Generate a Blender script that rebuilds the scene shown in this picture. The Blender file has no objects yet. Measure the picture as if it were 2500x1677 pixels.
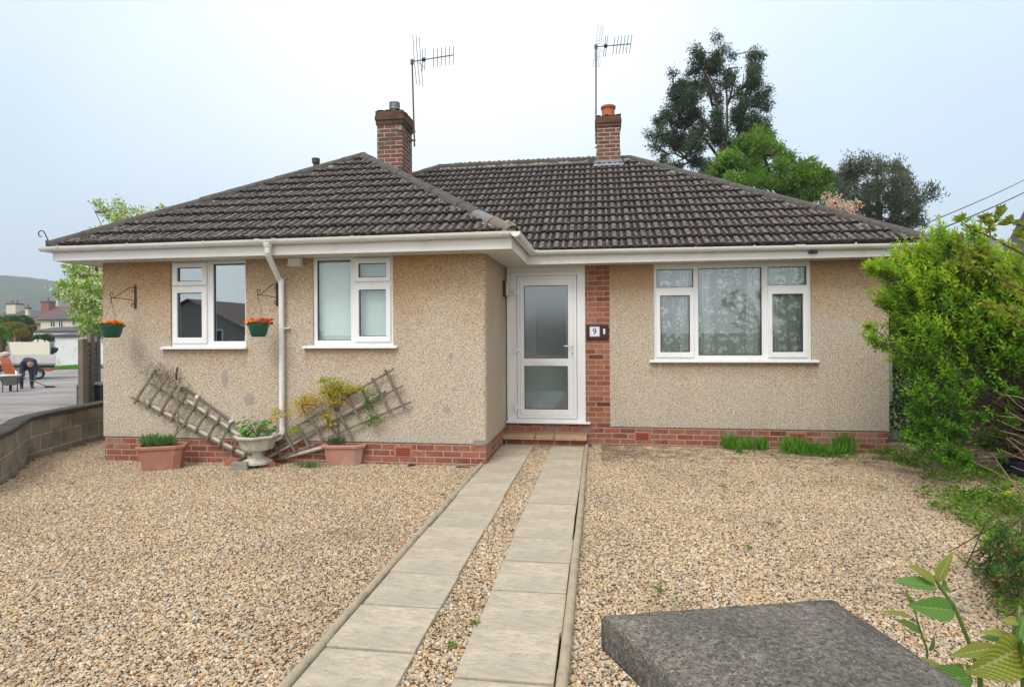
import bpy, bmesh, math, random
import numpy as np
from mathutils import Vector, Matrix
random.seed(7); rng = np.random.default_rng(11)
scene = bpy.context.scene
C = scene.collection
R = math.radians

# ------------------------------------------------------------ survey: camera and picture-to-place conversion
F_, PSI, RHO, Y0, H = 1443.2, .1449, .0059, 814.8, 1.6
def at(px, py, Y=None, Z=None, X=None):
    "point of the place seen at photo pixel (px, py) on the plane Y=, Z= or X="
    u = px-1250; v = Y0-py; cr, sr = math.cos(RHO), math.sin(RHO)
    uu = u*cr+v*sr; vv = -u*sr+v*cr; s, c = math.sin(PSI), math.cos(PSI)
    D = (-s*F_+c*uu, c*F_+s*uu, vv)
    t = Y/D[1] if Y is not None else X/D[0] if X is not None else (Z-H)/D[2]
    return Vector((D[0]*t, D[1]*t, D[2]*t+H))
def lane_z(x, y):
    r = math.hypot(x, y)
    return -.5*min(max((r-14)/36, 0), 1)
def atg(px, py):
    z = 0.
    for _ in range(30):
        p = at(px, py, Z=z); z = .5*z+.5*lane_z(p.x, p.y)
    return at(px, py, Z=z)

# ------------------------------------------------------------ node helpers
class N:
    def __init__(s, name):
        s.m = bpy.data.materials.new(name); s.m.use_nodes = True
        s.t = s.m.node_tree; s.n = s.t.nodes; s.l = s.t.links
        s.n.clear(); s.out = s.n.new('ShaderNodeOutputMaterial')
        s.tc = s.n.new('ShaderNodeTexCoord')
    def new(s, k, **kw):
        n = s.n.new('ShaderNode'+k)
        for a, b in kw.items(): setattr(n, a, b)
        return n
    def set(s, sock, v):
        if hasattr(v, 'is_output') or isinstance(v, bpy.types.NodeSocket): s.l.new(v, sock)
        elif isinstance(v, (tuple, list)) and sock.type == 'RGBA': sock.default_value = (*v[:3], 1)
        else: sock.default_value = v
    def obj(s): return s.tc.outputs['Object']
    def map(s, v, scale=(1, 1, 1), loc=(0, 0, 0), rot=(0, 0, 0)):
        n = s.new('Mapping'); s.l.new(v, n.inputs[0]); n.inputs['Location'].default_value = loc
        n.inputs['Rotation'].default_value = rot; n.inputs['Scale'].default_value = scale; return n.outputs[0]
    def noise(s, scale, detail=4, rough=.55, vec=None, out='Fac', dist=0):
        n = s.new('TexNoise'); s.l.new(vec or s.obj(), n.inputs['Vector'])
        n.inputs['Scale'].default_value = scale; n.inputs['Detail'].default_value = detail
        n.inputs['Roughness'].default_value = rough; n.inputs['Distortion'].default_value = dist
        return n.outputs[out]
    def vor(s, scale, out='Distance', vec=None, feature='F1', rand=1):
        n = s.new('TexVoronoi', feature=feature); s.l.new(vec or s.obj(), n.inputs['Vector'])
        n.inputs['Scale'].default_value = scale; n.inputs['Randomness'].default_value = rand
        return n.outputs[out]
    def ramp(s, f, stops, interp='LINEAR'):
        n = s.new('ValToRGB'); s.l.new(f, n.inputs[0]); e = n.color_ramp.elements
        n.color_ramp.interpolation = interp
        while len(e) < len(stops): e.new(.5)
        for k, (p, c) in enumerate(stops):
            e[k].position = p; e[k].color = (c, c, c, 1) if isinstance(c, (int, float)) else (*c, 1)
        return n.outputs[0]
    def mix(s, f, a, b, mode='MIX'):
        n = s.new('Mix', data_type='RGBA', blend_type=mode); n.clamp_factor = True
        s.set(n.inputs[0], f); s.set(n.inputs[6], a); s.set(n.inputs[7], b); return n.outputs[2]
    def math(s, op, a, b=0., c=0.):
        n = s.new('Math', operation=op); s.set(n.inputs[0], a); s.set(n.inputs[1], b); s.set(n.inputs[2], c); return n.outputs[0]
    def sep(s, v):
        n = s.new('SeparateXYZ'); s.l.new(v, n.inputs[0]); return n.outputs
    def comb(s, x=0., y=0., z=0.):
        n = s.new('CombineXYZ'); s.set(n.inputs[0], x); s.set(n.inputs[1], y); s.set(n.inputs[2], z); return n.outputs[0]
    def bump(s, h, strength=.5, dist=.01, normal=None):
        n = s.new('Bump'); n.inputs['Strength'].default_value = strength; n.inputs['Distance'].default_value = dist
        s.l.new(h, n.inputs['Height'])
        if normal is not None: s.l.new(normal, n.inputs['Normal'])
        return n.outputs[0]
    def pbr(s, col, rough=.7, normal=None, metal=0., spec=.5, **kw):
        p = s.new('BsdfPrincipled'); s.set(p.inputs['Base Color'], col); s.set(p.inputs['Roughness'], rough)
        s.set(p.inputs['Metallic'], metal); s.set(p.inputs['Specular IOR Level'], spec)
        if normal is not None: s.l.new(normal, p.inputs['Normal'])
        for k, v in kw.items(): s.set(p.inputs[k], v)
        s.l.new(p.outputs[0], s.out.inputs[0]); return p
    def done(s, sh=None):
        if sh is not None: s.l.new(sh, s.out.inputs[0])
        return s.m

def simple(name, c1, c2=None, scale=6, rough=.6, bump=0., bscale=60, metal=0., spec=.5, dirt=None, dscale=3, contrast=.25, ds=.8):
    s = N(name); c2 = c2 or tuple(x*.75 for x in c1)
    col = s.mix(s.ramp(s.noise(scale, 5), [(.5-contrast, 0.), (.5+contrast, 1.)]), c1, c2)
    if dirt: col = s.mix(s.ramp(s.noise(dscale, 6, .65), [(.52, 0.), (.7, ds)]), col, dirt)
    nm = s.bump(s.noise(bscale, 4), bump, .01) if bump else None
    s.pbr(col, rough, nm, metal, spec); return s.m

M = {}
# pebbledash render
def mk_render():
    s = N('pebbledash_render'); o = s.obj()
    cell = s.vor(62, 'Color'); d = s.vor(62, 'Distance')
    r = s.sep(cell)[0]
    stone = s.ramp(r, [(0, (.30, .15, .055)), (.18, (.46, .28, .13)), (.36, (.60, .46, .30)), (.55, (.70, .60, .47)), (.72, (.50, .36, .21)), (.85, (.76, .69, .58)), (.95, (.36, .29, .23)), (1, (.20, .14, .10))])
    mort = (.52, .45, .36)
    base = s.mix(s.ramp(d, [(.38, 0.), (.62, 1.)]), stone, mort)
    # weathering: stones show golden high up, lime-grey washed patches lower
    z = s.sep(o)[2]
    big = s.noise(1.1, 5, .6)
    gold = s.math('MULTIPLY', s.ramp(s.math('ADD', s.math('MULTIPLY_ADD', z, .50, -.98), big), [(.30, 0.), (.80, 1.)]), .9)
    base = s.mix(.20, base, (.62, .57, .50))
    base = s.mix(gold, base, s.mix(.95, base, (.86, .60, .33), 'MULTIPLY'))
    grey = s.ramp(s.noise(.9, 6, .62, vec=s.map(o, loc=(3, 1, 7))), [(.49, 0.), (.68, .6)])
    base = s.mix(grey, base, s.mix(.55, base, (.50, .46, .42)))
    streak = s.ramp(s.noise(5, 5, .6, vec=s.map(o, scale=(1, 1, .16))), [(.55, 0.), (.75, .35)])
    base = s.mix(streak, base, s.mix(.6, base, (.28, .24, .19)))
    x_, y_, z_ = s.sep(o)
    for (xa, xb, zt, dz, yy) in ((-4.33, -3.12, 1.42, .17, -1.56), (-2.33, -1.10, 1.43, .17, -1.56), (2.14, 4.40, 1.18, .15, 0.)):
        fx = s.math('LESS_THAN', s.math('ABSOLUTE', s.math('SUBTRACT', x_, (xa+xb)/2)), s.math('MULTIPLY_ADD', s.noise(8, 3), .12, (xb-xa)/2-.06))
        fy = s.math('LESS_THAN', s.math('ABSOLUTE', s.math('SUBTRACT', y_, yy)), .1)
        dd = s.math('SUBTRACT', zt, z_); fz = s.math('MULTIPLY', s.math('GREATER_THAN', dd, 0.), s.ramp(s.math('ADD', s.math('DIVIDE', dd, dz*2.4), s.math('MULTIPLY_ADD', s.noise(9, 4, .6, vec=s.map(o, scale=(1, 1, .3))), .9, -.45)), [(.15, .85), (.75, 0.)]))
        base = s.mix(s.math('MULTIPLY', s.math('MULTIPLY', s.math('MULTIPLY', fx, fy), fz), .6), base, s.mix(.9, base, (.66, .47, .30), 'MULTIPLY'))
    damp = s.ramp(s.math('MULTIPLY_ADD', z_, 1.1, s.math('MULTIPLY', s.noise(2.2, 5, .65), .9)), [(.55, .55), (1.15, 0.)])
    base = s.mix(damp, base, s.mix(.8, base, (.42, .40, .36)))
    dk = s.ramp(s.noise(75, 3, .7), [(.38, .30), (.50, 1.)])
    base = s.mix(1., base, dk, 'MULTIPLY')
    h = s.math('ADD', s.math('MULTIPLY', d, -1.), s.math('MULTIPLY', s.noise(60, 3), .5))
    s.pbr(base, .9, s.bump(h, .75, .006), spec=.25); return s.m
M['render'] = mk_render()

def mk_brick(name, c1, c2, c3, mortar, bw=.2286, bh=.0762, ms=.006, alongx=True, stain=None, dark=.45):
    s = N(name); x, y, z = s.sep(s.obj())
    v = s.comb(s.math('ADD', x, y), z, 0.)
    b = s.new('TexBrick'); s.l.new(v, b.inputs['Vector']); b.offset = .5
    wob = s.noise(30, 2, .5)
    vv = s.new('VectorMath', operation='ADD'); s.l.new(v, vv.inputs[0])
    s.l.new(s.comb(s.math('MULTIPLY_ADD', wob, .004, -.002), s.math('MULTIPLY_ADD', s.noise(11, 2), .005, -.0025), 0.), vv.inputs[1])
    s.l.new(vv.outputs[0], b.inputs['Vector'])
    for k, val in (('Scale', 1.), ('Mortar Size', ms), ('Mortar Smooth', .3), ('Bias', 0.), ('Brick Width', bw), ('Row Height', bh)): b.inputs[k].default_value = val
    b.inputs['Color1'].default_value = (0, 0, 0, 1); b.inputs['Color2'].default_value = (1, 1, 1, 1); b.inputs['Mortar'].default_value = (.5, .5, .5, 1)
    var = s.ramp(s.sep(b.outputs['Color'])[0], [(0, c1), (.35, c2), (.7, c3), (.88, tuple(q*1.25 for q in c2)), (1, tuple(q*dark for q in c1))])
    var = s.mix(s.ramp(s.noise(24, 5, .65), [(.35, 0.), (.7, .5)]), var, tuple(q*.6 for q in c1))
    var = s.mix(s.ramp(s.noise(9, 4), [(.55, 0.), (.75, .35)]), var, tuple(min(q*1.5, .8) for q in c3))
    mo = s.mix(s.noise(12, 4), mortar, tuple(q*.65 for q in mortar))
    col = s.mix(b.outputs['Fac'], var, mo)
    if stain: col = s.mix(s.ramp(s.noise(2.6, 6, .62), [(.52, 0.), (.68, .75)]), col, stain)
    h = s.math('ADD', s.math('MULTIPLY', b.outputs['Fac'], -1.), s.math('MULTIPLY', s.noise(90, 3), .35))
    s.pbr(col, .88, s.bump(h, .8, .006), spec=.25); return s.m
M['plinth'] = mk_brick('red_plinth_brick', (.23, .066, .046), (.30, .088, .058), (.36, .135, .085), (.42, .35, .29), ms=.0085, stain=(.30, .22, .18))
M['pillar'] = mk_brick('door_pillar_brick', (.24, .072, .045), (.33, .115, .068), (.42, .175, .10), (.42, .34, .27), ms=.0085, dark=.45)
M['chim'] = mk_brick('weathered_chimney_brick', (.12, .052, .038), (.18, .070, .046), (.215, .095, .066), (.48, .43, .37), ms=.009, stain=(.10, .08, .06))
M['mossbrick'] = mk_brick('mossy_oversailing_brick', (.08, .048, .036), (.12, .062, .043), (.19, .075, .048), (.12, .10, .06), stain=(.085, .075, .035))
M['upvc'] = simple('white_upvc', (.80, .81, .83), (.76, .77, .78), 2, .32, spec=.5, dirt=(.60, .58, .53), dscale=4, ds=.25)
M['upvc2'] = simple('cream_white_fascia_plastic', (.77, .77, .76), (.71, .70, .68), 1.5, .38, dirt=(.50, .47, .40), dscale=3, ds=.3)
M['gutter'] = simple('weathered_gutter_plastic', (.76, .76, .75), (.71, .70, .67), 3, .33, dirt=(.42, .41, .34), dscale=5, ds=.3)
M['gasket'] = simple('black_glazing_gasket', (.02, .02, .02), rough=.5)
M['soffit'] = simple('soffit_board', (.68, .67, .63), (.60, .59, .55), 3, .5)
M['mortar'] = simple('grey_mortar', (.33, .31, .28), (.20, .19, .16), 20, .95, .8, 60, dirt=(.11, .10, .06), dscale=8)
M['lead'] = simple('lead_flashing', (.30, .31, .32), (.18, .19, .20), 8, .55, .3, 30, metal=.4)
M['black'] = simple('black_plastic', (.015, .015, .015), rough=.4)
M['iron'] = simple('black_painted_iron', (.028, .024, .022), (.06, .035, .022), 30, .6, .4, 80)
M['alu'] = simple('aged_aerial_metal', (.20, .19, .18), (.09, .07, .06), 14, .5, metal=.6)
M['rust'] = simple('rusty_mast', (.15, .085, .06), (.08, .06, .055), 10, .8, .4, 60)
M['clay'] = simple('terracotta_clay', (.42, .12, .06), (.34, .09, .045), 8, .8, .3, 40, dirt=(.20, .09, .05))
M['zinc'] = simple('galvanised_cowl', (.30, .33, .33), (.14, .15, .15), 10, .45, metal=.7)

# roof tiles
def mk_tile(name, pm=.66, patch=None):
    s = N(name); uv = s.tc.outputs['UV']; o = s.obj()
    fl = s.new('VectorMath', operation='FLOOR'); s.l.new(uv, fl.inputs[0])
    wn = s.new('TexWhiteNoise', noise_dimensions='2D'); s.l.new(fl.outputs[0], wn.inputs['Vector']); rn = wn.outputs['Value']
    base = s.ramp(rn, [(0, (.060, .054, .055)), (.4, (.086, .078, .079)), (.7, (.11, .10, .10)), (.9, (.09, .072, .070)), (1, (.13, .085, .075))])
    fine = s.noise(55, 5, .7)
    base = s.mix(s.ramp(fine, [(.45, 0.), (.61, .9)]), base, (.31, .292, .288))
    base = s.mix(s.ramp(s.noise(26, 4, .7, vec=s.map(o, loc=(5, 5, 5))), [(.51, 0.), (.56, .92)]), base, (.026, .022, .021))
    u = s.math('FRACT', s.sep(uv)[0])
    pan = s.ramp(u, [(0, 1.), (.08, 1.), (.11, 0.), (.39, 0.), (.44, 1.), (.63, 1.), (.67, 0.), (.81, 0.), (.86, 1.), (1, 1.)])
    mm = s.noise(6.5, 5, .7, vec=s.map(o, loc=(2, 9, 4)))
    big = s.noise(.55, 3, .5, vec=s.map(o, loc=(1.3, 4, 0)))
    mk = s.math('MULTIPLY', pan, s.ramp(s.math('ADD', mm, s.math('MULTIPLY', big, .5)), [(pm, .25), (pm+.10, .95)]))
    vf = s.math('FRACT', s.sep(uv)[1]); mk = s.math('MAXIMUM', mk, s.ramp(vf, [(0, .92), (.045, .92), (.08, 0.), (.85, 0.), (.94, .85)]))  # painted shade under each course overlap, plus moss on the butt edges
    moss_and_shade = s.mix(s.ramp(s.noise(9, 3), [(.4, 0.), (.62, 1.)]), (.015, .0135, .013), (.048, .033, .026))
    base = s.mix(mk, base, moss_and_shade)
    if patch:
        x, y, z = s.sep(o)
        dx = s.math('ABSOLUTE', s.math('SUBTRACT', x, patch[0])); dy = s.math('SUBTRACT', patch[1], y)
        inside = s.math('MULTIPLY', s.ramp(dx, [(.35, 1.), (1.15, 0.)]), s.ramp(dy, [(.0, 1.), (2.4, 0.)]))
        f = s.ramp(s.math('MULTIPLY_ADD', s.noise(5, 5, .7), .9, s.math('MULTIPLY', inside, .55)), [(.62, 0.), (.86, .8)])
        base = s.mix(f, base, s.mix(s.noise(14, 3), (.028, .023, .018), (.075, .052, .02)))
    s.pbr(base, .92, s.bump(s.math('ADD', fine, s.noise(120, 3)), .5, .005), spec=.2); return s.m
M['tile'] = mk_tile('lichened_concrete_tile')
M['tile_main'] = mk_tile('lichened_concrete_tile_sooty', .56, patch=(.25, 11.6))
M['ridge'] = simple('lichened_ridge_tile', (.115, .106, .098), (.05, .045, .042), 18, .95, .8, 70, dirt=(.055, .048, .03), dscale=7)
M['ridge_moss'] = simple('mossy_ridge_tile', (.085, .076, .055), (.045, .042, .034), 16, 1., .8, 70, dirt=(.15, .135, .11), dscale=9)
M['ridge_new'] = simple('plain_grey_ridge_tile', (.20, .20, .20), (.15, .15, .15), 9, .9, .4, 70)
M['ridge_red'] = simple('worn_pink_ridge_tile', (.185, .155, .135), (.12, .105, .092), 7, .9, .6, 60, dirt=(.36, .13, .07), dscale=9)
M['stemdark'] = simple('dark_shrub_stem', (.075, .048, .03), (.045, .032, .022), 12, .9)
M['moss'] = simple('dark_roof_moss', (.030, .025, .016), (.075, .045, .022), 9, 1., .8, 60)
M['mossg'] = simple('yellow_green_moss', (.10, .085, .02), (.05, .045, .015), 12, 1., .8, 60)

def mk_glass(name, refl=.30, tint=(.75, .83, .84), wob=.0, rough=.0):
    s = N(name)
    g = s.new('BsdfGlossy'); g.inputs['Roughness'].default_value = rough; g.inputs['Color'].default_value = (.78, .92, 1.0, 1)
    t = s.new('BsdfTransparent'); t.inputs['Color'].default_value = (*tint, 1)
    if wob: s.l.new(s.bump(s.noise(wob, 3), .05, .01), g.inputs['Normal'])
    f = s.new('Fresnel'); f.inputs['IOR'].default_value = 1.5
    m = s.new('MixShader'); s.l.new(s.math('ADD', f.outputs[0], refl), m.inputs[0]); s.l.new(t.outputs[0], m.inputs[1]); s.l.new(g.outputs[0], m.inputs[2])
    return s.done(m.outputs[0])
M['glass'] = mk_glass('double_glazing', .085, (.93, .97, .97))
M['patch'] = simple('smooth_mortar_repair', (.36, .32, .27), (.29, .26, .22), 20, .95, .4, 60)
M['glass_obs'] = mk_glass('obscure_door_glass', .13, (.93, .97, .97), wob=90, rough=.012)
M['glass_k'] = mk_glass('kitchen_glazing', .34, (.93, .97, .97))
M['glass_far'] = mk_glass('distant_window_glass', .25, (.1, .12, .13))

def mk_lace():
    s = N('lace_net_curtain'); uv = s.tc.outputs['UV']
    n = s.noise(14, 2, .5, vec=uv)
    uvd = s.new('VectorMath', operation='ADD'); s.l.new(uv, uvd.inputs[0])
    c = s.noise(26, 2, .5, vec=uv, out='Color')
    sc = s.new('VectorMath', operation='SCALE'); s.l.new(c, sc.inputs[0]); sc.inputs['Scale'].default_value = .05
    s.l.new(sc.outputs[0], uvd.inputs[1])
    d = s.vor(5.2, 'Distance', vec=uvd.outputs[0], rand=.35)
    petals = s.vor(17, 'Distance', vec=uvd.outputs[0])
    fl = s.math('MULTIPLY', s.ramp(d, [(.36, 1.), (.46, 0.)]), s.ramp(petals, [(.46, 1.), (.54, 0.)]))
    fine = s.vor(11, 'Distance', vec=uv); dots = s.ramp(fine, [(.10, .8), (.16, 0.)])
    x = s.sep(uv)[0]
    stripe = s.ramp(s.math('ABSOLUTE', s.math('SUBTRACT', s.math('FRACT', s.math('MULTIPLY', x, 1.55)), .5)), [(.0, 0.), (.035, .75), (.05, .2), (.09, .35), (.10, .75), (.12, 0.)])
    cov = s.math('MAXIMUM', s.math('MAXIMUM', fl, dots), stripe)
    cov = s.math('MULTIPLY_ADD', cov, .46, .54)
    df = s.new('BsdfPrincipled'); df.inputs['Base Color'].default_value = (.97, 1., .97, 1); df.inputs['Roughness'].default_value = .9
    tl = s.new('BsdfTranslucent'); tl.inputs['Color'].default_value = (.86, .90, .86, 1)
    a = s.new('MixShader'); a.inputs[0].default_value = .08; s.l.new(df.outputs[0], a.inputs[1]); s.l.new(tl.outputs[0], a.inputs[2])
    t = s.new('BsdfTransparent'); m = s.new('MixShader'); s.l.new(cov, m.inputs[0]); s.l.new(t.outputs[0], m.inputs[1]); s.l.new(a.outputs[0], m.inputs[2])
    return s.done(m.outputs[0])
M['lace'] = mk_lace()
def mk_blind():
    s = N('pale_green_roller_blind'); x, y, z = s.sep(s.obj())
    gx = s.math('PINGPONG', s.math('MULTIPLY', x, 30), .5); gz = s.math('PINGPONG', s.math('MULTIPLY', z, 30), .5)
    g = s.math('MINIMUM', gx, gz)
    col = s.mix(s.ramp(g, [(.0, 1.), (.09, 0.)]), (.62, .71, .68), (.46, .56, .54))
    s.pbr(col, .8); return s.m
M['blind'] = mk_blind()
M['roomwall'] = simple('dim_room_wall', (.58, .60, .60), (.46, .48, .48), 1, .9)
M['kitchen'] = simple('pale_kitchen_unit', (.55, .56, .55), rough=.5)
M['innerdoor'] = simple('inner_door_paint', (.74, .80, .80), (.66, .72, .72), 3, .5)

def mk_ground(name, c1, c2, c3, scale, bump=.4, dist=.01):
    s = N(name)
    col = s.mix(s.ramp(s.noise(scale, 6, .65), [(.35, 0.), (.65, 1.)]), c1, c2)
    col = s.mix(s.ramp(s.noise(scale*14, 3, .6), [(.5, 0.), (.65, .7)]), col, c3)
    s.pbr(col, .95, s.bump(s.noise(scale*20, 4), bump, dist), spec=.2); return s.m
M['soil'] = mk_ground('sandy_soil', (.10, .072, .05), (.07, .052, .035), (.16, .12, .085), 3)
M['land'] = mk_ground('rough_land', (.07, .095, .03), (.10, .09, .05), (.05, .07, .02), .3)
def mk_road():
    s = N('worn_tarmac_lane'); o = s.obj()
    col = s.mix(s.ramp(s.noise(.5, 5, .6), [(.35, 0.), (.65, 1.)]), (.31, .29, .28), (.21, .195, .19))
    tr = s.ramp(s.noise(.7, 4, .6, vec=s.map(o, scale=(.25, 1.6, 1), rot=(0, 0, R(20)))), [(.5, 0.), (.62, .7)])
    col = s.mix(tr, col, (.12, .115, .115))
    col = s.mix(s.ramp(s.noise(3, 5, .7), [(.58, 0.), (.66, .8)]), col, (.27, .20, .16))
    col = s.mix(s.ramp(s.vor(60), [(.3, .35), (.6, 0.)]), col, (.35, .33, .31))
    s.pbr(col, .85, s.bump(s.noise(70, 4), .5, .01), spec=.3); return s.m
M['road'] = mk_road()
def mk_pebble():
    s = N('mixed_flint_pebble'); oi = s.new('ObjectInfo')
    col = s.ramp(oi.outputs['Random'], [(0, (.58, .38, .19)), (.10, (.66, .50, .32)), (.22, (.68, .57, .41)), (.34, (.50, .46, .41)), (.44, (.60, .41, .22)),
        (.52, (.80, .75, .66)), (.61, (.36, .26, .16)), (.69, (.62, .33, .14)), (.75, (.36, .34, .31)), (.82, (.66, .60, .50)), (.92, (.17, .145, .12)), (1, (.46, .26, .13))])
    g = s.new('NewGeometry')
    mp = s.new('Mapping'); s.l.new(g.outputs['Position'], mp.inputs[0])
    col = s.mix(s.ramp(s.noise(160, 3, .6, vec=g.outputs['Position']), [(.4, 0.), (.7, .4)]), col, (.45, .32, .2))
    # damp, soiled patches of gravel
    pt = s.ramp(s.noise(.8, 5, .6, vec=g.outputs['Position']), [(.46, 0.), (.66, .5)])
    col = s.mix(pt, col, s.mix(.6, col, (.22, .17, .12)))
    x, y, z = s.sep(g.outputs['Position'])
    # leaf litter and grime gathered beside the step and along the right hand wall
    ly = s.math('MULTIPLY', s.ramp(s.math('MULTIPLY_ADD', y, 1., -7.0), [(0, 0.), (1, 1.)]), s.ramp(x, [(0, 0.), (.05, .9), (1, .55)]))
    lt = s.ramp(s.math('MULTIPLY_ADD', s.noise(5, 5, .7, vec=g.outputs['Position']), .9, s.math('MULTIPLY', ly, .32)), [(.56, 0.), (.74, .8)])
    col = s.mix(lt, col, s.mix(.75, col, (.10, .07, .045)))
    col = s.mix(1., col, (.90, .885, .835), 'MULTIPLY')
    s.pbr(col, .72, spec=.35); return s.m
M['pebble'] = mk_pebble()
def mk_slab():
    s = N('riven_paving_slab'); o = s.obj(); oi = s.new('ObjectInfo')
    col = s.ramp(oi.outputs['Random'], [(0, (.51, .44, .335)), (.5, (.56, .48, .36)), (1, (.47, .41, .315))])
    gr = s.noise(13, 8, .8, vec=s.map(o, scale=(.7, 2.2, 1)), dist=.3)
    col = s.mix(s.ramp(gr, [(.44, 0.), (.60, .7)]), col, (.285, .255, .21))
    col = s.mix(s.ramp(s.noise(2.2, 5, .6), [(.42, 0.), (.64, .6)]), col, (.34, .305, .25))
    col = s.mix(s.ramp(s.noise(70, 4, .7, vec=s.map(o, scale=(.45, 1.3, 1))), [(.60, 0.), (.68, .55)]), col, (.16, .15, .135))
    h = s.math('ADD', gr, s.math('MULTIPLY', s.noise(50, 4), .5))
    s.pbr(col, .85, s.bump(h, .6, .012), spec=.3); return s.m
M['slab'] = mk_slab()
M['edging'] = simple('concrete_edging', (.42, .35, .24), (.33, .28, .20), 7, .9, .6, 60, dirt=(.17, .165, .13), dscale=6)
M['step'] = simple('tan_step_slab', (.46, .31, .17), (.36, .25, .15), 6, .85, .4, 60, dirt=(.2, .15, .1), dscale=7)
def mk_cap():
    s = N('weathered_concrete_cap'); o = s.obj()
    a = s.noise(95, 5, .85); b = s.noise(7, 5, .6); sp = s.noise(150, 2, .7)
    col = s.ramp(a, [(.30, (.05, .048, .047)), (.46, (.145, .133, .12)), (.58, (.26, .24, .215)), (.72, (.46, .43, .38))])
    col = s.mix(s.ramp(b, [(.45, 0.), (.65, .55)]), col, s.mix(.6, col, (.08, .077, .075)))
    col = s.mix(s.ramp(sp, [(.60, 0.), (.68, .9)]), col, (.40, .38, .35))
    col = s.mix(s.ramp(s.noise(240, 2, .6, vec=s.map(o, loc=(3, 3, 3))), [(.34, .9), (.42, 0.)]), col, (.03, .03, .03))
    lich = s.math('MULTIPLY', s.ramp(s.vor(16), [(.16, 1.), (.30, 0.)]), s.ramp(s.noise(9, 3, .6, vec=s.map(o, loc=(4, 4, 4))), [(.55, 0.), (.62, .55)]))
    col = s.mix(lich, col, s.mix(.5, col, (.36, .36, .30)))
    col = s.mix(s.ramp(s.noise(3.2, 4, .6), [(.38, 0.), (.62, 1.)]), s.mix(1., col, (.50, .50, .50), 'MULTIPLY'), s.mix(1., col, (.85, .82, .77), 'MULTIPLY'))
    s.pbr(col, .95, s.bump(s.math('ADD', a, sp), .5, .003), spec=.2); return s.m
M['cap'] = mk_cap()
def mk_block():
    s = N('concrete_block_wall'); uv = s.tc.outputs['UV']
    b = s.new('TexBrick'); s.l.new(uv, b.inputs['Vector']); b.offset = .5
    for k, val in (('Scale', 1.), ('Mortar Size', .011), ('Mortar Smooth', .3), ('Brick Width', .45), ('Row Height', .225)): b.inputs[k].default_value = val
    b.inputs['Color1'].default_value = (.25, .215, .165, 1); b.inputs['Color2'].default_value = (.33, .29, .23, 1); b.inputs['Mortar'].default_value = (.50, .47, .42, 1)
    col = s.mix(s.ramp(s.noise(2.4, 6, .65), [(.47, 0.), (.66, .7)]), b.outputs['Color'], (.105, .095, .07))
    col = s.mix(s.ramp(s.noise(40, 4), [(.5, 0.), (.7, .5)]), col, (.30, .27, .22))
    s.pbr(col, .95, s.bump(s.math('MULTIPLY_ADD', b.outputs['Fac'], -1., s.noise(50, 4)), .7, .008), spec=.2); return s.m
M['block'] = mk_block()
M['coping'] = simple('dark_mossy_coping', (.035, .032, .028), (.075, .068, .06), 12, .95, .8, 60, dirt=(.03, .03, .018), dscale=6)
M['timber'] = simple('weathered_grey_timber', (.20, .175, .145), (.12, .105, .085), 14, .9, .4, 50, dirt=(.07, .08, .04), dscale=8)
M['timber_g'] = simple('green_stained_timber', (.125, .12, .07), (.19, .175, .13), 12, .9, .4, 50, dirt=(.05, .06, .03), dscale=8)
M['post'] = simple('old_fence_post', (.19, .155, .11), (.10, .085, .065), 6, .95, .6, 30, dirt=(.20, .175, .13), dscale=3)
M['panel'] = simple('brown_fence_panel', (.06, .042, .032), (.035, .026, .022), 8, .9, .5, 30)
M['cream'] = simple('cream_waste_pipe', (.52, .47, .38), (.40, .36, .28), 8, .5, dirt=(.2, .18, .12), dscale=10)
M['brownpipe'] = simple('dark_waste_pipe', (.10, .075, .07), (.15, .12, .11), 10, .5)
M['terra'] = simple('terracotta_plastic', (.42, .185, .125), (.34, .15, .10), 5, .6, .15, 40, dirt=(.45, .30, .24), dscale=4)
M['terra2'] = simple('faded_pink_terracotta_plastic', (.46, .235, .18), (.38, .19, .145), 5, .6, .15, 40, dirt=(.50, .36, .30), dscale=4)
M['urn'] = simple('painted_stone_urn', (.56, .53, .45), (.45, .42, .34), 8, .85, .4, 40, dirt=(.26, .25, .18), dscale=7)
M['greenpot'] = simple('dark_green_plastic', (.012, .085, .058), (.010, .065, .045), 6, .4)
M['bluepot'] = simple('dark_blue_plastic', (.006, .012, .04), (.004, .008, .02), 6, .35)
M['compost'] = simple('compost', (.03, .022, .015), (.05, .035, .02), 40, 1., .8, 60)
M['plaque'] = simple('dark_red_plaque_wood', (.045, .010, .010), (.03, .008, .008), 5, .3)
M['white'] = simple('white_paint', (.78, .78, .76), (.74, .74, .72), 3, .4)
M['blue'] = simple('blue_glaze', (.03, .06, .30), rough=.3)
M['airb'] = simple('terracotta_air_brick', (.42, .095, .05), (.36, .08, .04), 9, .8)
M['paleblock'] = simple('pale_green_concrete_block', (.20, .21, .165), (.27, .27, .22), 12, .9, .5, 50)
M['orangebrick'] = simple('loose_orange_brick', (.42, .14, .07), (.30, .10, .06), 12, .9, .5, 50)
M['garage'] = simple('whitewashed_wall', (.72, .74, .76), (.62, .64, .66), 1.2, .8, .3, 20, dirt=(.40, .41, .38), dscale=1.5)
M['creamwall'] = simple('cream_house_wall', (.62, .57, .45), (.56, .51, .40), 1., .9)
M['pinkstone'] = simple('dull_stone_gable', (.36, .30, .26), (.29, .24, .21), 3, .95)
M['redhouse'] = simple('distant_red_brick', (.26, .12, .08), (.20, .09, .06), 4, .95)
M['slate'] = simple('dark_slate_roof', (.085, .08, .09), (.06, .055, .062), 3, .8)
M['redroof'] = simple('brown_red_tile_roof', (.16, .085, .07), (.10, .06, .052), 3, .9)
M['darkwin'] = simple('dark_window_pane', (.03, .035, .04), rough=.1)
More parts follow.
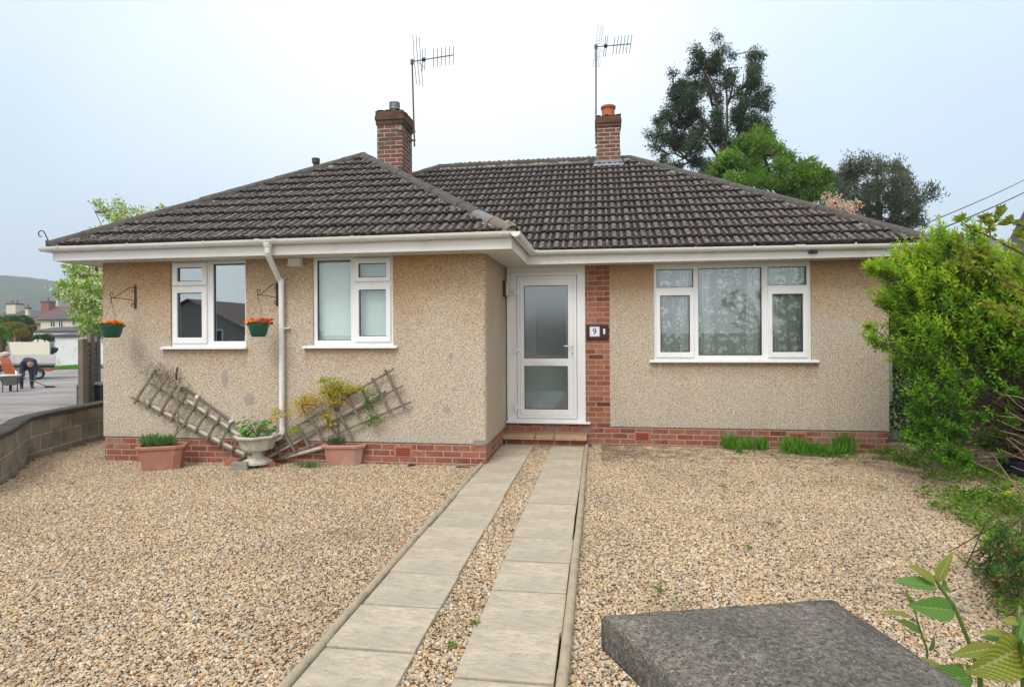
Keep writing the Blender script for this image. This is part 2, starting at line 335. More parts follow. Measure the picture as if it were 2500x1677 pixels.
M['cable'] = simple('black_cable', (.015, .017, .022), rough=.5)
M['steel'] = simple('grey_truck_steel', (.48, .50, .50), (.40, .42, .42), 3, .45)
M['board'] = simple('cream_load_board', (.66, .63, .53), (.60, .57, .47), 2, .7)
M['rubber'] = simple('tyre_rubber', (.015, .015, .015), rough=.8)
M['orange'] = simple('orange_clay_tile_stack', (.60, .17, .055), (.48, .12, .04), 6, .8)
M['skin'] = simple('skin', (.45, .26, .18), rough=.6)
M['navy'] = simple('navy_work_clothes', (.016, .020, .042), (.03, .036, .06), 6, .85)
M['hair'] = simple('dark_hair', (.03, .02, .015), rough=.7)
M['glove'] = simple('blue_glove', (.04, .12, .20), rough=.7)
M['gloveW'] = simple('white_glove', (.6, .6, .58), rough=.7)
M['sack'] = simple('pale_rubble_sack', (.60, .57, .50), (.4, .37, .3), 9, .9, .5, 20)

def mk_leaf(name, cs, trans=.35, spec=.25, rough=.55):
    s = N(name); a = s.new('Attribute', attribute_name='rnd')
    n = len(cs); col = s.ramp(a.outputs['Fac'], [(k/(n-1), c) for k, c in enumerate(cs)])
    d = s.new('BsdfPrincipled'); s.l.new(col, d.inputs['Base Color']); d.inputs['Roughness'].default_value = rough; d.inputs['Specular IOR Level'].default_value = spec
    t = s.new('BsdfTranslucent'); s.l.new(s.mix(1., col, (1.25, 1.2, .6), 'MULTIPLY'), t.inputs['Color'])
    m = s.new('MixShader'); m.inputs[0].default_value = trans; s.l.new(d.outputs[0], m.inputs[1]); s.l.new(t.outputs[0], m.inputs[2])
    return s.done(m.outputs[0])
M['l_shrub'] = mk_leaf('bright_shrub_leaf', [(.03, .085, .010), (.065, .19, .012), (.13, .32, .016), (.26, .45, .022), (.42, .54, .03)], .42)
M['l_young'] = mk_leaf('yellow_green_young_leaf', [(.14, .24, .02), (.20, .30, .025), (.28, .34, .04), (.16, .14, .03)], .4)
M['l_bright'] = mk_leaf('fresh_green_tree_leaf', [(.05, .115, .022), (.10, .21, .03), (.17, .33, .045), (.29, .45, .07)], .42)
M['l_conifer'] = mk_leaf('dark_evergreen_spray', [(.030, .060, .030), (.045, .085, .042), (.065, .11, .052), (.11, .115, .065)], .15)
M['l_grey'] = mk_leaf('grey_green_leaf', [(.05, .075, .045), (.085, .115, .072), (.13, .155, .105), (.18, .155, .11)], .25)
M['l_apple'] = mk_leaf('apple_leaf', [(.11, .26, .02), (.19, .38, .03), (.30, .50, .05)], .45)
M['petalw'] = mk_leaf('white_blossom_petal', [(.80, .77, .70), (.88, .86, .82), (.82, .70, .66)], .4)
M['petalp'] = mk_leaf('pink_cherry_blossom', [(.60, .38, .36), (.70, .52, .48), (.50, .28, .24)], .4)
M['petalo'] = mk_leaf('orange_pansy_petal', [(.75, .20, .01), (.85, .34, .01), (.55, .06, .01), (.80, .12, .01)], .3)
M['petalr'] = mk_leaf('dark_red_pansy_petal', [(.30, .01, .015), (.16, .01, .02), (.70, .12, .01)], .3)
M['petaly'] = mk_leaf('yellow_petal', [(.75, .6, .02), (.8, .7, .05)], .3)
M['l_ger'] = mk_leaf('geranium_leaf', [(.05, .16, .02), (.08, .23, .03), (.12, .30, .04)], .3)
M['l_lav'] = mk_leaf('blue_green_herb_leaf', [(.08, .17, .06), (.14, .28, .10), (.22, .38, .14)], .3)
M['l_rose'] = mk_leaf('yellowing_rose_leaf', [(.22, .32, .02), (.38, .40, .02), (.52, .42, .03), (.60, .22, .04)], .4)
M['l_grass'] = mk_leaf('daffodil_leaf', [(.06, .20, .02), (.11, .32, .03), (.20, .42, .04)], .4)
M['l_weed'] = mk_leaf('low_weed_leaf', [(.07, .16, .015), (.11, .25, .025), (.17, .31, .035), (.16, .11, .03)], .35)
M['l_berb'] = mk_leaf('small_dark_shrub_leaf', [(.03, .08, .02), (.05, .13, .025), (.08, .18, .03), (.20, .07, .03)], .3)
M['l_hedge'] = mk_leaf('garden_hedge_leaf', [(.03, .09, .02), (.05, .14, .025), (.08, .19, .03)], .3)
M['l_gold'] = mk_leaf('golden_shrub_leaf', [(.14, .16, .015), (.20, .19, .015), (.22, .12, .02)], .3)
M['bark'] = simple('brown_bark', (.10, .07, .045), (.055, .04, .028), 12, .95, .6, 40)
M['twig'] = simple('brown_twig', (.16, .085, .045), (.10, .06, .035), 12, .9)
M['twig_pale'] = simple('pale_dead_twig', (.34, .25, .16), (.22, .16, .10), 12, .9)
M['redstem'] = simple('green_cane_stem', (.07, .16, .025), (.13, .12, .03), 18, .5)
M['dead'] = simple('dead_climber', (.10, .065, .05), (.15, .10, .08), 12, .95)
# ------------------------------------------------------------ geometry helpers
ORG = {}
def tag(o, label=None, cat=None, group=None, kind=None):
    if label: o['label'] = label
    if cat: o['category'] = cat
    if group: o['group'] = group
    if kind: o['kind'] = kind
    return o
def thing(name, loc, label, cat, group=None):
    o = bpy.data.objects.new(name, None); C.objects.link(o); o.location = loc; o.empty_display_size = .1
    ORG[o.name] = Vector(loc); return tag(o, label, cat, group)
def link(name, me, mats, parent=None, loc=None, smooth=False):
    o = bpy.data.objects.new(name, me); C.objects.link(o)
    for m in (mats if isinstance(mats, (list, tuple)) else [mats]): me.materials.append(m)
    if parent is not None: o.parent = parent; ORG[o.name] = ORG[parent.name]
    else: o.location = loc or (0, 0, 0); ORG[o.name] = Vector(loc or (0, 0, 0))
    if smooth: me.shade_smooth()
    return o
class MB:
    "collects boxes, tubes, lathes ... given in place coordinates; build() links them as ONE mesh object"
    def __init__(s): s.v = []; s.f = []; s.mi = []; s.uv = {}; s.cur = 0
    def add(s, vs, fs):
        n = len(s.v); s.v += [tuple(v) for v in vs]
        for f in fs: s.f.append(tuple(n+k for k in f)); s.mi.append(s.cur)
        return s
    def box(s, a, b):
        (x0, y0, z0), (x1, y1, z1) = a, b
        return s.add([(x0, y0, z0), (x1, y0, z0), (x1, y1, z0), (x0, y1, z0), (x0, y0, z1), (x1, y0, z1), (x1, y1, z1), (x0, y1, z1)],
                     [(0, 3, 2, 1), (4, 5, 6, 7), (0, 1, 5, 4), (1, 2, 6, 5), (2, 3, 7, 6), (3, 0, 4, 7)])
    def obox(s, c, ax, ay, az):
        "box from centre and three half-axis vectors"
        c, ax, ay, az = map(Vector, (c, ax, ay, az)); vs = [c+i*ax+j*ay+k*az for k in (-1, 1) for i, j in ((-1, -1), (1, -1), (1, 1), (-1, 1))]
        return s.add(vs, [(0, 3, 2, 1), (4, 5, 6, 7), (0, 1, 5, 4), (1, 2, 6, 5), (2, 3, 7, 6), (3, 0, 4, 7)])
    def bar(s, p, q, w, d, up=(0, -1, 0)):
        "rectangular bar from p to q, w wide across, d deep along up"
        p, q = Vector(p), Vector(q); a = (q-p); u = Vector(up); x = a.cross(u).normalized(); u = x.cross(a).normalized()
        return s.obox((p+q)/2, x*w/2, u*d/2, a/2)
    def tube(s, pts, r, n=8, cap=True):
        pts = [Vector(p) for p in pts]; rs = r if isinstance(r, (list, tuple)) else [r]*len(pts)
        prev = None; rings = []
        for i, p in enumerate(pts):
            t = (pts[min(i+1, len(pts)-1)]-pts[max(i-1, 0)])
            t = t.normalized() if t.length > 1e-9 else Vector((0, 0, 1))
            if prev is None: x = t.orthogonal().normalized()
            else:
                x = prev-t*prev.dot(t); x = x.normalized() if x.length > 1e-6 else t.orthogonal().normalized()
            prev = x; y = t.cross(x)
            rings.append([p+(x*math.cos(2*math.pi*k/n)+y*math.sin(2*math.pi*k/n))*rs[i] for k in range(n)])
        vs = [v for rg in rings for v in rg]; fs = []
        for i in range(len(pts)-1):
            for k in range(n): fs.append((i*n+k, i*n+(k+1) % n, (i+1)*n+(k+1) % n, (i+1)*n+k))
        if cap: fs += [tuple(range(n))[::-1], tuple((len(pts)-1)*n+k for k in range(n))]
        return s.add(vs, fs)
    def lathe(s, c, prof, n=24, sx=1, sy=1, rot=0, fl=None):
        c = Vector(c); vs = []; fs = []
        for r, z in prof:
            for k in range(n):
                a = 2*math.pi*k/n+rot; vs.append((c.x+r*sx*math.cos(a), c.y+r*sy*math.sin(a), c.z+z))
        for i in range(len(prof)-1):
            for k in range(n): fs.append((i*n+k, i*n+(k+1) % n, (i+1)*n+(k+1) % n, (i+1)*n+k))
        fs += [tuple(range(n))[::-1], tuple((len(prof)-1)*n+k for k in range(n))]
        return s.add(vs, fs)
    def prism(s, poly, vec):
        n = len(poly); v = Vector(vec); vs = [Vector(p) for p in poly]; vs += [p+v for p in vs[:n]]
        return s.add(vs, [tuple(range(n))[::-1], tuple(range(n, 2*n))]+[(k, (k+1) % n, n+(k+1) % n, n+k) for k in range(n)])
    def blob(s, c, r, seed=0, sub=2, amp=.25, sc=(1, 1, 1)):
        bm = bmesh.new(); bmesh.ops.create_icosphere(bm, subdivisions=sub, radius=1); rr = random.Random(seed)
        vs = []
        for v in bm.verts: k = 1+amp*(rr.random()-.5)*2; vs.append((c[0]+v.co.x*r*k*sc[0], c[1]+v.co.y*r*k*sc[1], c[2]+v.co.z*r*k*sc[2]))
        fs = [tuple(v.index for v in f.verts) for f in bm.faces]; bm.free(); return s.add(vs, fs)
    def build(s, name, mats, parent=None, loc=None, smooth=False, bevel=0, fix=True, autos=None):
        L = ORG[parent.name] if parent is not None else Vector(loc or (0, 0, 0))
        me = bpy.data.meshes.new(name); me.from_pydata([(v[0]-L.x, v[1]-L.y, v[2]-L.z) for v in s.v], [], s.f)
        if any(s.mi): me.polygons.foreach_set('material_index', s.mi)
        if s.uv:
            ul = me.uv_layers.new(name='UVMap')
            for p in me.polygons:
                for li, vi in zip(p.loop_indices, p.vertices): ul.data[li].uv = s.uv.get(vi, (0, 0))
        if fix:
            bm = bmesh.new(); bm.from_mesh(me); bmesh.ops.recalc_face_normals(bm, faces=bm.faces); bm.to_mesh(me); bm.free()
        o = link(name, me, mats, parent, L if parent is None else None)
        if bevel:
            b = o.modifiers.new('b', 'BEVEL'); b.width = bevel; b.segments = 2; b.limit_method = 'ANGLE'; b.angle_limit = R(40)
        if smooth:
            me.shade_smooth()
            if smooth != 'all': me.set_sharp_from_angle(angle=R(35))
        return o
def plate(mb, u0, u1, v0, v1, holes, w0, w1, axis='y'):
    "flat plate in the u-z plane with rectangular holes; w0 front, w1 back"
    us = sorted({u0, u1, *[h[0] for h in holes], *[h[1] for h in holes]}); vs = sorted({v0, v1, *[h[2] for h in holes], *[h[3] for h in holes]})
    us = [u for u in us if u0 <= u <= u1]; vs = [v for v in vs if v0 <= v <= v1]
    P = (lambda u, v, w: (u, w, v)) if axis == 'y' else (lambda u, v, w: (w, u, v))
    nu, nv = len(us)-1, len(vs)-1
    def solid(i, j):
        if not (0 <= i < nu and 0 <= j < nv): return False
        cu, cv = (us[i]+us[i+1])/2, (vs[j]+vs[j+1])/2
        return not any(h[0] < cu < h[1] and h[2] < cv < h[3] for h in holes)
    for i in range(nu):
        for j in range(nv):
            if not solid(i, j): continue
            a, b, c, d = us[i], us[i+1], vs[j], vs[j+1]
            mb.add([P(a, c, w0), P(b, c, w0), P(b, d, w0), P(a, d, w0)], [(0, 1, 2, 3)])
            mb.add([P(a, c, w1), P(b, c, w1), P(b, d, w1), P(a, d, w1)], [(3, 2, 1, 0)])
            for (ii, jj, e) in ((i-1, j, ((a, c), (a, d))), (i+1, j, ((b, c), (b, d))), (i, j-1, ((a, c), (b, c))), (i, j+1, ((a, d), (b, d)))):
                if not solid(ii, jj):
                    (p, q), (r_, t) = e; mb.add([P(p, q, w0), P(r_, t, w0), P(r_, t, w1), P(p, q, w1)], [(0, 1, 2, 3)])
    return mb
def weld(o, d=1e-5):
    bm = bmesh.new(); bm.from_mesh(o.data); bmesh.ops.remove_doubles(bm, verts=bm.verts, dist=d); bmesh.ops.recalc_face_normals(bm, faces=bm.faces); bm.to_mesh(o.data); bm.free(); return o
def leaves(name, P, D, Nn, L, W, mat, parent=None, loc=None, rnd=None, fold=.18, kind=None):
    "one mesh of many leaf blades (two triangles each, folded on the midrib)"
    P, D, Nn = (np.asarray(a, float) for a in (P, D, Nn)); n = len(P)
    L = np.broadcast_to(np.asarray(L, float), (n,)); W = np.broadcast_to(np.asarray(W, float), (n,))
    D = D/np.maximum(np.linalg.norm(D, axis=1, keepdims=True), 1e-9)
    S = np.cross(D, Nn); S /= np.maximum(np.linalg.norm(S, axis=1, keepdims=True), 1e-9); U = np.cross(S, D)
    org = np.array(ORG[parent.name] if parent is not None else (loc or (0, 0, 0)))
    mid = P+D*(L*.45)[:, None]
    v = np.stack([P, mid+S*(W*.5)[:, None]+U*(W*fold)[:, None], P+D*L[:, None]-U*(L*.10)[:, None], mid-S*(W*.5)[:, None]+U*(W*fold)[:, None]], 1).reshape(-1, 3)-org
    b = np.arange(n)[:, None]*4
    f = np.concatenate([b+[0, 1, 2], b+[0, 2, 3]], 1).reshape(-1)
    me = bpy.data.meshes.new(name); me.vertices.add(4*n); me.vertices.foreach_set('co', v.astype(np.float32).ravel())
    me.loops.add(6*n); me.loops.foreach_set('vertex_index', f.astype(np.int32)); me.polygons.add(2*n)
    me.polygons.foreach_set('loop_start', np.arange(0, 6*n, 3, dtype=np.int32)); me.update(calc_edges=True)
    at_ = me.attributes.new('rnd', 'FLOAT', 'POINT'); rr = rng.random(n) if rnd is None else np.clip(rnd, 0, 1)
    at_.data.foreach_set('value', np.repeat(rr, 4).astype(np.float32))
    o = link(name, me, mat, parent, tuple(org) if parent is None else None)
    if kind: o['kind'] = kind
    return o
def rdir(n, up=0.):
    d = rng.normal(size=(n, 3)); d[:, 2] += up; return d/np.linalg.norm(d, axis=1, keepdims=True)
def blob_pts(clumps, per, jitter=1.):
    "points through ellipsoid clumps (x,y,z,rx,ry,rz), denser near the surface; returns points, outward dirs, clump index"
    P, D, K = [], [], []
    for k, c in enumerate(clumps):
        n = max(4, int(per*c[3]*c[5])) if per > 0 else int(-per)
        d = rdir(n); r = rng.random(n)**.45
        P.append(np.array(c[:3])+d*r[:, None]*np.array(c[3:6])); D.append(d); K.append(np.full(n, k))
    return np.vstack(P), np.vstack(D), np.concatenate(K)

# ------------------------------------------------------------ camera, light, sky
cam = bpy.data.objects.new('camera', bpy.data.cameras.new('camera')); C.objects.link(cam); scene.camera = cam
cam.data.sensor_width = 36; cam.data.lens = 36*F_/2500; cam.data.shift_y = -(838.5-Y0)/2500; cam.data.clip_end = 4000; cam.data.clip_start = .05
fw = Vector((-math.sin(PSI), math.cos(PSI), 0)); rt = Vector((math.cos(PSI), math.sin(PSI), 0)); up = Vector((0, 0, 1))
r2 = rt*math.cos(RHO)-up*math.sin(RHO); u2 = up*math.cos(RHO)+rt*math.sin(RHO)
r2 = rt*math.cos(RHO)+up*(-math.sin(RHO)); 
mw = Matrix((r2, u2, -fw)).transposed().to_4x4(); mw.translation = (0, 0, H); cam.matrix_world = mw
SUN_EL, SUN_AZ = R(52), R(200)     # azimuth from +Y clockwise: behind and left of the camera, veiled by cloud
sun = bpy.data.objects.new('sun', bpy.data.lights.new('sun', 'SUN')); C.objects.link(sun)
sun.data.energy = 1.5; sun.data.angle = R(28); sun.data.color = (1, .97, .925)
sd = Vector((math.sin(SUN_AZ)*math.cos(SUN_EL), math.cos(SUN_AZ)*math.cos(SUN_EL), math.sin(SUN_EL)))
sun.rotation_euler = sd.to_track_quat('Z', 'Y').to_euler()
w = bpy.data.worlds.new('World'); scene.world = w; w.use_nodes = True
nt = w.node_tree; bg = nt.nodes['Background']
sky = nt.nodes.new('ShaderNodeTexSky'); sky.sky_type = 'NISHITA'; sky.sun_disc = False; sky.sun_elevation = SUN_EL; sky.sun_rotation = SUN_AZ; sky.dust_density = 3
tcw = nt.nodes.new('ShaderNodeTexCoord'); sp = nt.nodes.new('ShaderNodeSeparateXYZ'); nt.links.new(tcw.outputs['Generated'], sp.inputs[0])
def wm(op, a, b=0., c=0.):
    n = nt.nodes.new('ShaderNodeMath'); n.operation = op
    for k, x in enumerate((a, b, c)):
        if isinstance(x, (int, float)): n.inputs[k].default_value = x
        else: nt.links.new(x, n.inputs[k])
    return n.outputs[0]
nz = nt.nodes.new('ShaderNodeTexNoise'); nz.inputs['Scale'].default_value = 1.7; nz.inputs['Detail'].default_value = 4; nt.links.new(tcw.outputs['Generated'], nz.inputs[0])
# bright veil of thin cloud ahead of the camera, slightly left
bd = Vector((-.22, .80, .56)).normalized()
dt = nt.nodes.new('ShaderNodeVectorMath'); dt.operation = 'DOT_PRODUCT'; nt.links.new(tcw.outputs['Generated'], dt.inputs[0]); dt.inputs[1].default_value = bd
veil = wm('POWER', wm('MAXIMUM', dt.outputs['Value'], 0.), 11.)
el = wm('MAXIMUM', sp.outputs[2], 0.)
back = wm('MULTIPLY', wm('MAXIMUM', wm('MULTIPLY_ADD', sp.outputs[1], -1., .1), 0.), 3.2)
lum = wm('ADD', wm('ADD', wm('MULTIPLY_ADD', el, 1.6, 4.7), back), wm('MULTIPLY', veil, 1.7))
lum = wm('MULTIPLY', lum, wm('MULTIPLY_ADD', nz.outputs[0], .42, .79))
cr = nt.nodes.new('ShaderNodeValToRGB'); nt.links.new(veil, cr.inputs[0])
cr.color_ramp.elements[0].color = (.75, .92, 1.09, 1); cr.color_ramp.elements[1].color = (.96, 1.0, 1.05, 1); cr.color_ramp.elements[1].position = .85
cm_ = nt.nodes.new('ShaderNodeMix'); cm_.data_type = 'RGBA'; nt.links.new(wm('MINIMUM', wm('ADD', wm('MAXIMUM', wm('MULTIPLY_ADD', sp.outputs[1], -1.6, .25), 0.), wm('MAXIMUM', wm('MULTIPLY_ADD', sp.outputs[2], 2.4, -1.25), 0.)), 1.), cm_.inputs[0]); nt.links.new(cr.outputs[0], cm_.inputs[6]); cm_.inputs[7].default_value = (.99, .985, .965, 1)
vm = nt.nodes.new('ShaderNodeVectorMath'); vm.operation = 'SCALE'; nt.links.new(cm_.outputs[2], vm.inputs[0]); nt.links.new(lum, vm.inputs['Scale'])
mx = nt.nodes.new('ShaderNodeMix'); mx.data_type = 'RGBA'; mx.inputs[0].default_value = .93
nt.links.new(sky.outputs[0], mx.inputs[6]); nt.links.new(vm.outputs[0], mx.inputs[7]); nt.links.new(mx.outputs[2], bg.inputs[0]); bg.inputs[1].default_value = .12
scene.view_settings.view_transform = 'Standard'; scene.view_settings.look = 'None'; scene.view_settings.gamma = 1; scene.view_settings.exposure = .68
scene.render.engine = 'CYCLES'; cy = scene.cycles; cy.use_denoising = True; cy.max_bounces = 8; cy.transparent_max_bounces = 24; cy.diffuse_bounces = 3; cy.glossy_bounces = 3
cy.volume_bounces = 0; cy.volume_step_rate = 4; cy.sample_clamp_indirect = 6; cy.use_adaptive_sampling = True

# ------------------------------------------------------------ house
XL, XC, XR, YB, YM, YK = -6.63, -1.36, 3.9, 7.114, 8.675, 15.5
ZB, ZS = .25, 2.585
house = thing('bungalow', (-1.4, YM, 0), 'pebbledashed brick bungalow with brown tiled hipped roofs and white windows', 'house')
W1, W2, W3, DR = (-5.62, -4.536, 1.45, ZS), (-3.611, -2.543, 1.46, ZS), (.792, 2.913, 1.215, ZS), (-1.345, -.187, .3, ZS)
mb = MB(); plate(mb, XL, XC-.05, ZB, ZS, [W1, W2], YB, YB+.14)
for k in range(6):   # rounded outer corner
    a0, a1 = R(-90+15*k), R(-90+15*(k+1)); cx, cy_ = XC-.05, YB+.05
    mb.add([(cx+.05*math.cos(a0), cy_+.05*math.sin(a0), ZB), (cx+.05*math.cos(a1), cy_+.05*math.sin(a1), ZB), (cx+.05*math.cos(a1), cy_+.05*math.sin(a1), ZS), (cx+.05*math.cos(a0), cy_+.05*math.sin(a0), ZS)], [(0, 1, 2, 3)])
mb.add([(XC-.05, YB, ZB), (XC, YB+.05, ZB), (XC-.05, YB+.05, ZB)], [(0, 1, 2)])
plate(mb, YB+.05, YM+.1, ZB, ZS, [], XC, XC-.14, 'x')
plate(mb, YB+.14, YK, ZB, ZS, [], XL, XL+.14, 'x')
plate(mb, .163, XR, ZB, ZS, [W3], YM, YM+.14)
plate(mb, YM+.14, YK, ZB, ZS, [], XR, XR-.14, 'x'); plate(mb, XL+.14, XR-.14, ZB, ZS, [], YK, YK-.14)
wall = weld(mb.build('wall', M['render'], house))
mb = MB(); g = .012
plate(mb, XL+g, XC-g, -.3, ZB+.004, [], YB+g, YB+.13)
plate(mb, YB+.13, YM+.1, -.3, ZB+.004, [], XC-g, XC-.13, 'x'); plate(mb, YB+.13, YK-g, -.3, ZB+.004, [], XL+g, XL+.13, 'x')
plate(mb, XC-.1, XR-g, -.3, ZB+.004, [(XC-.1, -.187, ZB-.001, 9)], YM+g, YM+.13); plate(mb, YM+.13, YK-g, -.3, ZB+.004, [], XR-g, XR-.13, 'x')
mb.box((XC+.001, YM+g+.001, ZB), (-.18, YM+.125, .30))
mb.build('brick_plinth', M['plinth'], house)
MB().box((-.187, YM+.008, .2545), (.163, YM+.135, ZS)).build('brick_pillar', M['pillar'], house)
# weathering patches of smooth repair mortar on the render
for px, py, rx, rz in ((549, 923, .043, .115), (608, 975, .075, .075), (1101, 872, .028, .035), (1090, 1000, .05, .05), (1110, 950, .025, .02)):
    p = at(px, py, Y=YB); n = 14; rr = random.Random(px); mb = MB()
    mb.add([(p.x+rx*math.cos(2*math.pi*k/n)*(.8+.35*rr.random()), YB-.004, p.z+rz*math.sin(2*math.pi*k/n)*(.8+.35*rr.random())) for k in range(n)], [tuple(range(n))]); mb.build('repair_patch', M['patch'], house)

# windows
def window(name, box, sills, fixed, sashes, wy, label=None, gl_='glass'):
    x0, x1, z0, z1 = box; y = wy+.025
    holes = [f for f in fixed]+[s_[0] for s_ in sashes]
    fr = MB(); plate(fr, x0, x1, z0, z1, [(h[0], h[1], h[2], h[3]) for h in holes], y, y+.07)
    fo = weld(fr.build(name, M['upvc'], house, bevel=.004)); 
    if label: fo['label'] = label
    for h in fixed:
        gk = MB(); plate(gk, h[0], h[1], h[2], h[3], [(h[0]+.008, h[1]-.008, h[2]+.008, h[3]-.008)], y+.022, y+.05); weld(gk.build('gasket', M['gasket'], fo))
        MB().add([(h[0]+.004, y+.034, h[2]+.004), (h[1]-.004, y+.034, h[2]+.004), (h[1]-.004, y+.034, h[3]-.004), (h[0]+.004, y+.034, h[3]-.004)], [(0, 1, 2, 3)]).build('pane', M[gl_], fo)
    for o_, gl in sashes:
        sh = MB(); plate(sh, o_[0]-.012, o_[1]+.012, o_[2]-.012, o_[3]+.012, [gl], y-.022, y+.03); so = weld(sh.build('sash', M['upvc'], fo, bevel=.006))
        gk = MB(); plate(gk, gl[0], gl[1], gl[2], gl[3], [(gl[0]+.008, gl[1]-.008, gl[2]+.008, gl[3]-.008)], y+.004, y+.028); weld(gk.build('gasket', M['gasket'], fo))
        MB().add([(gl[0]+.003, y+.014, gl[2]+.003), (gl[1]-.003, y+.014, gl[2]+.003), (gl[1]-.003, y+.014, gl[3]-.003), (gl[0]+.003, y+.014, gl[3]-.003)], [(0, 1, 2, 3)]).build('pane', M[gl_], fo)
    sx0, sx1, sz = sills
    sl = MB(); sl.prism([(sx0, wy-.055, sz), (sx0, wy-.055, sz+.026), (sx0, wy+.03, sz+.04), (sx0, wy+.03, sz)], (sx1-sx0, 0, 0)).build('sill', M['upvc'], fo, bevel=.003)
    return fo
w1 = window('window', W1, (-5.74, -4.515, 1.422), [(-5.018, -4.564, 1.523, 2.542)],
       [((-5.585, -5.11, 2.275, 2.55), (-5.528, -5.166, 2.319, 2.50)), ((-5.585, -5.11, 1.51, 2.235), (-5.53, -5.171, 1.574, 2.165))], YB, 'left window with a dark kitchen behind it', 'glass_k')
w2 = window('window', W2, (-3.735, -2.485, 1.428), [(-3.566, -3.11, 1.528, 2.551)],
       [((-3.045, -2.59, 2.28, 2.55), (-3.0, -2.634, 2.323, 2.50)), ((-3.045, -2.59, 1.52, 2.225), (-2.997, -2.639, 1.577, 2.166))], YB, 'window with pale green blinds beside the bay corner')
w3 = window('window', W3, (.725, 3.0, 1.178), [(.832, 1.341, 2.246, 2.507), (2.348, 2.863, 2.254, 2.512), (1.41, 2.27, 1.275, 2.512)],
       [((.835, 1.335, 1.262, 2.19), (.881, 1.291, 1.322, 2.131)), ((2.36, 2.86, 1.262, 2.19), (2.406, 2.81, 1.322, 2.131))], YM, 'wide window with lace net curtains right of the door')
# rooms behind the windows
def room(x0, x1, y0, y1, z0, z1, m=None):
    b = MB(); e = .0
    b.add([(x0, y0, z0), (x1, y0, z0), (x1, y1, z0), (x0, y1, z0), (x0, y0, z1), (x1, y0, z1), (x1, y1, z1), (x0, y1, z1)], [(0, 1, 2, 3), (7, 6, 5, 4), (1, 5, 6, 2), (2, 6, 7, 3), (3, 7, 4, 0)])
    return b.build('room_interior', m or M['roomwall'], house, fix=False)
room(-6.3, -4.0, YB+.15, YB+2.6, .3, 2.58); room(-3.95, -1.55, YB+.15, YB+1.2, .3, 2.58); room(.25, 3.7, YM+.15, YM+2.2, .3, 2.58)
for a_, b_ in (((-6.2, YB+1.9, .31), (-4.1, YB+2.5, 1.2)), ((-5.9, YB+2.2, 1.75), (-5.1, YB+2.5, 2.4)), ((-4.80, YB+2.3, 1.5), (-4.5, YB+2.45, 2.1))): MB().box(a_, b_).build('kitchen_unit', M['kitchen'], house, bevel=.004)
MB().box((-4.66, YB+.15, 1.475), (-4.58, YB+.22, 1.60)).build('windowsill_pot', M['white'], house, bevel=.01)
cu = MB()
def drape(mb, x0, x1, z0, z1, y, pitch, amp, seed, uvs=1.):
    rr = random.Random(seed); n = int((x1-x0)/.012); base = len(mb.v); ph = 0
    cols = []
    for i in range(n+1):
        x = x0+(x1-x0)*i/n; cols.append((x, ph)); ph += (.6+.8*rr.random())*2*math.pi*.012/pitch
    m = 8
    for j in range(m+1):
        zz = z0+(z1-z0)*j/m
        for i, (x, p) in enumerate(cols):
            a = amp*(1.25-.5*j/m)
            mb.v.append((x+.012*math.sin(j*.7+i*.05), y+a*math.sin(p)+a*.4*math.sin(2.3*p+1), zz)); mb.uv[len(mb.v)-1] = ((x+seed*.37)*uvs, zz*uvs)
    for j in range(m):
        for i in range(n): mb.f.append((base+j*(n+1)+i, base+j*(n+1)+i+1, base+(j+1)*(n+1)+i+1, base+(j+1)*(n+1)+i)); mb.mi.append(mb.cur)
drape(cu, .80, 1.38, 1.235, 2.55, YM+.115, .16, .012, 1); drape(cu, 1.36, 2.32, 1.235, 2.55, YM+.115, .19, .014, 2); drape(cu, 2.31, 2.91, 1.235, 2.55, YM+.115, .16, .012, 3)
cu.build('net_curtain', M['lace'], w3, fix=False, smooth='all')
mb = MB(); mb.box((-3.60, YB+.13, 1.48), (-3.06, YB+.133, 2.58)); mb.box((-3.05, YB+.15, 1.48), (-2.55, YB+.153, 2.58)); mb.build('blind', M['blind'], w2)
cu = MB(); drape(cu, -4.66, -4.545, 1.5, 2.56, YB+.2, .05, .012, 4); cu.build('curtain', M['kitchen'], w1, fix=False, smooth='all')

# door
dx0, dx1, dz0, dz1 = -1.193, -.307, .35, 2.448
fr = MB(); plate(fr, DR[0], DR[1], .31, ZS, [(dx0, dx1, dz0, dz1)], YM+.01, YM+.09); dfr = weld(fr.build('door_frame', M['upvc'], house, bevel=.004))
MB().box((-1.32, YM+.0, 2.50), (-.20, YM+.012, 2.505)).build('head_joint', M['soffit'], dfr)
G1, G2 = (-1.084, -.438, 1.234, 2.306), (-1.085, -.443, .485, 1.125)
lf = MB(); plate(lf, dx0+.006, dx1-.006, dz0+.006, dz1-.006, [G1, G2], YM-.006, YM+.06); door = weld(lf.build('door', M['upvc'], house, bevel=.006))
tr_ = MB(); plate(tr_, dx0+.045, dx1-.045, dz0+.045, dz1-.045, [(dx0+.052, dx1-.052, dz0+.052, dz1-.052)], YM-.010, YM-.004); weld(tr_.build('door_moulding', M['soffit'], door))
for gg, gm in ((G1, 'glass_obs'), (G2, 'glass')):
    gk = MB(); plate(gk, gg[0], gg[1], gg[2], gg[3], [(gg[0]+.008, gg[1]-.008, gg[2]+.008, gg[3]-.008)], YM+.012, YM+.04); weld(gk.build('gasket', M['gasket'], door))
    MB().add([(gg[0]+.003, YM+.024, gg[2]+.003), (gg[1]-.003, YM+.024, gg[2]+.003), (gg[1]-.003, YM+.024, gg[3]-.003), (gg[0]+.003, YM+.024, gg[3]-.003)], [(0, 1, 2, 3)]).build('glass_panel', M[gm], door)
MB().box((-.93, YM-.016, 1.145), (-.63, YM-.006, 1.205)).build('letterbox', M['upvc'], door, bevel=.004)
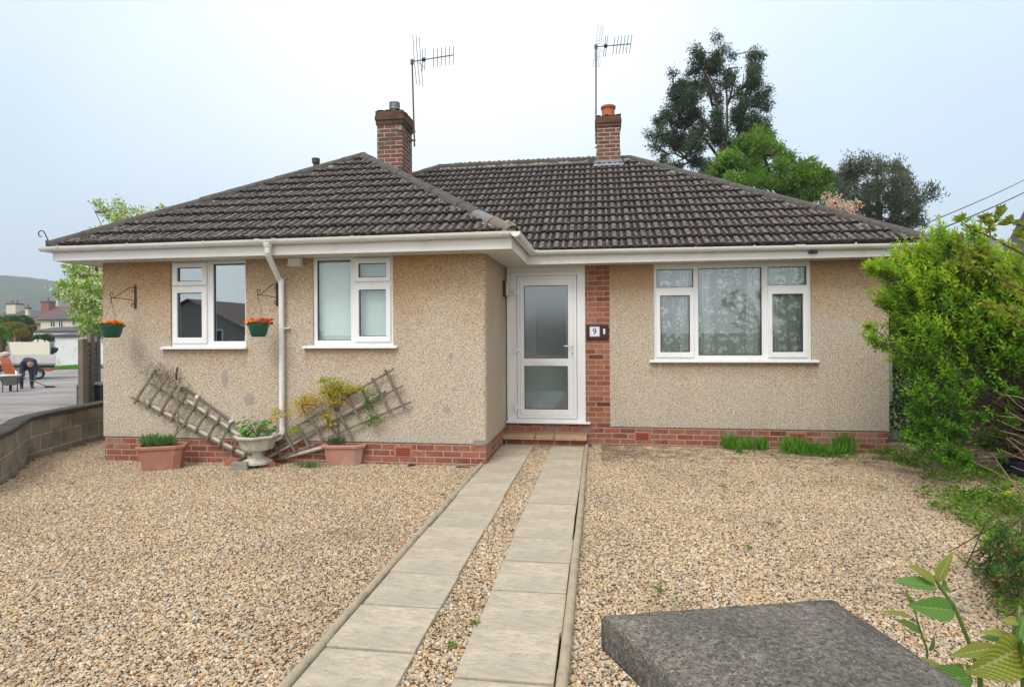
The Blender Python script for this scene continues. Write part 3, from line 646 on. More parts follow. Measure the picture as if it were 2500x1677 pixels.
h = MB(); h.box((-.39, YM-.018, 1.26), (-.362, YM-.006, 1.50)); h.tube([(-.376, YM-.02, 1.42), (-.376, YM-.055, 1.42), (-.40, YM-.06, 1.42), (-.495, YM-.06, 1.415)], .009); h.build('door_handle', M['white'], door, smooth=True)
h = MB(); h.tube([(-.376, YM-.02, 1.31), (-.376, YM-.024, 1.31)], .010); h.build('keyhole', M['black'], door)
for zz in (2.21, 1.355, .50):
    h = MB(); h.box((-1.235, YM-.024, zz-.05), (-1.195, YM+.008, zz+.05)); h.box((-1.195, YM-.018, zz-.015), (-1.13, YM-.006, zz+.03)); h.build('hinge', M['upvc'], door, bevel=.005)
MB().box((-1.35, YM-.06, .285), (-.12, YM+.03, .312)).build('threshold_sill', M['upvc'], dfr, bevel=.004)
room(-1.34, -.19, YM+.15, YM+.95, .31, 2.5, simple('porch_wall', (.58, .62, .62), (.50, .55, .55), 1, .8))
idr = MB(); plate(idr, -1.22, -.30, .32, 2.4, [(-1.0, -.52, 1.25, 2.2)], YM+.86, YM+.93); plate(idr, -1.02, -.5, .45, 1.15, [(-.99, -.53, .48, 1.12)], YM+.845, YM+.86); plate(idr, -.94, -.78, .53, 1.07, [(-.925, -.795, .545, 1.055)], YM+.845, YM+.86); plate(idr, -.74, -.58, .53, 1.07, [(-.725, -.595, .545, 1.055)], YM+.845, YM+.86)
idr.build('inner_door', M['innerdoor'], house, bevel=.005)

# soffits, fascias, gutters
EO = .36
so = MB(); so.box((XL-EO+.01, YB-EO+.01, ZS), (XC+EO-.01, YB+.02, ZS+.012)); so.box((XC+.0, YB+.021, ZS), (XC+EO-.01, YM+.02, ZS+.012)); so.box((XC+EO-.009, YM-EO+.01, ZS), (XR+EO-.01, YM+.02, ZS+.012)); so.box((XR, YM+.021, ZS), (XR+EO-.01, YK, ZS+.012)); so.box((XL-EO+.01, YB+.021, ZS), (XL, YK, ZS+.012))
so.build('soffit', M['soffit'], house)
for i in range(75):
    x = -6.8+i*.145
    y = YB-EO+.10 if x < -1.1 else YM-EO+.10
    if not -1.4 < x < -.9 and x > -6.7: MB().box((x, y, ZS-.003), (x+.012, y+.012, ZS+.001)).build('soffit_vent', M['black'], house)
def fascia(a, b): return MB().box(a, b).build('fascia', M['upvc2'], house, bevel=.004)
fz0, fz1 = ZS-.008, ZS+.155
fascia((XL-EO, YB-EO-.018, fz0), (XC+EO, YB-EO, fz1)); fascia((XC+EO-.0, YB-EO-.018, fz0), (XC+EO+.018, YM-EO-.0, fz1)); fascia((XC+EO, YM-EO-.018+.019, fz0-.002), (XR+EO, YM-EO+.018, fz1)); fascia((XR+EO, YM-EO-.018, fz0), (XR+EO+.018, YK, fz1)); fascia((XL-EO-.018, YB-EO-.018, fz0), (XL-EO-.0005, YK, fz1))
def gutter(p, q, outn, r=.058, end=(1, 1)):
    "half-round gutter from p to q (top edge height), outn = outward direction"
    p, q, o_ = Vector(p), Vector(q), Vector(outn); mb = MB(); n = 12; vs = []
    for P in (p, q):
        for rr in (r, r-.004):
            for k in range(n+1):
                a = math.pi*k/n; vs.append(P+o_*(rr*math.cos(a)+r)+Vector((0, 0, -rr*math.sin(a))))
    m = n+1; fs = []
    for k in range(n): fs += [(k, k+1, 2*m+k+1, 2*m+k), (m+k, 3*m+k, 3*m+k+1, m+k+1)]
    fs += [(0, 2*m, 3*m, m), (n, m+n, 3*m+n, 2*m+n)]
    for e_, b0 in ((end[0], 0), (end[1], 2*m)):
        if e_: fs.append(tuple(range(b0, b0+n+1)))
    mb.add(vs, fs)
    L = (q-p).length; d = (q-p).normalized()
    g_ = mb.build('gutter', M['gutter'], house, smooth=True, fix=False)
    return g_
def clip(P, d, outn, r=.058, w=.022):
    P, o_, d = Vector(P), Vector(outn), Vector(d); mb = MB(); n = 10; vs = []
    for t in (-w/2, w/2):
        for rr in (r+.007, r+.0005):
            for k in range(n+1):
                a = math.pi*k/n; vs.append(P+d*t+o_*(rr*math.cos(a)+r)+Vector((0, 0, -rr*math.sin(a)+.004)))
    m = n+1; fs = []
    for k in range(n): fs += [(k, k+1, 2*m+k+1, 2*m+k), (m+k, m+k+1, k+1, k), (2*m+k, 2*m+k+1, 3*m+k+1, 3*m+k)]
    mb.add(vs, fs); mb.obox(P+Vector((0, 0, -.03))+o_*.004, d*w/2, o_*.004, (0, 0, .05))
    mb.build('gutter_bracket', M['gutter'], house, smooth=True)
GZ = ZS+.175
gy1 = YB-EO-.018; gy2 = YM-EO-.0
gutter((XL-EO-.12, gy1, GZ-.012), (XC+EO+.018, gy1, GZ+.004), (0, -1, 0)); gutter((XC+EO+.018, gy1-.1, GZ), (XC+EO+.018, gy2-.02, GZ), (1, 0, 0)); gutter((XC+EO+.03, gy2, GZ), (XR+EO+.12, gy2, GZ-.035), (0, -1, 0))
gutter((XL-EO-.018, gy1-.02, GZ-.014), (XL-EO-.018, YK, GZ-.014), (-1, 0, 0)); gutter((XR+EO+.018, gy2, GZ-.036), (XR+EO+.018, YK, GZ-.036), (1, 0, 0))
for px in (150, 320, 505, 640, 705, 885, 1040): clip((at(px, 600, Y=gy1-.05).x, gy1, GZ-.004), (1, 0, 0), (0, -1, 0))
for x in (-4.08, -3.86, -2.86, -1.36): clip((x, gy1, GZ), (1, 0, 0), (0, -1, 0), w=.05)
for x in (-.72, .45, 1.3, 2.05, 3.3): clip((x, gy2, GZ-.012), (1, 0, 0), (0, -1, 0))
clip((2.62, gy2, GZ-.02), (1, 0, 0), (0, -1, 0), w=.12); clip((XC+EO+.018, 7.7, GZ), (0, 1, 0), (1, 0, 0), w=.05); clip((-.85, gy2, GZ), (1, 0, 0), (0, -1, 0), w=.07)
# downpipe with swan neck
pd = MB(); dxp = -4.01
pd.tube([(-3.965, gy1-.058, GZ-.05), (-3.965, gy1-.058, GZ-.16), (-3.968, gy1-.045, GZ-.19), (dxp-.02, YB-.07, 2.31), (dxp, YB-.055, 2.27), (dxp, YB-.055, 2.2), (dxp, YB-.055, .36), (dxp-.02, YB-.06, .30), (-4.20, YB-.09, .225), (-4.27, YB-.10, .20)], .034, 14)
dp = pd.build('downpipe', M['gutter'], house, smooth=True)
j = MB()
for z0, z1 in ((2.24, 2.32), (.33, .42), (GZ-.17, GZ-.09)):
    xx = dxp if z0 < 2.4 else -3.965; yy = YB-.055 if z0 < 2.4 else gy1-.058; MB().lathe((xx, yy, z0), [(.035, 0), (.039, .002), (.039, z1-z0), (.035, z1-z0+.002)], 16).build('pipe_socket', M['gutter'], dp, smooth=True)
MB().lathe((-3.965, gy1-.058, GZ-.10), [(.040, 0), (.052, .02), (.055, .06)], 16).build('gutter_outlet', M['gutter'], dp, smooth=True); j.lathe((dxp, YB-.055, 1.68), [(.037, 0), (.037, .02)], 16); j.box((dxp+.03, YB-.06, 1.68), (dxp+.10, YB-.0, 1.695))
j.build('pipe_clip', M['gutter'], dp, smooth=True)
# air bricks
for px, py in ((984, 1103), (1569, 1066), (1948, 1068)):
    yy = YB if px < 1200 else YM; p = at(px, py, Y=yy); hw, hh = .105, .062
    holes = [(p.x-hw+.018+i*.0245, p.x-hw+.018+i*.0245+.0175, p.z-hh+.015+j_*.0235, p.z-hh+.015+j_*.0235+.0165) for i in range(7) for j_ in range(4)]
    a = MB(); plate(a, p.x-hw, p.x+hw, p.z-hh, p.z+hh, holes, yy+.004, yy+.016); ab = weld(a.build('air_brick', M['airb'], house))
    MB().box((p.x-hw+.012, yy+.0072, p.z-hh+.01), (p.x+hw-.012, yy+.0088, p.z+hh-.01)).build('hole_shade', M['black'], ab)  # black sheet standing in for the shade inside the holes
    MB().box((p.x-hw-.012, yy+.009, p.z-hh-.012), (p.x+hw+.012, yy+.0145, p.z+hh+.012)).build('surround', M['mortar'], ab)
# meter box on right side
MB().box((XR+.001, YM+.25, .62), (XR+.16, YM+.75, 1.30)).build('meter_box', simple('grey_meter_box', (.34, .35, .31), (.28, .29, .26), 3, .6), house, bevel=.012)
# stains/cement fillet at bay corner base
st = MB(); st.box((XC-.16, YB-.004, .235), (XC-.02, YB+.01, .30)); st.build('cement_fillet', M['mortar'], house, bevel=.003)

# ---- roof
SL = .63; cs = 1/math.sqrt(1+SL*SL); sn = SL*cs
TW, TG = .205, .302
prof = [(0, -.004), (.004, .001), (.014, .001), (.024, .019), (.078, .019), (.088, .001), (.131, .001), (.138, .016), (.166, .016), (.174, .001), (.199, .001), (.203, -.004)]
def slope(name, p0, U, width, length, mat, planes, u_off=0.):
    "interlocking tiles laid in courses on one roof slope; planes = (point, normal) cuts"
    p0 = Vector(p0); U = Vector(U).normalized(); horiz = Vector((0, 0, 1)).cross(U); V = (horiz*cs+Vector((0, 0, sn))); Nn = U.cross(V).normalized()
    if Nn.z < 0: Nn = -Nn
    nu = int(width/TW)+2; nvv = int(math.ceil(length/TG))
    V_, F, UVs = [], [], []
    rr = random.Random(hash(name) % 1000)
    for c in range(nvv):
        for t in range(nu):
            dz = rr.uniform(-.003, .003); sk = rr.uniform(-.005, .005); tl = rr.uniform(-.002, .002)
            u0 = u_off+t*TW; v0 = c*TG+sk; v1 = (c+1)*TG+.03; b = len(V_); m = len(prof)
            for row, (vv, hh) in enumerate(((v0, -.012), (v0+.001, .037+tl), (v1, .000))):
                for (pu, ph) in prof:
                    hgt = (hh+ph+dz) if row else (-.012)
                    q = p0+U*(u0+pu)+V*vv+Nn*hgt; V_.append(q); UVs.append(((u0+pu)/TW+.0001, min(max((vv-c*TG)/TG, .02), .98)+c))
            for r0 in range(2):
                for k_ in range(m-1): F.append((b+r0*m+k_, b+r0*m+k_+1, b+(r0+1)*m+k_+1, b+(r0+1)*m+k_))
            for e_ in (0, m-1): F.append((b+e_, b+m+e_, b+2*m+e_))
    L = ORG[roof.name]; me = bpy.data.meshes.new(name); me.from_pydata([tuple(v-L) for v in V_], [], F)
    ul = me.uv_layers.new(name='UVMap'); vi = np.zeros(len(me.loops), np.int32); me.loops.foreach_get('vertex_index', vi)
    ul.data.foreach_set('uv', np.array(UVs, np.float32)[vi].ravel())
    bm = bmesh.new(); bm.from_mesh(me)
    for pt, nr in planes: bmesh.ops.bisect_plane(bm, geom=bm.verts[:]+bm.edges[:]+bm.faces[:], plane_co=Vector(pt)-L, plane_no=Vector(nr), clear_outer=True)
    bm.to_mesh(me); bm.free()
    return link(name, me, mat, roof)
ex0, ex1, eyb, eym, exr = XL-EO+.0, XC+EO+.02, YB-EO-.05, YM-EO-.05, XR+EO-.02
ez = ZS+.180
hb = (ex1-ex0)/2; cxb = (ex0+ex1)/2; apB = Vector((cxb, eyb+hb, ez+hb*SL))
hm = 3.6; ezm = ez-.012; apM = Vector((exr-hm, eym+hm, ezm+hm*SL)); apL = Vector((-3.22, eym+hm, ezm+hm*SL))
ridgeY = eym+(apB.z-ezm)/SL
# underlay deck closes the roof beneath the tiles
dk = MB(); d_ = .03
def dn(v, k=d_): return (v[0], v[1], v[2]-k)
A0, A1, AP, RB = (ex0, eyb, ez), (ex1, eyb, ez), tuple(apB), (cxb, ridgeY, apB.z)
V0 = (ex1, eym, ez-.01)
dk.add([dn(A0), dn(A1), dn(AP)], [(0, 1, 2)]); dk.add([dn(A1), dn(V0), dn(RB), dn(AP)], [(0, 1, 2, 3)])
BK = (exr, eym+2*hm, ezm); BL = (ex0, eym+2*hm, ezm)
dk.add([dn(A0), dn(AP), dn(RB), dn(tuple(apL)), dn((apL.x, apL.y, apL.z)), dn(BL)], [(0, 1, 2, 3, 5)])
dk.add([dn(V0), dn((exr, eym, ezm)), dn(tuple(apM)), dn(tuple(apL)), dn(RB)], [(0, 1, 2, 3, 4)])
dk.add([dn((exr, eym, ezm)), dn(BK), dn(tuple(apM))], [(0, 1, 2)]); dk.add([dn(BK), dn(BL), dn(tuple(apL)), dn(tuple(apM))], [(0, 1, 2, 3)])
roof = dk.build('roof', M['slate'], house, fix=False)
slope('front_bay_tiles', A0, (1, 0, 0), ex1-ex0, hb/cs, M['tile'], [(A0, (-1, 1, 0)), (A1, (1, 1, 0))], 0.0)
def vert_plane(a, b, keep):
    "vertical cut plane through a-b; removes the side away from keep"
    a, b, k_ = Vector(a), Vector(b), Vector(keep); d = b-a; n = Vector((d.y, -d.x, 0)).normalized()
    if (k_-a).dot(n) > 0: n = -n
    return (a, n)
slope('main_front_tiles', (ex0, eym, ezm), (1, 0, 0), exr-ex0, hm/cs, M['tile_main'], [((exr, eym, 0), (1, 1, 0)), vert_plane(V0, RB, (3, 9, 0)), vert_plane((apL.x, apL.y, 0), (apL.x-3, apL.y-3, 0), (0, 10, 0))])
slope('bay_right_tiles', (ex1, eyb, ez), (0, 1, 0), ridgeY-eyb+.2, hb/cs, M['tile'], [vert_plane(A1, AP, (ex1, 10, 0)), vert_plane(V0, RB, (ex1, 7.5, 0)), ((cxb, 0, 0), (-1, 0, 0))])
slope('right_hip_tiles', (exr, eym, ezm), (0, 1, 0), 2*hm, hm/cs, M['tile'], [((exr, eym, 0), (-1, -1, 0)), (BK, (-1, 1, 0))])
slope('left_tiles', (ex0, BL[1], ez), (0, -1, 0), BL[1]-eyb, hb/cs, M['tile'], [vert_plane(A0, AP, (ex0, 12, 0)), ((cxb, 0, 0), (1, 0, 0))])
# fix: clearing sides handled by plane normals (outer = along normal)
def capline(name, a, b, r=.115, seg=.40, mats=('ridge',), seed=1, lift=.012, closed=True):
    a, b = Vector(a), Vector(b); d = (b-a); L = d.length; d.normalize(); n = int(L/seg+.5); sg = L/n; rr = random.Random(seed)
    side = d.cross(Vector((0, 0, 1))).normalized(); upv = side.cross(d).normalized()
    by = {}
    for i in range(n):
        mname = mats[0] if len(mats) == 1 else mats[min(i, len(mats)-1)] if i < len(mats) else mats[-1]
        mb = by.setdefault(mname, MB()); k0 = a+d*(sg*i-.02); k1 = a+d*(sg*(i+1)+.012); off = upv*(lift+rr.uniform(-.004, .006))+side*rr.uniform(-.006, .006)
        m = 10; vs = []
        for P, s_ in ((k0, 1.02), (k1, .96)):
            for rad in (r*s_, r*s_-.016):
                for k in range(m+1):
                    t = math.pi*(-.05+1.10*k/m); vs.append(P+off+side*(rad*math.cos(t))+upv*(rad*math.sin(t)*.86-.02))
        q = m+1; fs = []
        for k in range(m): fs += [(k, k+1, 2*q+k+1, 2*q+k), (q+k, q+k+1, k+1, k), (2*q+k, 2*q+k+1, 3*q+k+1, 3*q+k)]
        fs += [(0, q, 3*q, 2*q), (m, 2*q+m, 3*q+m, q+m)]
        mb.add(vs, fs)
        if i == 0:
            pass
    for mname, mb in by.items(): mb.build(name, M[mname], roof, smooth=True)
    # bedding mortar either side, lumpy
    mo = MB(); m = int(L/.05)
    for sgn in (-1, 1):
        vs = []
        for i in range(m+1):
            P = a+d*(L*i/m)+side*sgn*(r*.92+rr.uniform(-.005, .022)); vs += [P+Vector((0, 0, -.06-sgn*0)), P+side*sgn*rr.uniform(.005, .035)+Vector((0, 0, -.055-rr.uniform(0, .02))), a+d*(L*i/m)+side*sgn*r*.7+upv*.03]
        mo.add(vs, [f for i in range(m) for f in ((3*i+1, 3*i+4, 3*i+5, 3*i+2), (3*i, 3*i+3, 3*i+4, 3*i+1))])
    mo.build('bedding_mortar', M['mortar'], roof)
capline('hip_tiles', A1, AP, mats=('ridge_red', 'ridge_new', 'ridge'), seed=2, r=.10)
capline('hip_tiles', A0, AP, seed=3, r=.10); capline('hip_tiles', (exr, eym, ezm), apM, seed=4, r=.10); capline('ridge_tiles', apL, apM, mats=('ridge_moss',), seed=5, r=.10); capline('hip_tiles', (apL.x-2.9, apL.y-2.9, apL.z-2.9*SL*.97), apL, seed=6, r=.10)
capline('ridge_tiles', AP, RB, seed=7, r=.10)
# valley
vl = MB(); a, b = Vector(V0), Vector(RB); d = (b-a).normalized(); s1 = Vector((d.y, -d.x, 0)).normalized()*.07
vl.add([a-s1+Vector((0, 0, .02)), a+s1+Vector((0, 0, .02)), b+s1+Vector((0, 0, .02)), b-s1+Vector((0, 0, .02)), a, b], [(0, 4, 5, 3), (4, 1, 2, 5)]); vl.build('valley_lead', M['lead'], roof)
# moss tufts lying in the pans and on the course edges
def moss(name, p0, U, width, length, n, inside, mat, size=(.008, .022), seed=3):
    rr = random.Random(seed); p0 = Vector(p0); U = Vector(U); horiz = Vector((0, 0, 1)).cross(U); V = horiz*cs+Vector((0, 0, sn)); Nn = U.cross(V).normalized()
    if Nn.z < 0: Nn = -Nn
    mb = MB(); k = 0
    while k < n:
        t = rr.randrange(int(width/TW)); pan = rr.choice((.11, .185, .11, .186, .05)); c = rr.randrange(int(length/TG))
        f = rr.random()**1.7; q = p0+U*(t*TW+pan+rr.uniform(-.015, .015))+V*((c+.04+f*.9)*TG)+Nn*(.024*(1-f)+.004)
        k += 1
        if not inside(q): continue
        s_ = rr.uniform(*size); bm_v = []; m = 6
        ex = U*s_*rr.uniform(.8, 1.3); ey = V*s_*rr.uniform(.8, 2.0)
        vs = [q+ex*math.cos(2*math.pi*i/m)*rr.uniform(.8, 1.2)+ey*math.sin(2*math.pi*i/m) for i in range(m)]+[q+ex*.6*math.cos(2*math.pi*i/m)+ey*.6*math.sin(2*math.pi*i/m)+Nn*s_*.75 for i in range(m)]
        mb.add(vs, [(i, (i+1) % m, m+(i+1) % m, m+i) for i in range(m)]+[tuple(range(m, 2*m))])
    o = mb.build(name, M[mat], roof, smooth='all', fix=False); o['kind'] = 'stuff'; return o
moss('moss_tufts', (ex0, eym, ezm), (1, 0, 0), exr-ex0, hm/cs, 6500, lambda q: q.x < exr-(q.y-eym)-.1 and q.x > ex1-(q.y-eym)*((ex1-cxb)/(ridgeY-eym))+.12 and q.y < eym+hm-.1, 'moss')
moss('moss_tufts', A0, (1, 0, 0), ex1-ex0, hb/cs, 2600, lambda q: q.x < ex1-(q.y-eyb)-.12 and q.x > ex0+(q.y-eyb)+.12, 'moss', seed=8)

# ---- chimneys
def chimney(x0, x1, y0, y1, zb, zc, zt, courses=3):
    c = MB().box((x0, y0, zb), (x1, y1, zc)).build('chimney', M['chim'], house)
    cp = MB(); hh = (zt-.03-zc)/courses
    for i in range(courses):
        e = .018 if i in (0,) else .032
        if i == courses-1: e = .022
        cp.box((x0-e, y0-e, zc+i*hh), (x1+e, y1+e, zc+(i+1)*hh-.0005*(i+1)))
    cp.build('oversailing_courses', M['mossbrick'], c)
    f = MB(); n = 10; rr = random.Random(int(x0*100))
    for i in range(n):
        for j_ in range(n):
            f.v.append((x0-.02+(x1-x0+.04)*i/(n-1), y0-.02+(y1-y0+.04)*j_/(n-1), zt-.03+.05*math.sin(math.pi*i/(n-1))*math.sin(math.pi*j_/(n-1))+rr.uniform(0, .03)))
    for i in range(n-1):
        for j_ in range(n-1): f.f.append((i*n+j_, (i+1)*n+j_, (i+1)*n+j_+1, i*n+j_+1)); f.mi.append(0)
    f.build('flaunching', M['mossg'], c, fix=False)
    return c
c1 = chimney(-3.965, -3.49, 10.3, 10.87, 4.0, 5.41, 5.68)
cx, cyy = (-3.965-3.49)/2, 10.58
cw = MB(); cw.lathe((cx, cyy, 5.66), [(.085, 0), (.085, .08), (.075, .085), (.075, .11), (.10, .115), (.10, .16), (.075, .165), (.10, .17), (.10, .21), (.09, .215), (.10, .22), (.10, .245)], 20); cw.build('flue_cowl', M['zinc'], c1, smooth=True)
pm = MB(); pm.box((-3.55, 10.27, 5.28), (-3.488, 10.299, 5.36)); pm.build('cement_patch', M['mortar'], c1, bevel=.006)
# stepped lead flashing down the roof slope
fl = MB(); 
for i in range(5):
    xx = -3.965+i*.1; zz = ez+(ex1-xx)*SL
    zz = apB.z-(xx-cxb)*SL
    fl.add([(xx, 10.294, zz-.05), (xx+.115, 10.294, zz-.12), (xx+.115, 10.294, zz+.03), (xx+.03, 10.292, zz+.10), (xx, 10.294, zz+.09)], [(0, 1, 2, 3, 4)])
fl.add([(-3.484, 10.29, apB.z-(-3.49-cxb)*SL+.10), (-3.484, 10.88, apB.z-(-3.49-cxb)*SL+.10), (-3.36, 10.88, apB.z-(-3.36-cxb)*SL+.03), (-3.36, 10.29, apB.z-(-3.36-cxb)*SL+.03)], [(0, 1, 2, 3)])
s_ = fl.build('lead_flashing', M['lead'], c1, fix=False); sm = s_.modifiers.new('s', 'SOLIDIFY'); sm.thickness = .004
c2 = chimney(-.01, .437, 11.6, 12.05, 4.5, 5.60, 5.83)
pt = MB(); pt.lathe((.22, 11.82, 5.80), [(.135, 0), (.135, .04), (.125, .06), (.125, .21), (.145, .22), (.148, .255), (.135, .265), (.115, .265), (.11, .20)], 24); pt.build('chimney_pot', M['clay'], c2, smooth=True)
fl = MB(); zf = ezm+(11.6-eym)*SL
fl.box((-.05, 11.585, zf-.02), (.48, 11.597, zf+.10)); fl.add([(-.07, 11.59, zf+.035), (.50, 11.59, zf+.035), (.50, 11.43, zf-.055), (-.07, 11.43, zf-.055)], [(0, 3, 2, 1)])
for sx in (-.16, .56): fl.blob((sx, 11.72, zf+.10), .075, int(sx*50), amp=.35, sc=(1.2, 1, .55))
fl.box((-.022, 11.60, zf), (-.011, 12.0, zf+.28)); fl.box((.438, 11.60, zf), (.449, 12.0, zf+.28))
fl.build('lead_flashing', simple('pale_lead_apron', (.28, .30, .32), (.17, .18, .19), 8, .6, .4, 30), c2, fix=False)
# soil vent pipe behind left slope
vp = MB(); vp.lathe((-5.6, 11.2, 3.7), [(.055, 0), (.055, 1.33), (.075, 1.35), (.08, 1.44), (.06, 1.45)], 16); vp.build('vent_pipe', simple('dark_grey_vent', (.05, .06, .07)), house, smooth=True)
# green metal scroll on the left eave corner
sc = MB(); p = Vector((ex0-.03, eyb-.0, ez+.04)); pts = []
for i in range(26):
    a = i/25; 
    if a < .5: pts.append(p+Vector((-.06*a*2, 0, .12*a*2)))
    else: t = (a-.5)*2*1.55*math.pi; r_ = .055*(1-.45*(a-.5)*2); pts.append(p+Vector((-.06-.06+r_*math.cos(t)*1.0+.0, 0, .12+r_*math.sin(t))))
sc.tube(pts, .007, 6); sc.box((ex0-.055, eyb-.03, ez-.03), (ex0+.06, eyb+.01, ez+.075)); sc.build('hip_iron', simple('dark_green_iron', (.02, .05, .04)), roof, smooth=True)
h2 = MB(); h2.tube([Vector((ex1+.02, eyb, ez+.0)), Vector((ex1+.08, eyb-.02, ez+.10)), Vector((ex1+.12, eyb-.02, ez+.15)), Vector((ex1+.15, eyb-.02, ez+.10)), Vector((ex1+.13, eyb-.02, ez+.06))], .008, 6); h2.build('hip_iron', M['iron'], roof, smooth=True)
for nm, P in (('hip_end_mortar', (ex1-.03, eyb+.03, ez+.04)), ('hip_end_mortar', (exr-.05, eym+.05, ezm+.03))):
    MB().blob(P, .075, 5, amp=.35).build(nm, M['mortar'], roof)
# eaves cable clip on the fascia
MB().box((2.76, YM-EO-.045, ZS+.05), (2.86, YM-EO-.0, ZS+.08)).blob((2.80, YM-EO-.03, ZS+.07), .022, 3).build('cable_clip', M['iron'], house)
# ------------------------------------------------------------ ground, gravel, path
def grid_mesh(name, xs, ys, zf, mat, keep=lambda x, y: True, kind='structure', label=None, cat=None, smooth=True):
    idx = {}; V_ = []; F = []
    for i, x in enumerate(xs):
        for j, y in enumerate(ys): idx[i, j] = len(V_); V_.append((x, y, zf(x, y)))
    for i in range(len(xs)-1):
        for j in range(len(ys)-1):
            if keep((xs[i]+xs[i+1])/2, (ys[j]+ys[j+1])/2): F.append((idx[i, j], idx[i+1, j], idx[i+1, j+1], idx[i, j+1]))
    me = bpy.data.meshes.new(name); me.from_pydata(V_, [], F)
    bm = bmesh.new(); bm.from_mesh(me); bmesh.ops.delete(bm, geom=[v for v in bm.verts if not v.link_faces], context='VERTS'); bm.to_mesh(me); bm.free()
    o = link(name, me, mat); 
    if smooth: me.shade_smooth()
    return tag(o, label, cat, kind=kind)
def ss(a, b, x): t = min(max((x-a)/(b-a), 0), 1); return t*t*(3-2*t)
def land_z(x, y):
    near = 1-ss(8.0, 9.5, max(abs(x+1.2), abs(y-6)*.8))
    return lane_z(x, y)-.02-.16*near
ax = sorted(set([-1600, -900, -500, -300, -200, -140, -100, -80, -65]+list(range(-55, 56, 1))+[65, 80, 100, 140, 200, 300, 500, 900, 1600]))
grid_mesh('ground', ax, ax, land_z, M['land'])
def nz2(x, y): return math.sin(x*1.7+1.3)*math.sin(y*2.1+.4)*.5+math.sin(x*4.3+y*3.1)*.25
wallb = [(-5.6, 3.6), (-6.25, 4.95), (-6.67, 5.75), (-7.25, 6.5), (-7.68, 7.05), (-7.86, 7.65), (-8.0, 8.2), (-8.09, 8.67), (-8.22, 9.6), (-8.35, 10.9)]
def smooth_line(P, n):
    out = []
    for i in range(len(P)-1):
        p0, p1, p2, p3 = P[max(i-1, 0)], P[i], P[i+1], P[min(i+2, len(P)-1)]
        for k in range(n):
            t = k/n; out.append(tuple(.5*((2*b)+(-a+c)*t+(2*a-5*b+4*c-d)*t*t+(-a+3*b-3*c+d)*t**3) for a, b, c, d in zip(p0, p1, p2, p3)))
    return out+[tuple(P[-1])]
wl = smooth_line(wallb, 6)
def wall_x(y):
    for a, b in zip(wl, wl[1:]):
        if a[1] <= y <= b[1]: return a[0]+(b[0]-a[0])*(y-a[1])/max(b[1]-a[1], 1e-6)
    return wl[0][0]-(wl[0][1]-y)*(-.48)*-1 if y < wl[0][1] else wl[-1][0]
def grav_z(x, y):
    z = -.035+.010*nz2(x, y)
    if x < -1.44: z += -.065*ss(-3, -6.0, x)*1*ss(4.5, 7, y) if x > -7 else -.065*ss(4.5, 7, y)*(1-.6*ss(-7, -8, x))
    if x > 0: z += -.03*ss(2.0, 4.0, x)*ss(6, 8.6, y)+.01
    return z
def ss_(a, b, x): return ss(b, a, x) if a > b else ss(a, b, x)
def grav_z(x, y):
    z = -.03+.009*nz2(x, y)
    if x < -1.44:
        left = min(max((-x-2.5)/3.5, 0), 1); front = ss(4.5, 7, y)
        z += -.06*left*front
    elif x > -.16: z += -.035*ss(1.5, 4.0, x)*ss(5.5, 8.6, y)
    else: z = -.022+.006*nz2(x*3, y*2)
    return z
gx = np.round(np.arange(-9.0, 5.61, .1), 3).tolist(); gy = np.round(np.arange(1.0, 9.61, .1), 3).tolist()
gx = sorted(set(gx+[-1.415, -.935, -.665, -.165]))
def in_grav(x, y):
    if x < wall_x(y)+.05 or y > 9.6: return False
    if -1.415 < x < -.935 or -.665 < x < -.165: return y > 0 and y < 0
    if y > 8.45 and -1.5 < x < -.13: return False
    return not (y > YB+.1 and XL < x < XC) and not (y > YM+.1 and XC < x < XR)
gravel_mat = M['soil']
grav = grid_mesh('gravel', gx, gy, grav_z, gravel_mat, in_grav, 'stuff', 'pale mixed flint gravel spread over the front garden', 'gravel', smooth=False)
# pebbles through geometry nodes
ng = bpy.data.node_groups.new('pebbles', 'GeometryNodeTree'); ng.interface.new_socket('Geometry', in_out='INPUT', socket_type='NodeSocketGeometry'); ng.interface.new_socket('Geometry', in_out='OUTPUT', socket_type='NodeSocketGeometry')
G = lambda k, **kw: ng.nodes.new(k)
gi, go = G('NodeGroupInput'), G('NodeGroupOutput'); LK = ng.links.new
pos = G('GeometryNodeInputPosition'); sx = G('ShaderNodeSeparateXYZ'); LK(pos.outputs[0], sx.inputs[0])
def gm(op, a, b=0.):
    n = G('ShaderNodeMath'); n.operation = op
    for k, x in enumerate((a, b)):
        if isinstance(x, (int, float)): n.inputs[k].default_value = x
        else: LK(x, n.inputs[k])
    return n.outputs[0]
mr = G('ShaderNodeMapRange'); LK(sx.outputs[1], mr.inputs['Value']); mr.inputs['From Min'].default_value = 2.0; mr.inputs['From Max'].default_value = 8.5; mr.inputs['To Min'].default_value = 10500; mr.inputs['To Max'].default_value = 8000
dp_ = G('GeometryNodeDistributePointsOnFaces'); LK(gi.outputs[0], dp_.inputs['Mesh']); LK(mr.outputs[0], dp_.inputs['Density'])
protos = G('GeometryNodeGeometryToInstance')
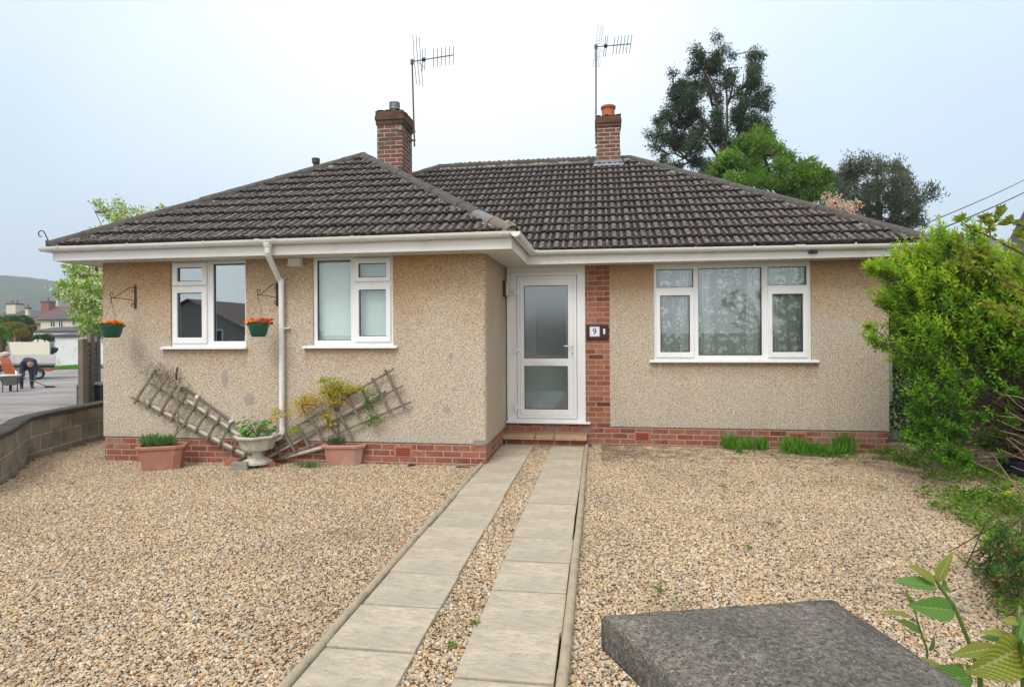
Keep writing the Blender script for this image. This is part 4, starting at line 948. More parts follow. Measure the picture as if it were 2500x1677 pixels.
for k, (sc_, sd_) in enumerate((((1., .78, .52), 0), ((1.1, .62, .45), 5), ((.85, .85, .6), 9), ((1.0, .7, .38), 14))):
    ic = G('GeometryNodeMeshIcoSphere'); ic.inputs['Radius'].default_value = 1; ic.inputs['Subdivisions'].default_value = 2
    sp_ = G('GeometryNodeSetPosition'); LK(ic.outputs[0], sp_.inputs[0]); p2 = G('GeometryNodeInputPosition')
    no = G('ShaderNodeTexNoise'); no.inputs['Scale'].default_value = 1.3; ad = G('ShaderNodeVectorMath'); ad.operation = 'ADD'; LK(p2.outputs[0], ad.inputs[0]); ad.inputs[1].default_value = (sd_, sd_*.7, 3); LK(ad.outputs[0], no.inputs['Vector'])
    su = G('ShaderNodeVectorMath'); su.operation = 'SUBTRACT'; LK(no.outputs['Color'], su.inputs[0]); su.inputs[1].default_value = (.5, .5, .5)
    ml = G('ShaderNodeVectorMath'); ml.operation = 'SCALE'; LK(su.outputs[0], ml.inputs[0]); ml.inputs['Scale'].default_value = 1.3
    LK(ml.outputs[0], sp_.inputs['Offset'])
    tr = G('GeometryNodeTransform'); LK(sp_.outputs[0], tr.inputs[0]); tr.inputs['Scale'].default_value = tuple(q*.0077 for q in sc_)
    sm_ = G('GeometryNodeSetMaterial'); LK(tr.outputs[0], sm_.inputs[0]); sm_.inputs['Material'].default_value = M['pebble']
    LK(sm_.outputs[0], protos.inputs[0])
io = G('GeometryNodeInstanceOnPoints'); LK(dp_.outputs['Points'], io.inputs['Points']); LK(protos.outputs[0], io.inputs['Instance']); io.inputs['Pick Instance'].default_value = True
rr_ = G('FunctionNodeRandomValue'); rr_.data_type = 'FLOAT_VECTOR'; rr_.inputs[0].default_value = (-.5, -.5, 0); rr_.inputs[1].default_value = (.5, .5, 6.28)
LK(rr_.outputs[0], io.inputs['Rotation'])
rs = G('FunctionNodeRandomValue'); rs.data_type = 'FLOAT'; rs.inputs[2].default_value = 0.; rs.inputs[3].default_value = 1.; rs.inputs['Seed'].default_value = 3
LK(gm('ADD', gm('MULTIPLY', gm('POWER', rs.outputs[1], 4.), 1.25), .66), io.inputs['Scale'])
rz = G('FunctionNodeRandomValue'); rz.data_type = 'FLOAT_VECTOR'; rz.inputs[0].default_value = (0, 0, -.001); rz.inputs[1].default_value = (0, 0, .009); rz.inputs['Seed'].default_value = 8
spp = G('GeometryNodeSetPosition'); LK(dp_.outputs['Points'], spp.inputs[0]); LK(rz.outputs[0], spp.inputs['Offset']); LK(spp.outputs[0], io.inputs['Points'])
jn = G('GeometryNodeJoinGeometry'); LK(io.outputs[0], jn.inputs[0]); LK(gi.outputs[0], jn.inputs[0]); LK(jn.outputs[0], go.inputs[0])
mod = grav.modifiers.new('pebbles', 'NODES'); mod.node_group = ng

# paving: two strips of slabs
rr = random.Random(5)
yR = [8.43-.478*i for i in range(17)]; yR[0] = 8.425
def paving(x0, x1, ys, off):
    for i in range(len(ys)-1):
        a, b = ys[i+1], ys[i]; dz = rr.uniform(-.004, .004); e = .004; sk = rr.uniform(-.006, .006)
        c = Vector(((x0+x1)/2+sk, (a+b)/2, -.02)); m = MB(); rot = rr.uniform(-.006, .006)
        X = Vector((math.cos(rot), math.sin(rot), 0))*((x1-x0)/2); Y = Vector((-math.sin(rot), math.cos(rot), 0))*((b-a)/2-e*1.9)
        m.obox(c, X, Y, Vector((0, 0, .024)))
        o = m.build('paving_slab', M['slab'], loc=(c.x, c.y, dz), bevel=.005)
        o.location.z = dz; o.data.transform(Matrix.Translation((0, 0, dz)))
        strip = 'left' if x0 < -1 else 'right'
        yield o
labs = []
for side_, x0, x1, st in (('left', -1.398, -.925, 8.60), ('right', -.672, -.205, 8.425)):
    ys = [st-.478*i if not (i == 0 and side_ == 'left') else 8.425 for i in range(17)]
    for i, o in enumerate(paving(x0, x1, ys, 0)):
        vis = ('first', 'second', 'third', 'fourth', 'fifth', 'sixth', 'seventh', 'eighth', 'ninth', 'tenth', 'eleventh', 'twelfth', 'thirteenth', 'fourteenth', 'fifteenth', 'sixteenth')[i]
        tag(o, '%s grey riven slab from the door step in the %s strip of the path' % (vis, side_), 'paving slab', 'paving slabs of the front path')
def edging(x, y0, y1, r, z, seg, nm, side_):
    n = int((y1-y0)/seg+.5)
    for i in range(n):
        a = y1-(i+1)*seg; b = y1-i*seg; m = MB(); q = 10; j0 = rr.uniform(-.004, .004)
        prof_ = [(x+r*math.cos(math.pi*k/q)+j0, z+r*.9*math.sin(math.pi*k/q)) for k in range(q+1)]+[(x-r+j0, -.1), (x+r+j0, -.1)]
        poly = [(p[0], a+.002, p[1]) for p in prof_[:q+1]]+[(x-r+j0, a+.002, -.1), (x+r+j0, a+.002, -.1)]
        m.prism(poly, (0, b-a-.004, 0)); o = m.build('path_edging', M['edging'], loc=(x, (a+b)/2, 0), smooth=True)
        w_ = ('nearest the step', 'second from the step', 'third from the step', 'fourth from the step', 'fifth from the step', 'sixth from the step', 'seventh from the step', 'eighth from the step')[i]
        tag(o, 'round topped concrete edging length on the %s side of the path, %s' % (side_, w_), 'edging', 'edging lengths beside the path')
edging(-1.43, .9, 7.14, .026, .0, 1.04, 'a', 'left'); edging(-.17, .9, 8.42, .027, .012, .94, 'b', 'right')
MB().box((-.196, 1.0, -.1), (-.188, 8.4, -.005)).box((-.20, 5.6, -.06), (-.19, 8.3, .012)).build('joint_soil', M['soil'])
bpy.data.objects['joint_soil']['kind'] = 'stuff'; bpy.data.objects['joint_soil']['label'] = 'dark soil in the joint beside the right edging'; bpy.data.objects['joint_soil']['category'] = 'soil'
# door step
st = thing('door_step', (-.78, 8.5, 0), 'low brick door step topped with tan slabs below the white door', 'step')
MB().box((-1.35, 8.47, -.05), (-.20, YM+.01, .075)).build('step_riser', M['pillar'], st)
for a, b in ((-1.37, -.915), (-.905, -.64), (-.63, -.17)): MB().box((a, 8.415, .078), (b, YM+.005, .14)).build('step_slab', M['step'], st, bevel=.008)
MB().box((-1.345, 8.475, .075), (-.2, 8.6, .079)).build('step_mortar', M['mortar'], st)

# lane beyond the wall
def lane_keep(x, y):
    if y < 11: return x < wall_x(y)-.12
    return x < -8.6-(y-11)*.9+2 if y > 11 else False
lx = sorted(set(list(np.arange(-48, -8, .75).round(3))+list(np.arange(-9.8, -5, .12).round(3)))); ly = list(np.arange(2.0, 48, .5).round(3))
ln = grid_mesh('road', lx, ly, lambda x, y: lane_z(x, y)+.012-(.10 if x > -9 and y > 10.5 else 0), M['road'], lambda x, y: x < wall_x(min(y, 10.8))-.10 and math.hypot(x, y) < 45)
# curved block wall with coping
bw = thing('garden_wall', (-7.7, 7.2, 0), 'low curved concrete block wall with dark mossy coping beside the lane', 'wall')
def sweep(line, offs, z0, z1, name, mat, parent, jit=0, uvz=0):
    mb = MB(); s_ = 0; n = len(line); rj = random.Random(4)
    for i, p in enumerate(line):
        a = line[max(i-1, 0)]; b = line[min(i+1, n-1)]; t = Vector((b[0]-a[0], b[1]-a[1])).normalized(); nn = Vector((-t.y, t.x))
        if i: s_ += math.hypot(p[0]-line[i-1][0], p[1]-line[i-1][1])
        for k, (o_, z) in enumerate(((offs[0], z0), (offs[0], z1-.012), (offs[0]+.02*(1 if offs[1] > offs[0] else -1), z1), (offs[1]-.02*(1 if offs[1] > offs[0] else -1), z1), (offs[1], z1-.012), (offs[1], z0))):
            mb.v.append((p[0]+nn.x*o_, p[1]+nn.y*o_, z+rj.uniform(-jit, jit))); mb.uv[len(mb.v)-1] = (s_, z+(0 if k < 2 else .03*k))
    for i in range(n-1):
        for k in range(5): mb.f.append((i*6+k, (i+1)*6+k, (i+1)*6+k+1, i*6+k+1)); mb.mi.append(0)
    mb.f += [tuple(range(6)), tuple((n-1)*6+k for k in range(5, -1, -1))]; mb.mi += [0, 0]
    return mb.build(name, mat, parent)
sweep(wl, (0, .14), -.25, .455, 'block_courses', M['block'], bw)
s0 = 0; seg = []; acc = [wl[0]]; 
dense = smooth_line(wallb, 16)
for a, b in zip(dense, dense[1:]):
    s0 += math.hypot(b[0]-a[0], b[1]-a[1]); acc.append(b)
    if s0 > .6: seg.append(acc); acc = [b]; s0 = 0
seg.append(acc)
for q in seg:
    if len(q) > 1: sweep(q, (-.035, .175), .455+rr.uniform(0, .006), .515+rr.uniform(-.006, .008), 'coping_stone', M['coping'], bw, .004)

# ------------------------------------------------------------ gate pier in the foreground
P0 = at(1475, 1502, Z=1.045); ang = R(29)
fdir = Vector((-math.sin(ang), math.cos(ang), 0)); sdir = Vector((math.cos(ang), math.sin(ang), 0))
P1 = at(2030, 1457, Z=1.05); Q0 = at(1674, 1677, Z=1.045); Q1 = at(2371, 1677, Z=1.05); Q0 = P0+(Q0-P0)*2.2; Q1 = P1+(Q1-P1)*2.2; e1 = (P1-P0); wid = e1.length; e1.normalize(); e2 = -fdir
pier = thing('gate_pier', (P0.x+.1, P0.y-.25, 0), 'dark weathered concrete gate pier cap close in the foreground', 'pier')
def cap_mesh():
    bm = bmesh.new(); n = 28; D_ = .50; V_ = {}
    rj = random.Random(2)
    for i in range(n+1):
        for j in range(n+1):
            u = i/n; v = j/n
            e = min(u, 1-u, v*1.2, (1-v)*1.2); z = 1.045+.026*min(1, e/.32)
            nzv = .0005*math.sin(37*u+11*v)+.0006*math.sin(53*v-19*u)
            cu_ = .012 if (e < .001) else 0
            p = P0.lerp(P1, u).lerp(Q0.lerp(Q1, u), v); V_[i, j] = bm.verts.new((p.x, p.y, z+nzv))
    for i in range(n):
        for j in range(n): bm.faces.new((V_[i, j], V_[i+1, j], V_[i+1, j+1], V_[i, j+1]))
    bd = [(i, 0) for i in range(n)]+[(n, j) for j in range(n)]+[(i, n) for i in range(n, 0, -1)]+[(0, j) for j in range(n, 0, -1)]
    prev = [V_[b] for b in bd]; cen = (P0+P1+Q0+Q1)/4
    for k, (dz, out) in enumerate(((-.003, .0035), (-.010, .006), (-.060, .007), (-.068, .004), (-.072, -.03))):
        cur = []
        for b in bd:
            v = V_[b].co; d = Vector((v.x-cen.x, v.y-cen.y, 0)).normalized(); cur.append(bm.verts.new((v.x+d.x*out+rj.uniform(-.0008, .0008), v.y+d.y*out, 1.045+dz)))
        for i in range(len(bd)): bm.faces.new((prev[i], prev[(i+1) % len(bd)], cur[(i+1) % len(bd)], cur[i]))
        prev = cur
    bm.faces.new(prev[::-1]); bmesh.ops.recalc_face_normals(bm, faces=bm.faces)
    L = ORG[pier.name]; bmesh.ops.translate(bm, verts=bm.verts, vec=-L)
    me = bpy.data.meshes.new('cap_stone'); bm.to_mesh(me); bm.free(); return link('cap_stone', me, M['cap'], pier, smooth=True)
cap_mesh()
cc = (P0+P1+Q0+Q1)/4
MB().obox((cc.x, cc.y, .485), e1*(wid/2-.05), e2*.2, (0, 0, .485)).build('pier_shaft', M['block'], pier)

# ------------------------------------------------------------ things on the walls
def bracket(px, py, yw, label, dvv=(-.21, -.98, 0)):
    base = at(px, py, Y=yw); b = thing('hanging_bracket', base, label, 'bracket', 'iron brackets for hanging baskets')
    x, y, z = base; w_ = .325; ang_ = R(0)
    m = MB(); m.box((x-.016, y-.010, z-.155), (x+.016, y-.001, z+.155)); m.build('back_plate', M['iron'], b, bevel=.002)
    dv = Vector(dvv).normalized()   # arm stands out from the wall towards the left
    P = lambda a, zz: Vector((x, y-.012, z))+dv*a+Vector((0, 0, zz))
    m = MB(); m.tube([P(0, .12), P(.06, .125), P(.12, .09), P(.22, .015), P(.29, -.025), P(.32, -.03)], .0055, 6); m.tube([P(0, -.055), P(.04, -.045), P(.18, -.03), P(.32, -.03)], .005, 6)
    def curl(c, r_, a0, a1, k=1): return [P(c[0]+r_*(1-.5*i/12)*math.cos(a0+(a1-a0)*i/12), c[1]+r_*(1-.5*i/12)*math.sin(a0+(a1-a0)*i/12)) for i in range(13)]
    m.tube([P(.32, -.03), P(.335, .0)]+curl((.31, .015), .028, R(0), R(250)), .005, 6); m.tube([P(.32, -.03), P(.325, -.08), P(.31, -.10)], .005, 6)
    m.tube(curl((.03, -.115), .028, R(180), R(-130)), .005, 6); m.tube(curl((.03, .085), .022, R(180), R(400)), .0045, 6)
    m.build('scroll_arm', M['iron'], b, smooth=True)
    return P(.31, -.10)
def basket(hook, r_, label, mixes, seed):
    c = Vector((hook.x, hook.y-.01, 1.58)); t = thing('hanging_basket', c, label, 'hanging basket', 'green baskets hanging on the front wall')
    m = MB(); m.lathe(c, [(r_*.62, 0), (r_*.74, .02), (r_*.90, .09), (r_*.97, .13), (r_*1.04, .135), (r_*1.05, .158), (r_*.97, .16), (r_*.94, .12)], 28); m.build('pot', M['greenpot'], t, smooth=True)
    m = MB(); m.lathe((c.x, c.y, c.z+.12), [(r_*.93, 0), (r_*.9, .012)], 20); m.build('compost', M['compost'], t)
    m = MB()
    for a in (90, 210, 330): m.tube([hook, Vector((c.x+r_*.98*math.cos(R(a)), c.y+r_*.98*math.sin(R(a)), c.z+.15))], .0018, 4)
    m.build('hanger', M['iron'], t)
    g_ = np.random.default_rng(seed); n = 260
    a = g_.random(n)*6.28; q = r_*1.0*g_.random(n)**.5; P = np.stack([c.x+q*np.cos(a), c.y+q*np.sin(a), c.z+.14+g_.random(n)*.035], 1)
    D = np.stack([np.cos(a), np.sin(a), g_.random(n)*1.2], 1); leaves('foliage', P, D, rdir(n, .8), .032, .018, M['l_ger'], t)
    for mt, nf, sel in mixes:
        k = 0; Ps, Ds, Ns, rn = [], [], [], []
        for _ in range(nf):
            a = g_.random()*6.28; q = r_*1.02*g_.random()**.5; f = np.array([c.x+q*math.cos(a)+sel*.05, c.y+q*math.sin(a), c.z+.165+g_.random()*.055])
            nr = np.array([math.cos(a)*.5, -1.0+.6*g_.random(), .7]); nr /= np.linalg.norm(nr); t1 = np.cross(nr, [0, 0, 1]); t1 /= np.linalg.norm(t1); t2 = np.cross(nr, t1); cv = g_.random()
            for p_ in range(5):
                b_ = p_*1.2566+g_.random()*.3; d = t1*math.cos(b_)+t2*math.sin(b_)+nr*.2; Ps.append(f); Ds.append(d); Ns.append(nr); rn.append(cv)
        leaves('flowers', Ps, Ds, Ns, .026, .026, M[mt], t, rnd=np.array(rn), fold=.05)
h1 = bracket(331, 725, YB, 'black scroll bracket near the left corner of the house'); h2_ = bracket(677, 718, YB, 'black scroll bracket beside the white downpipe')
basket(h1, .130, 'green basket of orange pansies hanging at the left corner of the house', (('petalo', 46, 0),), 3)
basket(h2_, .122, 'green basket of orange and dark red pansies hanging beside the downpipe', (('petalo', 30, -1), ('petalr', 20, 1.2)), 4)
# alarm box
ab = thing('alarm_box', at(715, 640, Y=YB-.09), 'small cream security light box under the eaves beside the downpipe', 'box')
MB().prism([(-3.905, YB-.09, 2.582), (-3.74, YB-.09, 2.582), (-3.74, YB, 2.582), (-3.905, YB, 2.582)], (0, 0, -.085)).build('housing', M['upvc2'], ab, bevel=.008)
MB().prism([(-3.91, YB-.10, 2.50), (-3.725, YB-.10, 2.50), (-3.725, YB, 2.49), (-3.91, YB, 2.49)], (0, 0, -.022)).build('lens', M['soffit'], ab, bevel=.004)
# wall lamp on the return wall
p = at(1230, 706, X=XC)
wlp = thing('wall_lamp', (XC, p.y, p.z), 'black backed white bulkhead lamp on the return wall by the door', 'lamp')
MB().box((XC, p.y-.10, p.z-.11), (XC+.035, p.y+.10, p.z+.12)).build('base', M['black'], wlp, bevel=.006)
MB().box((XC+.035, p.y-.085, p.z-.10), (XC+.075, p.y+.085, p.z+.10)).build('cover', simple('frosted_lamp_cover', (.62, .62, .56), rough=.3), wlp, bevel=.015)
# number plaque
pl = thing('number_plaque', (-.01, YM, 1.62), 'dark red plaque with the house number 9 and a bell push', 'plaque')
MB().box((-.172, YM-.022, 1.505), (.146, YM+.008, 1.735)).build('backboard', M['plaque'], pl, bevel=.012)
MB().box((-.125, YM-.030, 1.55), (.022, YM-.022, 1.695)).build('tile', M['white'], pl, bevel=.002)
b = MB(); x0, x1, z0, z1 = -.118, .015, 1.557, 1.688
for k in range(11):
    for (xx, zz) in ((x0+(x1-x0)*k/10, z0), (x0+(x1-x0)*k/10, z1), (x0, z0+(z1-z0)*k/10), (x1, z0+(z1-z0)*k/10)): b.box((xx-.0035, YM-.032, zz-.0035), (xx+.0035, YM-.0302, zz+.0035))
b.build('tile_border', M['blue'], pl)
fc = bpy.data.curves.new('number', 'FONT'); fc.body = '9'; fc.size = .125; fc.extrude = .0012; fc.align_x = 'CENTER'; fc.align_y = 'CENTER'; fc.offset = .0012
fo = bpy.data.objects.new('number', fc); C.objects.link(fo); fo.parent = pl; fo.location = (-.0515+.01, -.032, .0025); fo.rotation_euler = (R(90), 0, 0); fc.materials.append(M['blue']); ORG[fo.name] = ORG[pl.name]
MB().box((.070, YM-.034, 1.585), (.100, YM-.022, 1.665)).build('bell_push', M['white'], pl, bevel=.004)
MB().box((.078, YM-.037, 1.61), (.092, YM-.034, 1.635)).build('bell_button', M['upvc2'], bpy.data.objects['bell_push'])

# ------------------------------------------------------------ aerials
def aerial(top, bot, boom_end, label, mastmat, grid, seed):
    t = thing('tv_aerial', bot, label, 'aerial', 'aerials on the chimneys')
    MB().tube([bot, top], .016, 8).build('mast', M[mastmat], t, smooth=True)
    m = MB(); a = Vector(top)+Vector((-.02, 0, -.04)); b = Vector(boom_end); m.tube([a, b], .010, 6); m.lathe(Vector(top)+Vector((0, 0, -.09)), [(.03, 0), (.034, .02), (.034, .07), (.03, .09)], 8); m.build('boom', M['alu'], t)
    d = (b-a).normalized(); e_ = Vector((.13, .05, -1)); e_ = (e_-d*e_.dot(d)).normalized(); sd_ = d.cross(e_)
    L = (b-a).length
    n = 8
    for i in range(n):
        f = .36+.64*i/(n-1) if i > 1 else (.28, .34)[i]
        c = a+d*L*f; hl = .16 if i > 1 else .19
        MB().tube([c-e_*hl, c+e_*hl], .007, 5).build('element', M['alu'], t)
    MB().blob(a+d*L*.31, .04, seed, 2, .1).build('junction_box', M['black'], t)
    rf = MB(); c = a+d*L*.16
    if grid:
        for s_ in (-1, 1):
            for k in range(8):
                z = .05+k*.044; o_ = c+e_*s_*z-d*.10*(z/.45)*-1*0+d*(-.02); w_ = .085
                rf.tube([o_-sd_*.10-d*.05, o_, o_+sd_*.10-d*.05], .004, 4)
            for w_ in (-.10, -.03, .03, .10): rf.tube([c+sd_*w_+e_*s_*.03-d*.02, c+sd_*w_+e_*s_*.36-d*(.05 if abs(w_) > .05 else .02)], .004, 4)
    else:
        for w_ in (-.09, 0, .09): rf.tube([c+sd_*w_-e_*.44-d*.05, c+sd_*w_, c+sd_*w_+e_*.44-d*.05+d*.12], .0075, 4)
        rf.tube([a+d*L*.14, a+d*L*.34+e_*.14], .007, 5)
    rf.build('reflector', simple('pink_faded_mesh', (.50, .40, .42)) if grid else M['alu'], t)
    return t
a1 = aerial(at(1006, 146, Y=10.6), at(1012, 358, Y=10.6), at(1107, 135, Y=10.2), 'television aerial on a rusty mast strapped to the left chimney', 'rust', False, 1)
q = at(1012, 340, Y=10.6)
k = MB(); 
for zz in (5.18, 5.34): k.bar((-3.49, 10.6, zz), (q.x+.02, 10.6, zz+.02), .02, .02); k.bar((-3.49, 10.6, zz+.1), (q.x, 10.6, zz), .015, .015)
k.build('wall_bracket', M['iron'], a1)
a2 = aerial(at(1455, 110, Y=11.75), at(1455, 352, Y=11.75), at(1540, 108, Y=11.2), 'television aerial with a mesh reflector beside the right chimney', 'alu', True, 2)
k = MB(); q = at(1455, 330, Y=11.75)
for zz in (5.25, 5.5): k.bar((-.01, 11.75, zz), (q.x-.02, 11.75, zz), .03, .02)
k.build('wall_bracket', M['iron'], a2)

# ------------------------------------------------------------ trellises, pipes, pots below the windows
def q1(x, y, Y=YB-.05): return at(300+x/3.117, 850+y/3.117, Y=Y)
def sl(m, a, b, w_=.03, d=.014, Y=YB-.05): m.bar(q1(*a, Y=Y), q1(*b, Y=Y), w_, d)
t1 = thing('trellis', q1(600, 600), 'fallen green stained trellis leaning against the wall between the two pots, left of the urn', 'trellis')
for a, b in (((85, 420), (250, 165)), ((175, 462), (322, 243)), ((270, 515), (412, 278)), ((358, 560), (490, 338)), ((450, 610), (572, 392)), ((540, 650), (656, 458)), ((635, 695), (742, 518)), ((725, 745), (830, 563)), ((820, 790), (890, 678)), ((915, 830), (962, 762))):
    m = MB(); sl(m, a, b, .030, .016, YB-.072); m.build('slat', M['timber_g'], t1)
for a, b in (((60, 378), (215, 425)), ((205, 300), (520, 470)), ((130, 255), (330, 330))):
    pass
for a, b in (((62, 372), (940, 838)), ((205, 268), (985, 740))):
    m = MB(); sl(m, a, b, .022, .012, YB-.052); m.build('rail', M['timber'], t1)
t2 = thing('trellis', q1(1600, 600), 'grey trellis leaning diagonally against the wall right of the urn', 'trellis')
for a, b in (((1995, 165), (2145, 460)), ((1895, 225), (2040, 500)), ((1812, 300), (1905, 480)), ((1712, 372), (1800, 540)), ((1610, 418), (1748, 705)), ((1530, 480), (1625, 680)), ((1425, 530), (1520, 705)), ((1325, 578), (1415, 750)), ((1230, 650), (1312, 788)), ((1130, 690), (1215, 842))):
    m = MB(); sl(m, a, b, .032, .014, YB-.078); m.build('slat', M['timber'], t2)
for a, b in (((1140, 705), (2062, 158)), ((1160, 770), (2130, 285)), ((1200, 838), (2190, 410))):
    m = MB(); sl(m, a, b, .026, .014, YB-.058); m.build('rail', M['timber'], t2)
def pipe(name, pts, r_, mat, label, cat='pipe', Y=YB-.035):
    m = MB(); m.tube([q1(*p, Y=Y) for p in pts], r_, 10); o = m.build(name, M[mat], loc=q1(*pts[len(pts)//2], Y=Y), smooth=True); tag(o, label, cat, 'waste pipes on the wall'); return o
pipe('waste_pipe', ((188, 385), (196, 420), (215, 432), (600, 638), (985, 838)), .024, 'cream', 'lower cream waste pipe behind the left trellis')
pipe('waste_pipe', ((478, 384), (500, 402), (760, 572), (1080, 800)), .024, 'cream', 'upper cream waste pipe behind the left trellis')
p3 = pipe('waste_pipe', ((440, 330), (452, 296), (475, 302), (838, 565)), .016, 'brownpipe', 'thin dark overflow pipe above the left trellis')
for c_ in ((566, 368), (826, 555)):
    mb = MB(); cpt = q1(*c_, Y=YB-.035); mb.lathe(cpt-Vector((0, 0, .02)), [(.026, 0), (.026, .04)], 10); mb.build('pipe_clip', M['white'], p3)
pipe('waste_pipe', ((1975, 300), (1990, 318), (1960, 345), (1500, 610), (1110, 830)), .020, 'cream', 'cream waste pipe running down behind the right trellis')
pipe('waste_pipe', ((1560, 738), (1540, 750), (1230, 828)), .026, 'cream', 'short cream waste pipe just above the gravel left of the pink pot')
# terracotta troughs
def trough(name, px, py, Z, a, b, h_, rot, mat, label, n8=True):
    c = at(px, py, Z=Z); t = thing(name, c, label, 'planter', 'terracotta planters against the wall')
    def ring(sa, sb, z):
        cut = .34; pts = []
        for (sx_, sy_) in ((1, 1), (-1, 1), (-1, -1), (1, -1)):
            for (u, v) in (((1, 1-cut) if sx_*sy_ > 0 else (1-cut, 1)), ((1-cut, 1) if sx_*sy_ > 0 else (1, 1-cut))):
                X, Y_ = sx_*u*sa, sy_*v*sb; pts.append((c.x+X*math.cos(rot)-Y_*math.sin(rot), c.y+X*math.sin(rot)+Y_*math.cos(rot), c.z+z))
        return pts
    lv = [(.74, .70, 0), (.76, .73, .015), (.90, .90, h_*.84), (1.0, 1.0, h_*.86), (1.02, 1.02, h_*.97), (.99, .99, h_), (.90, .88, h_), (.86, .84, h_-.05)]
    m = MB(); 
    for k, (sa, sb, z) in enumerate(lv): m.v += ring(sa*a, sb*b, z)
    for k in range(len(lv)-1):
        for i in range(8): m.f.append((k*8+i, k*8+(i+1) % 8, (k+1)*8+(i+1) % 8, (k+1)*8+i)); m.mi.append(0)
    m.f.append(tuple(range(8))[::-1]); m.f.append(tuple((len(lv)-1)*8+i for i in range(8))); m.mi += [0, 0]
    m.build('pot', M[mat], t, bevel=.006)
    so_ = MB(); so_.v = ring(.87*a, .85*b, h_-.03); so_.f = [tuple(range(8))]; so_.mi = [0]; so_.build('compost', M['compost'], t, fix=False)
    return t, c
tp1, c1_ = trough('planter', 398, 1146, -.09, .275, .165, .32, R(24), 'terra', 'terracotta trough of green herbs below the left window')
g_ = np.random.default_rng(6)
n = 900; a = g_.random(n)*6.28; q = g_.random(n)**.5
P = np.stack([c1_.x-.05+q*.19*np.cos(a), c1_.y-.02+q*.09*np.sin(a), c1_.z+.30+g_.random(n)*.05], 1); D = np.stack([np.cos(a)*.6, np.sin(a)*.4, .5+g_.random(n)], 1)
leaves('herb_foliage', P+np.random.default_rng(1).normal(size=P.shape)*.018, D, rdir(n, .3), .085*(.5+g_.random(n)), .012, M['l_lav'], tp1)
tp2, c2_ = trough('planter', 845, 1138, -.07, .275, .19, .30, R(8), 'terra2', 'faded pink terracotta trough in front of the right trellis')
n = 160; a = g_.random(n)*6.28; q = g_.random(n)**.5
P = np.stack([c2_.x-.12+q*.10*np.cos(a), c2_.y+q*.06*np.sin(a), c2_.z+.27+g_.random(n)*.05], 1); leaves('herb_foliage', P, np.stack([np.cos(a)*.5, np.sin(a)*.4, .5+g_.random(n)], 1), rdir(n, .3), .08, .010, M['l_lav'], tp2)
# dry climber from the trough over the left trellis
dc = thing('dead_climber', c1_+Vector((0, .1, .25)), 'bare brown climber straggling over the upper end of the left trellis', 'climbing plant')
m = MB(); rr = random.Random(12)
for pts in (((375, 700), (420, 600), (425, 480), (400, 330), (330, 240), (290, 130)), ((372, 700), (440, 610), (380, 500), (345, 430)), ((360, 705), (410, 640), (420, 520), (400, 400))):
    m.tube([q1(*p, Y=YB-.09-.01*k) for k, p in enumerate(pts)], [.012, .010, .008, .006, .004, .003][:len(pts)], 6)
m.build('stem', M['twig_pale'], dc, smooth=True)
m = MB()
for k in range(150):
    bx, by = rr.choice(((290, 170), (250, 200), (330, 230), (380, 240), (420, 310), (210, 170), (300, 220))); bx += rr.gauss(0, 38); by += rr.gauss(0, 32); a_ = rr.uniform(0, 6.28); L_ = rr.uniform(15, 60)
    m.tube([q1(bx, by, YB-.06-rr.random()*.06), q1(bx+L_*.5*math.cos(a_)+rr.gauss(0, 6), by+L_*.5*math.sin(a_), YB-.07), q1(bx+L_*math.cos(a_), by+L_*math.sin(a_)*1.1, YB-.05-rr.random()*.06)], .0025, 3)
for k in range(14):
    m.tube([q1(405+rr.gauss(0, 5), 240), q1(408+rr.gauss(0, 6), 190), q1(415+rr.gauss(0, 6), 140+rr.random()*30)], .0025, 3)
m.build('twigs', M['dead'], dc)
# urn
cu_ = at(628, 1124, Z=-.02); cu_ = Vector((cu_.x, YB-.22, -.005))
cu_.x = at(628, 1100, Y=YB-.22).x
ur = thing('garden_urn', cu_, 'pale stone urn of geraniums standing at the foot of the downpipe', 'urn')
m = MB(); m.lathe(cu_, [(.185, .0), (.185, .03), (.15, .045), (.075, .085), (.065, .13), (.10, .155), (.185, .175), (.20, .20), (.225, .30), (.235, .315), (.28, .33), (.285, .355), (.25, .362), (.225, .33)], 8, rot=R(22)); m.build('bowl', M['urn'], ur, bevel=.005)
m = MB(); m.lathe(cu_+Vector((0, 0, .32)), [(.22, 0), (.2, .01)], 12); m.build('compost', M['compost'], ur)
P, D, Nn, rn = [], [], [], []
for _ in range(46):
    a_ = g_.random()*6.28; q_ = .23*g_.random()**.5; hz = .05+g_.random()*.16; b_ = np.array([cu_.x+q_*math.cos(a_), cu_.y+q_*math.sin(a_), cu_.z+.33+hz*(1.15 if abs(q_*math.cos(a_)+.02) > .08 else .5)])
    nr = np.array([math.cos(a_)*.4, math.sin(a_)*.4-.5, 1]); nr /= np.linalg.norm(nr); t1_ = np.cross(nr, [0, 1, 0]); t1_ /= np.linalg.norm(t1_); t2_ = np.cross(nr, t1_); cv = g_.random()
    for p_ in range(6):
        an = p_*1.047; P.append(b_); D.append(t1_*math.cos(an)+t2_*math.sin(an)+nr*.12); Nn.append(nr); rn.append(cv+.2*g_.random()-.1)
leaves('geranium_leaves', P, D, Nn, .036, .04, M['l_ger'], ur, rnd=np.array(rn), fold=.04)
m = MB()
for _ in range(20):
    a_ = rr.uniform(0, 6.28); m.tube([cu_+Vector((0, 0, .33)), cu_+Vector((.13*math.cos(a_), .13*math.sin(a_), .48))], .004, 4)
m.build('stems', M['redstem'], ur)
